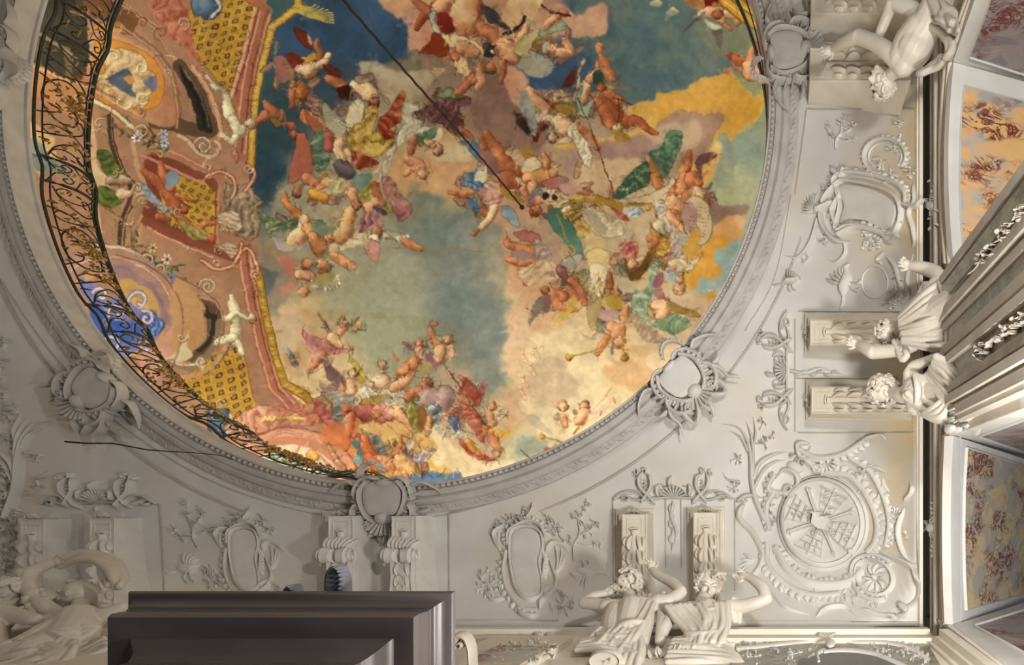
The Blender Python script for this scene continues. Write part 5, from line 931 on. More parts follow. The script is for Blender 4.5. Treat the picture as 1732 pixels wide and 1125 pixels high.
# ---------------------------------------------------------------- stucco reliefs on the cove
def relief(name,label,px,py,group=None): return thing(name,label,'relief',S(np.array(float(px)),np.array(float(py)),0.),group)
def crown(ox,oy,ang,label,m='stucco',sx=1.):
    t=relief('crest_ornament',label,ox,oy,'shell crests above the paired brackets'); f=loc(S,ox,oy,ang,sx,1)
    b=MB(f); b.ridge([(-100,14),(-85,8),(-60,16),(-30,13),(0,12),(30,13),(60,16),(85,8),(100,14)],4,.035)
    for sg in (-1,1):
        b.ridge([(sg*95,10),(sg*80,2),(sg*62,2),(sg*48,14)],4,.04); b.spiral(sg*80,10,9,0 if sg>0 else 180,.8,sg,3,.03)
        b.ridge([(sg*30,24),(sg*42,10),(sg*56,-6),(sg*58,-22),(sg*52,-34)],7,.05,taper=(.1,.3)); b.ridge([(sg*56,22),(sg*46,8),(sg*38,-8),(sg*40,-24),(sg*50,-30)],6,.05,taper=(.1,.3))
        b.spiral(sg*50,-34,6,90,.8,sg,3.5,.04); b.spiral(sg*64,-30,6,-90,.8,-sg,3.5,.04); b.ridge([(sg*26,12),(sg*28,-2),(sg*24,-12)],7,.05,taper=(.2,.3))
        for k in range(3): b.dome(sg*(48),-16+k*6,2,2.4,.04)
        b.leaf(sg*70,6,-20 if sg>0 else 200,22,6,.03,.4*sg); b.leaf(sg*14,-8,-10 if sg>0 else 190,10,3,.02)
    b.build('scrollwork',m,t)
    b=MB(f); b.shell(0,14,22,200,340,9,4.5,.045); b.leaf(-8,-8,-90,18,7,.05,.3); b.build('shell',m,t)
    b=MB(f)
    for k in range(6): b.leaf(-5+2*(k%2),24+k*13,90+(-24 if k%2 else 24),18,5,.03,.5 if k%2 else -.5)
    b.ridge([(0,20),(-4,45),(4,70),(0,95)],6,.03,taper=(0,.5)); b.build('pendant_leaf',m,t)
crown(1140,830,0,'shell and scroll crest above the two brackets of the bottom pair of atlases')
crown(170,838,0,'shadowed shell and scroll crest above the two brackets at lower left',sx=.98)
crown(1318,628,-90,'shell and scroll crest beside the two brackets on the right, above the corner medallion')
# tall kidney cartouches on the bottom cove
def kidney(ox,oy,sc,label,mir=1,seed=1):
    random.seed(seed); t=relief('rocaille_cartouche',label,ox,oy,'kidney shaped cartouches along the bottom cove'); f=loc(S,ox,oy,0,sc*mir,sc); 
    out=[(-22,-52),(0,-60),(20,-50),(24,-25),(18,0),(22,30),(20,52),(0,58),(-18,42),(-26,5),(-27,-30)]
    b=MB(f); b.plate(out,.035,bev=5); b.build('field','stucco',t)
    b=MB(f); b.ridge([(x*1.12,y*1.06) for x,y in out],6,.05,closed=True); 
    b.rocaille([(-34,-30),(-30,-55),(0,-72),(22,-66),(32,-45)],7,.05,14,9,-1); b.rocaille([(24,-20),(30,-6),(28,10),(26,26)],6,.05,8,6,-1)
    b.rocaille([(-36,-20),(-42,10),(-38,40),(-24,64),(-4,80),(18,82)],8,.05,12,10,1); b.ridge('26,50 40,42 60,48 72,60',7,.05,taper=(0,.5)); b.ridge('20,78 24,64 40,52 50,30 40,0 36,-14',8,.05,taper=(.1,.4)); b.ridge('30,-20 44,-34 60,-32 72,-18',7,.05,taper=(.1,.4)); b.ridge('-30,-66 -48,-60 -58,-48 -52,-36',6,.05,taper=(.2,.3)); b.ridge('0,-78 10,-92 8,-108',7,.05,taper=(.1,.5)); b.ridge('20,88 4,92 -14,84 -10,70',8,.06,taper=(.2,.3)); b.ridge('-40,60 -60,62 -72,50 -66,38',6,.04,taper=(.1,.4)); b.build('scrollwork','stucco',t)
    b=MB(f)
    for x,y,r,n in ((-10,-84,16,14),(-34,-72,12,9),(34,-80,12,8),(-66,38,20,22),(-74,18,13,9),(46,-62,12,9),(60,72,20,14),(-50,-60,10,7)): b.sprig(x,y,r,n,.045)
    b.shell(0,-66,14,220,320,6,4,.04); b.build('flowers','stucco',t)
    b=MB(f)
    for a,l in ((-65,62),(-50,52),(-35,40)): b.leaf(46,14-a*.1,a,l,6,.03,-.5)
    for a in (-130,-118,-106): b.leaf(-48,-24,a,44,5,.03,.4)
    b.build('reed_leaf','stucco',t); return t
kidney(893,955,.98,'grey kidney shaped cartouche with rocaille between the scrolled bracket and the bearded atlas',seed=2)
kidney(418,950,.86,'shadowed kidney shaped cartouche above the left end of the dark cornice',1,seed=5)
def bird(ox,oy,ang,sc,label,m='stucco'):
    t=relief('bird_relief',label,ox,oy,'small stucco birds'); f=loc(S,ox,oy,ang,sc,sc); b=MB(f)
    b.ridge([(-16,4,.4),(-6,0,1.3),(6,-2,1.3),(14,-8,.7),(18,-12,.6)],9,.05); b.ridge([(16,-12),(24,-9)],2,.03); b.ridge([(-14,4,.5),(-28,10,.7),(-36,9,.3)],6,.03); b.build('body',m,t)
    b=MB(f)
    for k in range(5): b.leaf(-2+k*2,-2,-120+k*14,26-k*2,5,.04,.3)
    b.build('wing',m,t)
    b=MB(f); b.ridge([(0,4),(-2,16),(4,20)],2,.03); b.ridge([(4,4),(8,14),(14,16)],2,.03); b.build('leg',m,t)
bird(318,965,10,1.1,'small shadowed bird in low relief left of the dark kidney cartouche'); bird(1432,480,-60,1.3,'long legged bird in low relief above the right pair of brackets'); bird(1336,478,5,.8,'tiny flying bird near the rim left of the long legged bird'); bird(990,970,200,1.0,'crane in low relief behind the shoulder of the bearded atlas')
# flower sprays
def spray(ox,oy,ang,sc,label,seed,m='stucco'):
    random.seed(seed); t=relief('flower_spray',label,ox,oy,'flower sprays'); f=loc(S,ox,oy,ang,sc,sc); b=MB(f)
    b.ridge('0,40 -2,20 6,0 2,-24 10,-44',2.4,.025,taper=(0,.5)); b.ridge('4,4 22,-8 30,-22',2,.025,taper=(0,.5)); b.ridge('0,20 -22,8 -30,-6',2,.025,taper=(0,.5)); b.ridge('2,12 20,16 34,10',2,.02,taper=(0,.5)); b.build('stem',m,t)
    b=MB(f)
    for x,y in ((10,-44),(2,-24),(30,-22),(-30,-6),(34,10),(-14,12),(14,-6)): b.sprig(x,y,10,6,.04)
    b.build('blossom',m,t)
spray(975,905,5,1.1,'flower spray with hanging stem between the grey cartouche and the cream bracket',4); spray(325,895,-20,.9,'shadowed flower spray at the upper left of the dark kidney cartouche',6); spray(1420,225,10,.7,'thin bare sprig at the top of the right cove',7)
# palm sprays springing from the corners
def palm(ox,oy,mir,label,seed,m='stucco'):
    random.seed(seed); t=relief('palm_spray',label,ox,oy,'palm sprays at the corners'); f=loc(S,ox,oy,0,mir,1); b=MB(f)
    b.ridge('22,110 6,70 0,40 -2,0 -8,-30 -24,-52 -50,-58',9,.05,taper=(0,.6)); b.ridge('2,30 2,-10 -2,-40 -10,-62',6,.04,taper=(0,.5)); b.ridge('-2,0 6,-40 2,-70',4,.035,taper=(0,.5)); b.ridge('2,36 12,10 36,-6 60,-10',8,.045,taper=(0,.6)); b.ridge('4,50 20,20 40,6 56,4',6,.04,taper=(0,.6)); b.ridge('-20,40 -40,36 -50,24',4,.03,taper=(0,.6)); b.ridge('-6,-10 -18,-34 -36,-46',5,.035,taper=(0,.6)); b.build('palm_leaf',m,t)
    b=MB(f)
    for x,y in ((-26,0),(-30,52),(20,-24),(30,-34),(-14,70),(18,-60),(28,30)): b.sprig(x,y,11,8,.035)
    b.build('tendril',m,t)
palm(1272,775,1,'curling palm spray left of the round coat of arms at lower right',1); palm(38,770,-1,'shadowed palm spray at the far left above the first bracket',2)
random.seed(9)
t=relief('foliage_relief','dense shadowed foliage relief on the left edge below the palm spray',15,900); b=MB(S)
for x,y in ((5,815),(15,840),(20,870),(8,895),(25,910),(10,930),(22,945),(5,960),(30,880),(0,860),(18,800)): b.sprig(x,y,15,11,.05); b.spiral(x,y,9,random.random()*300,1,1,4,.04)
b.build('leaf_mass','stucco',t)
t=relief('foliage_relief','dark leaf drop on the left edge level with the left rim cartouche',8,640); b=MB(S)
for x,y in ((2,585),(12,580),(4,610),(6,650),(12,670),(25,690),(8,700),(0,630)): b.sprig(x,y,11,9,.05)
b.build('leaf_mass','stucco',t)
# the round coat of arms in the corner
random.seed(21); t=relief('coat_of_arms','large round carved coat of arms in rocaille frame at the lower right corner',1398,885)
b=MB(loc(S,1392,885,-12)); q=[(68*math.cos(a),73*math.sin(a)) for a in np.linspace(0,6.283,36,endpoint=False)]; b.poly(q,.03,bev=2); b.build('field','stucco',t)
b=MB(loc(S,1392,885,-12)); b.ridge([(x*1.03,y*1.03) for x,y in q],6,.06,closed=True,n=1); b.ridge([(x*1.12,y*1.10) for x,y in q],3,.035,closed=True,n=1); b.build('frame','stucco',t)
b=MB(loc(S,1392,885,25))
F_=lambda off: None
def rr_(pts,w=1.8,h=.065): b.ridge(pts,w,h,n=3,seg=3,base=.02)
for k in range(4):
    a=math.radians(45+k*90); c_,s_=math.cos(a),math.sin(a); rr_([(12*c_,12*s_),(62*c_,62*s_)],4,.08); b.flower(60*c_,60*s_,5,.075,4)
    for d in (-1,1): rr_([(14*c_,14*s_),((38)*c_-d*14*s_,(38)*s_+d*14*c_),(60*c_-d*26*s_,60*s_+d*26*c_)],2,.045)
    a2=math.radians(k*90); c2,s2=math.cos(a2),math.sin(a2)
    for u in (22,34,46,58): rr_([(u*c2-s2*(u*.45),u*s2+c2*(u*.45)),(u*c2+s2*(u*.45),u*s2-c2*(u*.45))],1.4)
    rr_([(16*c2,16*s2),(64*c2,64*s2)],1.6); 
    for (u,v) in ((28,7),(40,-9),(52,8),(52,-10)): b.dome(u*c2-v*s2,u*s2+v*c2,3,3,.07,base=.02)
for d in (-1,1): rr_([(16,d*8),(40,d*20),(56,d*22)],1.6)
b.poly([(-16,-12),(-6,-18),(-2,-10),(8,-18),(16,-6),(16,10),(4,16),(-12,14)],.09,.02); b.leaf(-12,-8,200,12,6,.12); b.leaf(6,-12,-60,14,6,.12)
b.build('bearings','stucco',t)
b=MB(S); b.rocaille('1312,930 1330,962 1362,985 1400,992 1440,985 1462,965',13,.06,18,12,-1); b.rocaille('1300,900 1296,860 1310,830',11,.05,8,8,-1); b.rocaille('1400,800 1440,806 1470,840 1486,880 1484,915 1470,935',13,.05,18,11,-1); b.rocaille('1296,925 1300,960 1330,992 1375,1010 1420,1008',12,.055,18,11,1); b.rocaille('1440,775 1475,800 1500,850 1506,890 1500,925',9,.045,12,7,-1); b.rocaille('1350,760 1385,775 1430,768 1465,745',11,.05,12,9,1); b.rocaille('1310,800 1300,830 1345,835',10,.05,8,8,1); b.build('rocaille_frame','stucco',t)
b=MB(S)
for s_,w_ in (('1262,845 1250,875 1275,905 1290,945 1272,975 1245,970',11),('1330,840 1350,820 1345,800 1325,795 1312,810',10),('1372,750 1350,752 1358,775 1400,778 1412,765',9),('1245,850 1265,838 1290,842',7),('1482,930 1508,940 1545,960 1552,1000 1540,1020 1510,1030',6),('1530,860 1520,900 1532,940 1552,955',6),('1380,1045 1400,1030 1430,1028 1450,1045',5),('1290,990 1310,1010 1330,1030 1370,1040',5),('1455,1030 1490,1042 1520,1040 1540,1020',6),('1462,742 1490,735 1500,745',5),('1530,850 1545,830 1540,815',4),('1356,772 1380,790 1400,800 1395,780',12),('1455,800 1480,790 1500,800',5)): b.ridge(s_,w_,.05,taper=(.12,.4))
b.spiral(1335,828,14,0,1.2,1,6,.05); b.spiral(1385,795,12,90,1.2,-1,6,.05); b.shell(1398,782,18,0,120,6,5,.05); b.dome(1345,790,16,10,.03,20); b.dome(1443,935,8,8,.07); b.dome(1527,1027,8,8,.07); b.build('scrollwork','stucco',t)
b=MB(S)
for x,y,r_,n_ in ((1355,768,18,14),(1462,800,18,14),(1452,820,12,8),(1512,870,12,10),(1515,885,10,8),(1510,915,13,12),(1300,858,12,9),(1290,860,8,6),(1436,975,10,8),(1420,1010,14,10),(1440,1014,12,8),(1475,1020,10,8),(1500,1000,9,6),(1375,1010,10,8),(1320,940,9,7),(1530,905,9,5),(1305,880,10,8)): b.sprig(x,y,r_,n_,.04)
for k in range(7): b.leaf(1260+k*3,960-k*2,60+k*22,24,6,.04); b.leaf(1480+k*4,850-k*3,-60-k*12,26,5,.03)
b.build('flowers','stucco',t)
random.seed(4); t=relief('rosette_medallion','small round medallion with a whirling leaf rosette under the coat of arms',1480,978)
b=MB(loc(S,1480,978,35)); q=[(34*math.cos(a),30*math.sin(a)) for a in np.linspace(0,6.283,24,endpoint=False)]; b.ridge(q,5,.055,closed=True,n=1); b.rocaille([(x*1.22,y*1.25) for x,y in q][2:20],8,.05,18,6,1); b.build('frame','stucco',t)
b=MB(loc(S,1480,978,0))
for k in range(11): b.leaf(5*math.cos(k*.571),5*math.sin(k*.571),math.degrees(k*.571),21,6,.04,.5)
b.dome(0,0,5,5,.06); b.build('rosette','stucco',t)
# cartouche and medallion on the right cove
random.seed(31); t=relief('oblong_cartouche','oblong cartouche with smooth field and rocaille frame on the right cove',1458,352)
q=[(1425,318),(1470,320),(1505,335),(1517,352),(1514,375),(1500,390),(1470,375),(1438,372),(1425,378),(1432,350)]
b=MB(S); b.plate(q,.05,bev=6); b.build('field','stucco',t)
b=MB(S); b.ridge([(1420,310),(1472,312),(1512,328),(1525,352),(1522,380),(1506,400),(1470,384),(1438,382),(1416,390),(1424,350)],6,.06,closed=True); b.rocaille('1418,385 1410,360 1416,345 1424,330 1412,312 1420,298 1440,292 1480,296',9,.06,14,8,-1); b.rocaille('1480,296 1515,308 1532,325 1534,345',9,.05,10,7,-1); b.rocaille('1420,398 1450,384 1490,392 1508,408 1520,400',11,.06,14,9,-1)
b.ridge('1390,352 1402,330 1424,308 1445,300',9,.06,taper=(.1,.3)); b.ridge('1388,356 1394,385 1416,408 1440,410',8,.06,taper=(.1,.3)); b.ridge('1375,362 1400,350 1420,340',11,.07,taper=(.2,.3)); b.ridge('1412,290 1425,300 1430,286',10,.06); b.ridge('1545,310 1548,340 1538,360 1545,385 1548,410 1540,425',6,.045,taper=(.1,.3)); b.ridge('1532,345 1550,350 1558,345',8,.06); b.build('rocaille_frame','stucco',t)
b=MB(S)
for a_ in range(150,260,14): b.leaf(1384,356,a_,30,5,.035,.4)
b.ridge('1384,372 1372,410 1350,436 1325,432',6,.035,taper=(0,.7)); b.ridge('1430,412 1430,430 1415,444 1398,438',5,.03,taper=(0,.6))
for x,y,r_,n_ in ((1470,406,16,18),(1488,410,10,10),(1522,345,10,8),(1522,372,9,7),(1400,315,10,7),(1540,290,10,8),(1395,410,9,7),(1366,440,7,4)): b.sprig(x,y,r_,n_,.04)
b.build('foliage','stucco',t)
random.seed(33); t=relief('round_medallion','round medallion with a hanging bunch of leaves on the upper right cove',1498,262); b=MB(S)
q=[(1498+36*math.cos(a),265+31*math.sin(a)) for a in np.linspace(2.0,6.9,16)]; b.rocaille(q,6,.04,20,5,-1); b.ridge([(1498+28*math.cos(a),265+24*math.sin(a)) for a in np.linspace(2.4,7,16)],2,.02); b.build('frame','stucco',t)
b=MB(S)
for x,y,r_,n_ in ((1490,275,13,12),(1510,255,10,8),(1518,235,8,7),(1520,210,8,7),(1505,300,14,9)): b.sprig(x,y,r_,n_,.035)
b.build('leaf_bunch','stucco',t)
random.seed(35); t=relief('scroll_relief','trophy of instruments and scrolls beside the raised hand on the right cove',1520,470); b=MB(S)
b.ridge('1497,432 1512,446 1520,470 1527,500 1518,515',6,.035,taper=(.2,.3)); b.ridge('1545,430 1535,470 1538,500 1522,520',5,.03,taper=(.2,.3)); b.ridge('1492,445 1484,440 1496,428',5,.03); q=[(1480+22*math.cos(a),478+27*math.sin(a)) for a in np.linspace(0,6.28,16,endpoint=False)]; b.ridge(q,1.6,.012,closed=True)
for x,y in ((1515,495),(1522,505),(1505,512),(1518,470)): b.sprig(x,y,10,7,.035)
b.build('trophy','stucco',t)
# ---------------------------------------------------------------- cartouches that clasp the rim
def rimcart(ox,oy,ang,label,m,var):
    random.seed(int(ox)); t=thing('rim_cartouche',label,'cartouche',W(ox,oy,8.15),'cartouches clasping the rim'); f=loc(SP(8.22),ox,oy,ang)
    b=MB(f)
    # u points out of the opening (away from the fresco), v along the rim
    b.plate([(-18,-26),(-20,0),(-18,26),(4,32),(30,24),(34,0),(30,-24),(4,-32)],.10,-.10,6); b.build('shield_field',m,t)
    b=MB(f)
    for sg in (-1,1):
        b.rocaille([(-24,sg*26),(-6,sg*38),(16,sg*36),(36,sg*26),(46,sg*12)],8,.13,9,10,sg)
        b.ridge([(-26,sg*8),(-30,sg*26),(-20,sg*42),(0,sg*48),(20,sg*44)],7,.12,taper=(.1,.3)); b.ridge([(10,sg*40),(26,sg*50),(44,sg*46),(56,sg*30),(52,sg*20)],8,.13,taper=(.1,.3)); b.spiral(52,sg*26,10,0,1.1,sg,6,.12)
        b.ridge([(-14,sg*44),(-22,sg*60),(-14,sg*82),(-2,sg*96)],7,.10,taper=(.1,.7)); b.ridge([(20,sg*46),(40,sg*58),(60,sg*58),(78,sg*70)],7,.10,taper=(.1,.6)); b.leaf(40,sg*34,sg*40,40,10,.10,-.6*sg); b.leaf(56,sg*14,sg*20,34,9,.10,.5*sg); b.leaf(26,sg*52,sg*70,24,7,.08,.5*sg)
        for k in range(4): b.leaf(30-k*9,sg*(30+k*3),sg*(60+k*12),22,5,.11,.3*sg)
    b.build('scrollwork',m,t)
    b=MB(f); b.shell(34,0,34,-60,60,9,6,.11); b.dome(38,0,13,15,.15); b.dome(-20,0,8,16,.13); b.leaf(60,-4,0,34,10,.09,.4); b.leaf(60,6,10,26,8,.09,-.4); b.build('shell',m,t)
    b=MB(f)
    q=[(-34+22*math.cos(a),var*20+20*math.sin(a)) for a in np.linspace(-2.6,2.2,12)] if False else [(-30-24*math.sin(a),var*(22+20*math.cos(a))) for a in np.linspace(-.3,3.0,12)]
    b.ridge(q,6,.10,taper=(.2,.2)); 
    for i in range(len(q)-1):
        x,y=q[i]; b.ridge([(x,y),(x-5*(0 if i<0 else 1)*math.sin(i*.28),y+var*4*math.cos(i*.28))],5,.08,n=3)
    b.build('crest_scroll',m,t)
    return t
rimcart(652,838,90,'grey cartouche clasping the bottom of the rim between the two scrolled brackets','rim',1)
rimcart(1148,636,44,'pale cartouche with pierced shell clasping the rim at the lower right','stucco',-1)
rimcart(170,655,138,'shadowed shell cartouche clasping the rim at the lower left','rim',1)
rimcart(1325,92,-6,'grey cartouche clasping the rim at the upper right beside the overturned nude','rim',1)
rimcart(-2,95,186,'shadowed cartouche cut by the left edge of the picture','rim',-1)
# ---------------------------------------------------------------- wrought iron gallery railing
RA=R-.015; HR0,HR1=8.60,9.30
def cyl(a,t,bulge=0.):   # a degrees about the opening (0 = towards picture left, positive = up), t 0..1 height
    a=np.radians(np.asarray(a,float)); t=np.asarray(t,float); r=RA-.10*np.sin(t*math.pi)*1.0-bulge
    return np.stack([CX-r*np.cos(a),CY-r*np.sin(a),EY+HR0+(HR1-HR0)*t],-1)
rl=thing('gallery_railing','black and gilt wrought iron railing curving along the left of the round opening','railing',(CX-RA,CY,EY+HR0))
ring=np.linspace(0,360,241)[:-1]
POST=[44,39.5,19.4,14.5,-5.6,-9.6,-30.6,-35.6,-55,-60.5,-79,-84]
def railoff(a):
    o=0
    for i in range(0,len(POST),2):
        c=(POST[i]+POST[i+1])/2; o+=.07*math.exp(-((a-c)/2.6)**2)
    return o
aa=ring-180
b=MB(); b.tube([cyl(a,1,railoff(a)) for a in aa],.026,8,True); b.build('top_rail','iron',rl)
b=MB(); b.tube([cyl(a,.88,railoff(a)) for a in aa],.008,5,True); b.tube([cyl(a,.02,railoff(a)) for a in aa],.018,6,True); b.tube([cyl(a,.12,railoff(a)) for a in aa],.010,5,True); b.build('lower_rail','iron',rl)
for a in POST:
    o=railoff(a); b=MB(); b.tube([cyl(a,t,o) for t in np.linspace(0,1.02,8)],.020,6); b.build('post','iron',rl)
def sc2(b,pts,a0,da,r,mir=1):
    P=crom(np.array(pts,float),False,5); b.tube([cyl(a0+mir*x*da,y,railoff(a0+mir*x*da)) for x,y in P],r,5)
def spr(cx,cy,r,a0,turns,sg=1,asp=.13): 
    q=spir(0,0,r,a0,turns,sg,.18,int(8+turns*10)); return [(cx+x*asp*1.0,cy+y) for x,y in q]
random.seed(12)
for i in range(1,len(POST)-1,2):      # wide bays
    a1,a2=POST[i],POST[i+1]; c=(a1+a2)/2; hw=abs(a1-a2)/2
    b=MB()
    for m_ in (1,-1):
        sc2(b,[(.95,.15),(.75,.3),(.62,.6),(.7,.85),(.86,.8),(.88,.68),(.80,.64),(.77,.7)],c,hw,.0105,m_)
        sc2(b,[(.95,.88),(.8,.62),(.78,.35),(.88,.2),(.95,.3),(.92,.42),(.87,.38)],c,hw,.009,m_)
        sc2(b,[(.62,.05),(.55,.35),(.38,.75),(.25,.86),(.18,.75),(.22,.64),(.28,.68)],c,hw,.0105,m_)
        sc2(b,[(.6,.95),(.48,.65),(.42,.3),(.5,.12),(.58,.2),(.55,.3)],c,hw,.009,m_)
        sc2(b,[(0,.1),(.2,.15),(.34,.35),(.3,.6),(.15,.68),(.08,.58),(.13,.5)],c,hw,.011,m_)
        sc2(b,[(0,.95),(.1,.8),(.05,.6),(.0,.5)],c,hw,.009,m_); sc2(b,[(.3,.05),(.2,.3),(.1,.35),(.06,.28)],c,hw,.009,m_)
        for x,y,r_ in ((.42,.5,.09),(.7,.15,.08),(.12,.3,.08),(.3,.9,.06),(.9,.55,.07)): sc2(b,spr(x,y,r_,random.uniform(0,360),1.3,m_),c,hw,.007,m_)
    pn=b.build('scroll_panel','iron',rl)
    b=MB()
    for k in range(96):
        x,y=random.gauss(0,.30),.5+random.gauss(0,.2)
        if k>56: x,y=random.uniform(-.95,.95),random.uniform(.1,.92)
        a=c+x*hw; d=random.uniform(-1,1)*.9; e=random.uniform(-.09,.09); P=[cyl(a,y,.01+railoff(a)),cyl(a+d*.5,y+e*.6+.02,.035+railoff(a)),cyl(a+d,y+e,.02+railoff(a))]
        b.tube(P,[.005,.024,.003],4)
    for k in range(8):
        t=k*.785; b.tube([cyl(c,.5,.03),cyl(c+.6*math.cos(t),.5+.08*math.sin(t),.05),cyl(c+1.3*math.cos(t),.5+.17*math.sin(t),.02)],[.006,.022,.003],5)
    b.build('gilt_leaf','gilt',pn)
for i in range(0,len(POST),2):        # narrow bays
    a1,a2=POST[i],POST[i+1]; c=(a1+a2)/2; hw=abs(a1-a2)/2; b=MB()
    for m_ in (1,-1):
        for y0 in (.08,.5): sc2(b,[(.9,y0),(.2,y0+.1),(.1,y0+.25),(.5,y0+.36),(.75,y0+.28),(.55,y0+.2),(.4,y0+.26)],c,hw,.009,m_)
    pn=b.build('scroll_panel','iron',rl); b=MB()
    for k in range(9): y=.12+k*.09; a=c+random.uniform(-.5,.5)*hw; b.tube([cyl(a,y,railoff(a)+.01),cyl(a+.4,y+.05,railoff(a)+.03),cyl(a+.9*(1 if k%2 else -1),y+.06,railoff(a))],[.004,.014,.003],4)
    b.build('gilt_leaf','gilt',pn)
# ---------------------------------------------------------------- cords
hv=float(vray(np.array([885.]),np.array([353.]))[0]); p=W(885,353,hv)
t=thing('hanging_rope','long black twisted rope dropping straight down from a ball hook in the painted vault','rope',p); b=MB(); b.ball((p[0],p[1],p[2]-.06),.045,8); b.build('hook_ball','rope',t)
b=MB(); P=[]
for k in range(160):
    z=p[2]-.08-k*.055; P.append((p[0]+.004*math.sin(k*1.3)+.02*math.sin(k*.05),p[1]+.004*math.cos(k*1.3),z))
b.tube(P,.016,6); b.build('twisted_cord','rope',t)
h0,h1=8.0,6.1; x,y=(581-ZX)/K*8.2,(783-ZY)/K*8.2
q=[(394,777),(370,770),(330,766),(290,764),(250,761),(190,750),(145,750),(110,747)]
b=MB(); b.tube([W(px_,py_,(394-ZX)/(px_-ZX)*8.27) for px_,py_ in q],np.linspace(.004,.009,len(q)),6); o=b.build('hanging_wire','rope'); tag(o,'thin dark wire hanging from the rim at the lower left','wire')
# ---------------------------------------------------------------- dark cornice of the near pillar
xs0,xs1=-1.496,-3.02
prof=[(0,3.2),(.006,3.185),(.012,3.18),(.03,3.175),(.048,3.16),(.058,3.135),(.064,3.128),(.064,3.122),(.072,3.118),(.072,3.105),(.078,3.10),(.078,3.03),(.082,3.02),(.09,3.0),(.10,3.0),(.184,3.015),(.185,3.012),(.192,3.0),(.21,2.985),(.235,2.965),(.252,2.94),(.262,2.915),(.267,2.909),(.267,2.80),(.262,2.79),(.262,.9),(.2,.88),(.2,-1.6)]
pl=thing('pillar','dark brown grey marble pillar capital with deep stepped cornice close overhead','pillar',((xs0+xs1)/2,1.2,0)); V=[]
for d,h in prof:
    y0=.4156+d; V.append([(xs1+d,1.45,EY+h),(xs1+d,y0,EY+h),(xs0-d,y0,EY+h),(xs0-d,1.45,EY+h)])
V=np.array(V); n1=23
b=MB(); b.grid(V[:n1]); b.add(V[0],[(0,1,2,3)]); b.build('cornice','pier',pl,ang=30)
b=MB(); b.grid(V[n1-1:]); b.add(V[-1],[(0,1,2,3)]); b.build('shaft','pier',pl,ang=30)
M['blue_stone']=mat('blue_grey_stone',(.20,.205,.24),(.28,.285,.32),6,.5,.05,60)
def fin(ox,oy,sc,label):
    f=loc(SP(3.26),ox,oy,0,sc,sc); t=thing('shell_finial',label,'ornament',W(ox,oy+20,3.2),'shell finials on the near cornice')
    b=MB(f); b.plate([(-14,30),(-17,10),(-14,-8),(-4,-18),(8,-16),(14,0),(16,20),(14,34)],.03,-.04,3); b.build('shell_back','blue_stone',t)
    b=MB(f)
    for k in range(9): a=-1.5+k*.33; b.dome(10*math.cos(a)+3,12+24*math.sin(a)-4,3.2,4,.05)
    b.build('scalloped_edge','blue_stone',t)
fin(571,975,1.0,'scalloped blue grey shell finial standing on the near dark cornice'); fin(495,1002,.7,'small blue grey finial tip peeping over the dark cornice left of the taller one')
t=thing('carved_volute','pale curved scroll handle just right of the dark pillar at the bottom edge','ornament',W(790,1110,5.0)); b=MB(loc(SP(5.0),0,0,0)); b.ridge('770,1082 780,1074 792,1078 799,1095 801,1125 802,1150',13,.08); b.build('scroll','statue',t); b=MB(loc(SP(5.0),0,0,0)); b.spiral(783,1088,9,-90,1.2,-1,5,.09); b.build('volute','statue',t)
# ---------------------------------------------------------------- stucco statues (one continuous remeshed body each)
def cap(b,pts,n=14):
    P=np.array(pts,float); C=crom(P,False,5) if len(P)>2 else np.array([P[0]*(1-t)+P[-1]*t for t in np.linspace(0,1,4)])
    X=W(C[:,0],C[:,1],C[:,2]); r=np.maximum(C[:,3],.6)*C[:,2]/K
    b.tube(X,r,n); b.ball(X[0],r[0]*1.0,10); b.ball(X[-1],r[-1]*1.0,10)
def sculpt(name,b,m,parent=None,vox=.0065,sm=3,fac=.5):
    V=np.vstack(b.v); me=bpy.data.meshes.new(name); me.from_pydata(V.tolist(),[],b.f); me.update()
    bm=bmesh.new(); bm.from_mesh(me); bmesh.ops.recalc_face_normals(bm,faces=bm.faces); bm.to_mesh(me); bm.free()
    o=bpy.data.objects.new(name,me); COL.objects.link(o)
    r=o.modifiers.new('r','REMESH'); r.mode='VOXEL'; r.voxel_size=vox; r.use_smooth_shade=True
    s=o.modifiers.new('s','SMOOTH'); s.iterations=sm; s.factor=fac
    dg=bpy.context.evaluated_depsgraph_get(); ev=o.evaluated_get(dg); nm=bpy.data.meshes.new_from_object(ev)
    o.modifiers.clear(); o.data=nm; nm.name=name; bpy.data.meshes.remove(me)
    nm.polygons.foreach_set('use_smooth',[True]*len(nm.polygons)); nm.materials.clear(); nm.materials.append(M[m])
    if parent is not None:
        import mathutils; o.parent=parent; o.matrix_parent_inverse=mathutils.Matrix.Translation(-parent.location)
    return o
def nrm(v): v=np.array(v,float); return v/np.linalg.norm(v)
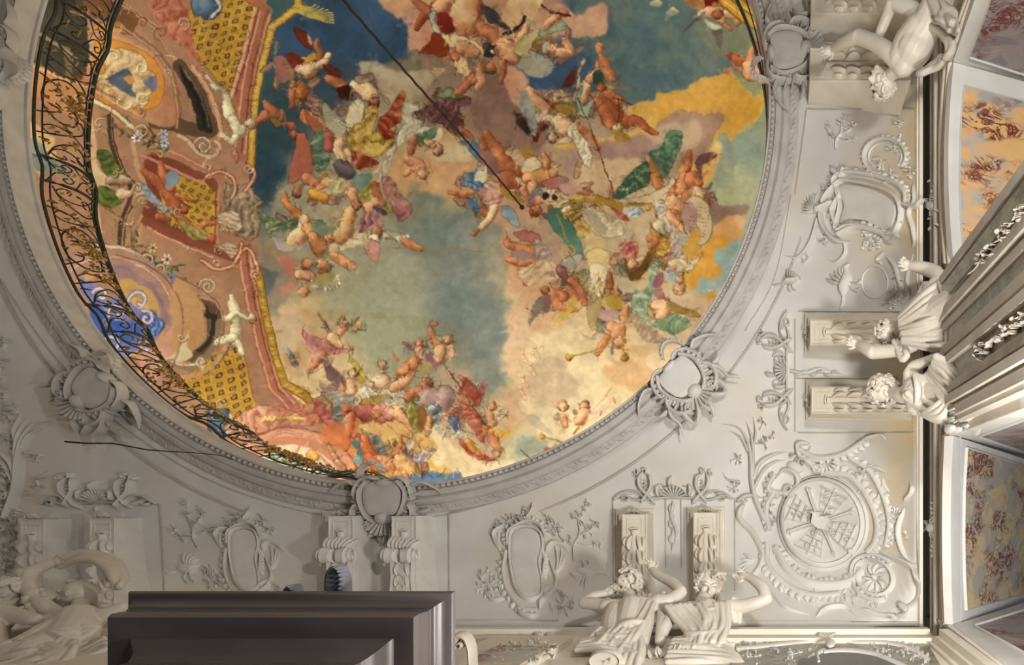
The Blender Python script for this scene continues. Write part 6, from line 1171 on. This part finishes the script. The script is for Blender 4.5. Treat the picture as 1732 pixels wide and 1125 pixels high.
def head3(b,x,y,h,r,F,U,open_=0.):
    c=W(x,y,h); q=r*h/K; F=nrm(F); U=np.array(U,float); U=nrm(U-F*(U@F)); Rt=np.cross(F,U)
    P=lambda f,u,s=0.: c+q*(F*f+U*u+Rt*s)
    b.ball(c,q*.90,12); b.ball(P(-.15,.25),q*.98,12)
    b.tube([P(.15,-.1),P(.35,-.55),P(.52,-.98-open_*.3)],[q*.85,q*.62,q*.30],10); b.ball(P(.52,-.98-open_*.3),q*.3)
    for s in (-1,1):
        b.ball(P(.66,-.22,s*.42),q*.28); b.ball(P(.74,.06,s*.36),q*.15); b.tube([P(.74,.30,s*.66),P(.96,.36,s*.36),P(.98,.26,s*.1)],[q*.11,q*.17,q*.12],6)
        b.tube([P(.0,.12,s*.98),P(-.1,-.1,s*1.06),P(.0,-.3,s*.96)],[q*.13,q*.16,q*.1],6)
    b.tube([P(.90,.24),P(1.10,-.06),P(1.30,-.28)],[q*.11,q*.13,q*.17],8); b.ball(P(1.27,-.3),q*.18)
    for s in (-1,1): b.ball(P(1.06,-.32,s*.16),q*.10)
    b.tube([P(.80,-.55,-.32),P(1.06,-.48,0),P(.80,-.55,.32)],q*.11,6); b.tube([P(.72,-.74-open_*.3,-.28),P(.98,-.80-open_*.5,0),P(.72,-.74-open_*.3,.28)],q*.12,6)
def hair3(b,x,y,h,r,F,U,n=60,back=True,rad=.2,beard=False,seed=1,ex=1.0):
    rs=np.random.RandomState(seed); c=W(x,y,h); q=r*h/K; F=nrm(F); U=np.array(U,float); U=nrm(U-F*(U@F)); Rt=np.cross(F,U); k=0
    while k<n:
        v=rs.randn(3); v/=np.linalg.norm(v); f,u,s=v
        if f>.45 and u<.75 and not (beard and u<-.2): continue
        if u<-.65 and not beard: continue
        p=c+q*ex*(F*f+U*u+Rt*s)*1.04; A=nrm(np.cross(v,rs.randn(3))); A=A[0]*F+A[1]*U+A[2]*Rt; N=F*f+U*u+Rt*s; B2=np.cross(N,A)
        t=np.linspace(0,1,10); rr=q*rad*(1-t*.75); a=t*7+rs.rand()*6
        b.tube([p+A*rr[i]*math.cos(a[i])+B2*rr[i]*math.sin(a[i])+N*q*rad*.9*t[i] for i in range(10)],q*rad*.42*(1-t*.5),6); b.ball(p,q*rad*.75,5); k+=1
def hand3(b,x,y,h,ang,s,curl=.6,mir=1,dh=0.):
    a=math.radians(ang); c_,s_=math.cos(a),math.sin(a)
    def Q(u,v,w=0): return (x+(u*c_-v*s_*mir)*s,y+(u*s_+v*c_*mir)*s,h+dh*u+w*s*h/K)
    cap(b,[(*Q(0,0),.22*s),(*Q(.25,0),.30*s),(*Q(.48,0),.30*s)]); cap(b,[(*Q(.45,-.2),.16*s),(*Q(.45,.2),.16*s)])
    for i,(v,l) in enumerate(((-.27,.44),(-.09,.52),(.09,.48),(.26,.38))):
        cap(b,[(*Q(.45,v),.105*s),(*Q(.45+l*.5,v*1.25,-curl*.12),.095*s),(*Q(.45+l*(1-curl*.25),v*1.35,-curl*.42),.075*s)],6)
    cap(b,[(*Q(.15,-.25),.13*s),(*Q(.35,-.5,-.1),.11*s),(*Q(.52,-.58,-.25),.085*s)],6)
def folds(b,A,B_,n,r,wob=.02,ends=(1,1),seed=0,dh=.10):
    A=np.array(A,float)-[0,0,dh]; B_=np.array(B_,float)-[0,0,dh]
    A=crom(np.array(A,float),False,4); B_=crom(np.array(B_,float),False,4); m=len(A); rs=np.random.RandomState(seed); n=int(n*1.5); r*=.72
    for i in range(n):
        t=i/(n-1); P=A*(1-t)+B_*t; P=P.copy(); ph=rs.rand()*6; P[:,2]+=wob*np.sin(np.linspace(0,5,m)+ph)*(1 if i%2 else .4)+(0.035 if i%2==0 else 0)
        rr=r*(1.15 if i%2 else .8)*np.linspace(ends[0],ends[1],m)*(1+.25*np.sin(np.linspace(0,7,m)+ph)); X=W(P[:,0],P[:,1],P[:,2]); b.tube(X,rr*P[:,2]/K,9); b.ball(X[0],rr[0]*P[0,2]/K,5); b.ball(X[-1],rr[-1]*P[-1,2]/K,5)
def swag(b,A,B_,s0,s1,n,r,sx=0.,sy=1.,bulge=.05,dh=.16):   # U-shaped hanging folds between two points (pixel x, y, height)
    A=np.array(A,float); B_=np.array(B_,float)
    for i in range(n):
        t=np.linspace(0,1,18)[:,None]; u=i/max(n-1,1); P=A*(1-t)+B_*t; q=(4*t*(1-t))[:,0]; sag=s0+(s1-s0)*u
        P[:,0]+=sx*sag*q; P[:,1]+=sy*sag*q; P[:,2]-=dh+bulge*q-(.035 if i%2 else 0)+sag*q*.004; rr=r*(.5+.6*q)*(1.1 if i%2==0 else .7); X=W(P[:,0],P[:,1],P[:,2]); b.tube(X,rr*P[:,2]/K,9); b.ball(X[0],rr[0]*P[0,2]/K,5); b.ball(X[-1],rr[-1]*P[-1,2]/K,5)
def statue(label,x,y,h): return thing('atlas_statue',label,'statue',W(x,y,h),'stucco statues carrying the cornice')
DN=np.array([0,0,-1.])
# 1: bearded atlas seen from behind, bottom wall
t=statue('bearded curly stucco atlas seen from behind, left of the bottom pair',1045,1080,5.9); b=MB()
cap(b,[(1063,1004,6.72,11),(1066,1020,6.6,14),(1066,1032,6.5,20)]); head3(b,1060,988,6.8,19,(-1,.1,-.15),(.1,-.75,.6))
cap(b,[(1026,1028,6.48,15),(1050,1030,6.48,17),(1085,1030,6.48,18),(1110,1020,6.5,14)]); cap(b,[(1068,1032,6.45,26),(1062,1055,6.25,25),(1056,1080,6.05,24),(1050,1110,5.8,25)]); cap(b,[(1040,1035,6.42,18),(1036,1055,6.25,20),(1036,1085,6.0,22)]); cap(b,[(1090,1036,6.42,18),(1088,1055,6.25,18),(1078,1085,6.0,20)])
cap(b,[(1024,1028,6.48,13),(1006,1022,6.55,11.5),(988,1020,6.6,10)]); cap(b,[(988,1019,6.6,9.5),(1004,1009,6.65,9),(1024,1004,6.7,7)]); hand3(b,1022,1004,6.7,-5,20,.5)
cap(b,[(1112,1018,6.5,14),(1132,1016,6.52,12.5),(1152,1002,6.6,10.5)]); cap(b,[(1152,1000,6.6,10),(1136,985,6.75,9.5),(1112,972,6.9,8),(1102,962,7.0,6)]); hand3(b,1103,966,7.0,-105,23,.5,-1)
sculpt('body',b,'statue',t)
b=MB(); hair3(b,1062,985,6.8,21,(-1,.1,-.15),(.1,-.75,.6),95,beard=True,seed=3,rad=.25); hair3(b,1040,1000,6.75,10,(-1,.2,-.2),(.2,-.7,.5),36,beard=True,seed=4,rad=.38); sculpt('hair',b,'statue',t,.006,1)
b=MB(); folds(b,[(1082,1012,6.62),(1060,1040,6.42),(1030,1062,6.2),(1010,1085,6.0)],[(1106,1020,6.55),(1092,1050,6.3),(1070,1085,6.0),(1048,1118,5.7)],8,6,seed=2,dh=.17); folds(b,[(1012,1062,6.2),(995,1080,6.05),(975,1092,5.95)],[(1086,1072,6.1),(1088,1100,5.8),(1082,1135,5.5)],13,7.5,.03,seed=5); folds(b,[(985,1085,6.0),(1030,1080,6.0),(1075,1100,5.8)],[(975,1100,5.8),(1020,1100,5.8),(1080,1125,5.6)],7,7,.03,seed=6); cap(b,[(1100,1010,6.56,7),(1104,1024,6.5,9),(1094,1035,6.45,8)]); cap(b,[(1122,1005,6.58,6),(1128,1026,6.5,6),(1118,1036,6.46,5)]); swag(b,(1010,1072,6.12),(1088,1078,6.1),4,40,7,6); swag(b,(1040,1062,6.2),(1092,1052,6.25),-4,30,5,5); sculpt('drapery',b,'statue',t,.0075,2)
t2=thing('oval_shield','oval stucco plaque with small raised face below the bearded atlas','shield',W(1025,1110,5.4)); b=MB(loc(SP(5.5),1026,1115,0)); b.dome(0,0,28,18,.06,flat=1); b.ridge([(25*math.cos(a),15*math.sin(a)) for a in np.linspace(0,6.28,20,endpoint=False)],2.5,.08,closed=True); b.build('disc','statue',t2); b=MB(loc(SP(5.5),1026,1115,0)); random.seed(2); b.sprig(2,-2,8,9,.09); b.build('emblem','statue',t2)
# 2: atlas with open mouth, bottom wall
t=statue('stucco atlas with open mouth and arm bent overhead, right of the bottom pair',1185,1080,5.9); b=MB()
F2,U2=(.22,.05,-1),(.2,-1,.0)
head3(b,1198,992,6.8,20,F2,U2,.7); cap(b,[(1192,1008,6.72,11),(1186,1022,6.6,13),(1190,1034,6.5,18)])
cap(b,[(1166,1030,6.48,13),(1190,1034,6.46,17),(1215,1034,6.46,16),(1232,1026,6.5,13)]); cap(b,[(1196,1036,6.42,25),(1194,1060,6.22,23),(1192,1085,6.02,22),(1186,1110,5.8,24)])
cap(b,[(1230,1026,6.5,13),(1256,1026,6.5,13),(1280,1020,6.5,12),(1296,1014,6.52,11)]); cap(b,[(1296,1012,6.52,11),(1290,995,6.6,10.5),(1276,982,6.7,9),(1262,974,6.78,7)]); hand3(b,1264,976,6.78,200,22,.7)
cap(b,[(1162,1032,6.46,12),(1140,1040,6.4,11),(1124,1062,6.2,11),(1118,1080,6.1,10)]); cap(b,[(1117,1084,6.05,10),(1119,1055,6.25,9),(1118,1032,6.5,7)]); hand3(b,1118,1036,6.5,-95,19,1.,1)
sculpt('body',b,'statue',t)
b=MB(); hair3(b,1197,988,6.82,20,F2,U2,90,seed=8,rad=.26); sculpt('hair',b,'statue',t,.006,1)
b=MB(); folds(b,[(1122,1026,6.5),(1140,1050,6.35),(1160,1072,6.15),(1150,1100,5.9)],[(1166,1024,6.5),(1180,1040,6.42),(1200,1062,6.2),(1200,1090,5.95)],8,6,.02,seed=3,dh=.17); folds(b,[(1176,1024,6.52),(1190,1050,6.3),(1180,1080,6.05)],[(1234,1022,6.5),(1232,1060,6.2),(1222,1090,5.95)],9,7,.025,seed=4,dh=.17); folds(b,[(1140,1082,6.05),(1180,1078,6.05),(1220,1082,6.0),(1240,1105,5.8)],[(1128,1120,5.6),(1180,1120,5.6),(1225,1125,5.6),(1262,1135,5.5)],8,8,.03,seed=9); cap(b,[(1240,1014,6.52,6),(1236,1030,6.48,8),(1242,1050,6.44,6)]); cap(b,[(1248,1016,6.52,5),(1250,1034,6.48,6),(1250,1052,6.44,5)]); swag(b,(1168,1028,6.5),(1230,1026,6.5),6,52,9,5.5); swag(b,(1160,1070,6.15),(1226,1066,6.15),6,44,7,6.5); swag(b,(1150,1088,6.0),(1240,1090,6.0),10,40,5,8); sculpt('drapery',b,'statue',t,.0075,2)
random.seed(14); g=thing('leaf_garland','stucco garland of leaves held over the head of the atlas with open mouth','garland',W(1230,975,6.8)); b=MB(loc(SP(6.72),0,0,0)); b.ridge('1205,976 1218,970 1235,972 1250,974',7,.06)
for k in range(9): b.leaf(1208+k*5,973,random.uniform(-60,60),12,5,.09)
b.build('leaves','statue',g)
random.seed(15); g=thing('leaf_cluster','feathery stucco leaves between the waists of the bottom pair of atlases','ornament',W(1130,1105,5.6)); b=MB(loc(SP(5.75),0,0,0))
for k in range(20): b.leaf(1105+k*4,1112+3*math.sin(k),-90+random.uniform(-70,70),20,7,.08,.5)
for k in range(10): b.leaf(1215+k*5,1118,-60+random.uniform(-50,50),16,4,.07,.5)
b.dome(1158,1117,11,9,.12); b.build('leaves','statue',g)
# 3: upper atlas of the right pair
t=statue('stucco atlas with rolled cuff and outstretched arm, upper of the right pair',1600,530,5.9); b=MB()
F3,U3=(.2,.1,-1),(-1,.15,.4)
head3(b,1503,562,6.85,17,(.5,.4,-.6),U3); cap(b,[(1516,556,6.75,10),(1530,550,6.6,12),(1545,548,6.5,18)])
cap(b,[(1545,580,6.45,13),(1552,556,6.45,20),(1566,515,6.4,20),(1584,482,6.4,15)]); cap(b,[(1557,540,6.4,26),(1588,526,6.15,26),(1615,510,5.9,26),(1645,490,5.6,28)])
cap(b,[(1596,480,6.4,14),(1585,463,6.45,13),(1560,453,6.55,11),(1538,449,6.65,7)]); hand3(b,1541,450,6.65,205,24,.5)
cap(b,[(1545,582,6.45,13),(1528,590,6.5,12),(1505,594,6.6,11.5),(1478,596,6.7,12)]); cap(b,[(1476,596,6.7,12),(1462,588,6.8,10),(1448,580,6.95,7)]); hand3(b,1452,582,6.9,200,22,.4)
sculpt('body',b,'statue',t)
b=MB(); hair3(b,1500,562,6.87,19,(.5,.4,-.6),U3,90,seed=12,rad=.23); sculpt('hair',b,'statue',t,.006,1)
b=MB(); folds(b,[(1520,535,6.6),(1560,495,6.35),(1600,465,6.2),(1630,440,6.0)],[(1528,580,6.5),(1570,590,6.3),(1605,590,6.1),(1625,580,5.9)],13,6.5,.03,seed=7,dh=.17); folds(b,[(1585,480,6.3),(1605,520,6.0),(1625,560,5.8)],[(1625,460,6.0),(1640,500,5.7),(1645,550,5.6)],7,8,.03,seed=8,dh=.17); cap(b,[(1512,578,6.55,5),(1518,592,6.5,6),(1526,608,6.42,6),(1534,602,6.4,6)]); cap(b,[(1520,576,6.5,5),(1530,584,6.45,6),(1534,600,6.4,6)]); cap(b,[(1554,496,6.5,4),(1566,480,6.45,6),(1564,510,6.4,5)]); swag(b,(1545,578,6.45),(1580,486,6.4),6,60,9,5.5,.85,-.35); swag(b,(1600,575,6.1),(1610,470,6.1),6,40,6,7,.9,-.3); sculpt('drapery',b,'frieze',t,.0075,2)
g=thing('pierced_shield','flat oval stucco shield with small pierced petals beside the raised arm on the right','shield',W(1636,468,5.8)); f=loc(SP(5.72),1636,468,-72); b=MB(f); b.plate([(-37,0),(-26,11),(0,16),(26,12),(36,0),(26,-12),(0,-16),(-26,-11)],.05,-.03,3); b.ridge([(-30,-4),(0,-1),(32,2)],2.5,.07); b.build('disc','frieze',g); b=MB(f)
for k in range(9): a=k*.7; b.leaf(20*math.cos(a),9*math.sin(a),math.degrees(a)+40,8,3,.07)
b.build('petals','frieze',g)
# 4: lower atlas of the right pair
t=statue('stucco atlas with massed curls and folded cloak, lower of the right pair',1600,670,5.9); b=MB()
head3(b,1497,662,6.85,18,(.3,.5,-.7),(-1,.05,.4)); cap(b,[(1512,664,6.75,11),(1524,668,6.6,14),(1540,665,6.5,20)])
cap(b,[(1540,632,6.45,13),(1546,655,6.45,20),(1552,685,6.4,20)]); cap(b,[(1552,660,6.4,27),(1580,662,6.2,27),(1608,665,5.95,25),(1635,665,5.7,22)])
cap(b,[(1540,634,6.45,12),(1545,622,6.42,11),(1565,612,6.3,9),(1588,602,6.1,8)]); cap(b,[(1560,690,6.35,14),(1585,705,6.15,12),(1604,708,6.0,8)]); hand3(b,1606,708,5.95,-20,22,1.2)
sculpt('body',b,'statue',t)
b=MB(); hair3(b,1494,660,6.87,24,(.3,.5,-.7),(-1,.05,.4),120,seed=22,rad=.24,beard=True); sculpt('hair',b,'statue',t,.006,1)
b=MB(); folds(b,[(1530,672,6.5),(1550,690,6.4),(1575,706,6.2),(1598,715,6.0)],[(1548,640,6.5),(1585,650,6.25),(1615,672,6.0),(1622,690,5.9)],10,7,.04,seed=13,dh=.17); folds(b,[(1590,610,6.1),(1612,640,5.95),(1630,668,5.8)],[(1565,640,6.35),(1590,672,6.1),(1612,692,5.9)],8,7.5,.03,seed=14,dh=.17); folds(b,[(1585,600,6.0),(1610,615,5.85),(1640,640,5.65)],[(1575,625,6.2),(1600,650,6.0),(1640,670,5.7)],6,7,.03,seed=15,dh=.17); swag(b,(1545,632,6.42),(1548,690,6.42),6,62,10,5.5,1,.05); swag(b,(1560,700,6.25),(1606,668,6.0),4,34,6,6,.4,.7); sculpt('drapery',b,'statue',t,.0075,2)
g=thing('fruit_shell','bright shell and fruits held in the hand of the lower atlas on the right','ornament',W(1632,712,5.7)); b=MB(loc(SP(5.7),0,0,0)); random.seed(7)
for x_,y_,r_ in ((1628,706,10),(1640,716,9),(1606,726,9),(1618,728,7),(1630,722,6)): b.dome(x_,y_,r_,r_*.85,.14)
for k in range(16): b.dome(1605+random.random()*32,690+random.random()*44,3.2,3,.15)
for k in range(8): b.leaf(1640+k,716+k,-40+k*14,16,5,.13)
b.build('fruits','white',g)
g=thing('stone_quiver','smooth stucco cylinder with a round end beside the cloak of the lower right atlas','ornament',W(1640,620,5.6)); b=MB(); q=W(np.array([1622.,1632,1646]),np.array([572.,612,652]),np.array([5.75,5.7,5.6])); b.tube(q,[.06,.085,.095],16); b.build('cylinder','frieze',g); b=MB(loc(SP(5.48),0,0,0)); random.seed(6); b.sprig(1634,610,14,8,.04); b.build('leaf','frieze',g)
random.seed(16); g=thing('leaf_cluster','cluster of stucco leaves and flowers on the pier right of the two atlases','ornament',W(1670,570,5.3)); b=MB(loc(SP(5.35),0,0,0))
for x_,y_ in ((1655,565),(1668,575),(1680,560),(1690,548),(1665,590),(1700,540),(1660,600),(1676,588),(1712,530)): b.sprig(x_,y_,15,11,.07)
b.build('leaves','frieze',g)
# 5: overturned nude at upper right
t=statue('overturned stucco nude with head hanging down at the upper right',1560,60,6.2); b=MB()
cap(b,[(1530,108,6.45,20),(1542,88,6.4,31),(1555,64,6.35,30),(1570,36,6.25,27),(1585,8,6.15,28),(1592,-20,6.1,28)]); cap(b,[(1524,96,6.45,22),(1536,74,6.4,26),(1552,48,6.3,24)])
cap(b,[(1516,118,6.55,12),(1506,128,6.65,11)]); F5,U5=(-1,.25,-.35),(.25,.9,.3)
head3(b,1494,138,6.75,20,F5,U5); cap(b,[(1528,112,6.45,17),(1505,90,6.5,15),(1478,72,6.6,13),(1452,62,6.7,12.5)]); cap(b,[(1450,62,6.7,12),(1436,68,6.8,11),(1420,76,6.95,9),(1408,84,7.1,7)]); hand3(b,1411,82,7.1,160,26,.5)
cap(b,[(1566,40,6.3,16),(1545,18,6.35,14),(1525,8,6.4,13),(1510,4,6.45,12)]); cap(b,[(1508,6,6.45,11),(1500,28,6.55,10),(1490,52,6.6,9),(1485,64,6.65,7)])
sculpt('body',b,'statue',t,.0095)
b=MB(); hair3(b,1492,144,6.77,20,F5,U5,95,seed=32,rad=.28); sculpt('hair',b,'statue',t,.006,1)
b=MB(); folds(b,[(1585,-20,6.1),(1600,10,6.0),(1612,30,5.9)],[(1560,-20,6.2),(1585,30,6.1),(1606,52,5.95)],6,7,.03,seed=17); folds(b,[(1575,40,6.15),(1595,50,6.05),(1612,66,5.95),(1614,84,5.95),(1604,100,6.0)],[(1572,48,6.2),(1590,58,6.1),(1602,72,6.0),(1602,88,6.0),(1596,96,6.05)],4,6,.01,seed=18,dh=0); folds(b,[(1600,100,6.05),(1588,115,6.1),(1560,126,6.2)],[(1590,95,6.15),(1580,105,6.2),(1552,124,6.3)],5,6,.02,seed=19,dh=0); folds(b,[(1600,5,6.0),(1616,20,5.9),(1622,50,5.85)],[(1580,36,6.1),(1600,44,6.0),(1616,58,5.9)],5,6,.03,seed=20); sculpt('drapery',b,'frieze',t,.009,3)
# 6: veiled woman at lower left
t=statue('shadowed stucco woman in profile under an arched veil at the lower left',120,1070,6.0); b=MB()
F6,U6=(-1,.05,-.25),(.05,-.95,.4)
head3(b,128,1008,6.7,22,F6,U6); cap(b,[(136,1022,6.62,12),(138,1038,6.5,15),(136,1048,6.4,20)])
cap(b,[(104,1044,6.4,16),(132,1048,6.38,20),(162,1046,6.38,15)]); cap(b,[(132,1052,6.35,32),(122,1075,6.15,34),(100,1095,5.95,34),(60,1110,5.8,34)])
cap(b,[(100,1044,6.4,15),(82,1032,6.42,14),(62,1014,6.5,12)]); cap(b,[(56,1006,6.5,12),(46,988,6.6,12),(52,970,6.7,11)]); cap(b,[(52,970,6.7,11),(70,960,6.75,9),(92,952,6.8,7)]); hand3(b,90,952,6.8,-10,20,.6)
cap(b,[(162,1046,6.38,14),(184,1038,6.4,12),(206,1028,6.45,10)]); sculpt('body',b,'statue',t,.0095)
b=MB(); c=W(132,1004,6.72)
for k in range(16):
    a=-2.2+k*.2; cap(b,[(122+14*math.cos(a),992+10*math.sin(a)+k*.3,6.72,4),(142,988+k*2.2,6.7,5),(158,996+k*1.9,6.66,4.5),(168,1006+k*1.6,6.6,3)])
hair3(b,134,1004,6.74,20,F6,U6,30,seed=40,rad=.2); sculpt('hair',b,'statue',t,.0065,1)
b=MB()
A=[(92,952,6.85),(120,938,6.9),(150,932,6.9),(185,940,6.85),(208,958,6.75),(214,978,6.65),(204,990,6.55)]
Bq=[(104,962,6.8),(128,950,6.75),(156,950,6.7),(178,962,6.6),(186,978,6.5),(192,988,6.5),(200,994,6.5)]
folds(b,A,Bq,6,6.5,.015,seed=41,dh=0); folds(b,[(165,940,6.85),(168,965,6.7),(180,990,6.55)],[(205,950,6.8),(215,975,6.65),(205,994,6.55)],6,7,.02,seed=42,dh=0); folds(b,[(40,1010,6.45),(52,1002,6.5),(70,998,6.5)],[(50,1034,6.4),(70,1042,6.38),(96,1050,6.38)],7,6.5,.02,seed=43,dh=0); sculpt('veil',b,'statue',t,.009,3)
b=MB(); folds(b,[(108,1040,6.42),(70,1060,6.2),(30,1080,6.0),(-20,1095,5.9)],[(128,1092,6.0),(110,1120,5.8),(70,1140,5.6),(20,1150,5.5)],12,8,.03,seed=44,dh=.17); folds(b,[(175,1078,6.1),(140,1098,6.0),(110,1112,5.9)],[(185,1100,5.9),(140,1118,5.8),(100,1130,5.7)],5,7,.02,seed=45,dh=0); folds(b,[(100,1036,6.46),(70,1046,6.35),(30,1056,6.25)],[(110,1046,6.4),(80,1056,6.3),(25,1064,6.2)],4,6,.02,seed=46); swag(b,(100,1052,6.35),(168,1060,6.3),6,40,6,6,-.3,.8); swag(b,(60,1078,6.1),(120,1108,5.9),5,40,6,8,-.6,.6); sculpt('drapery',b,'statue',t,.008,2)
# 7: partly seen figure at the left edge
t=statue('partly seen stucco figure with bushy hair cut by the left edge behind the veiled woman',-5,1030,6.2); b=MB(); cap(b,[(-10,1048,6.3,28),(0,1042,6.3,22),(34,1046,6.25,16),(60,1052,6.2,14)]); head3(b,10,1006,6.5,18,(.3,.3,-1),(0,-1,.2)); cap(b,[(-20,1040,6.3,22),(-20,1100,5.9,26)]); sculpt('body',b,'statue',t,.01)
b=MB(); hair3(b,14,1003,6.52,22,(.3,.3,-1),(0,-1,.2),90,seed=50,rad=.3,beard=True); sculpt('hair',b,'statue',t,.007,1)
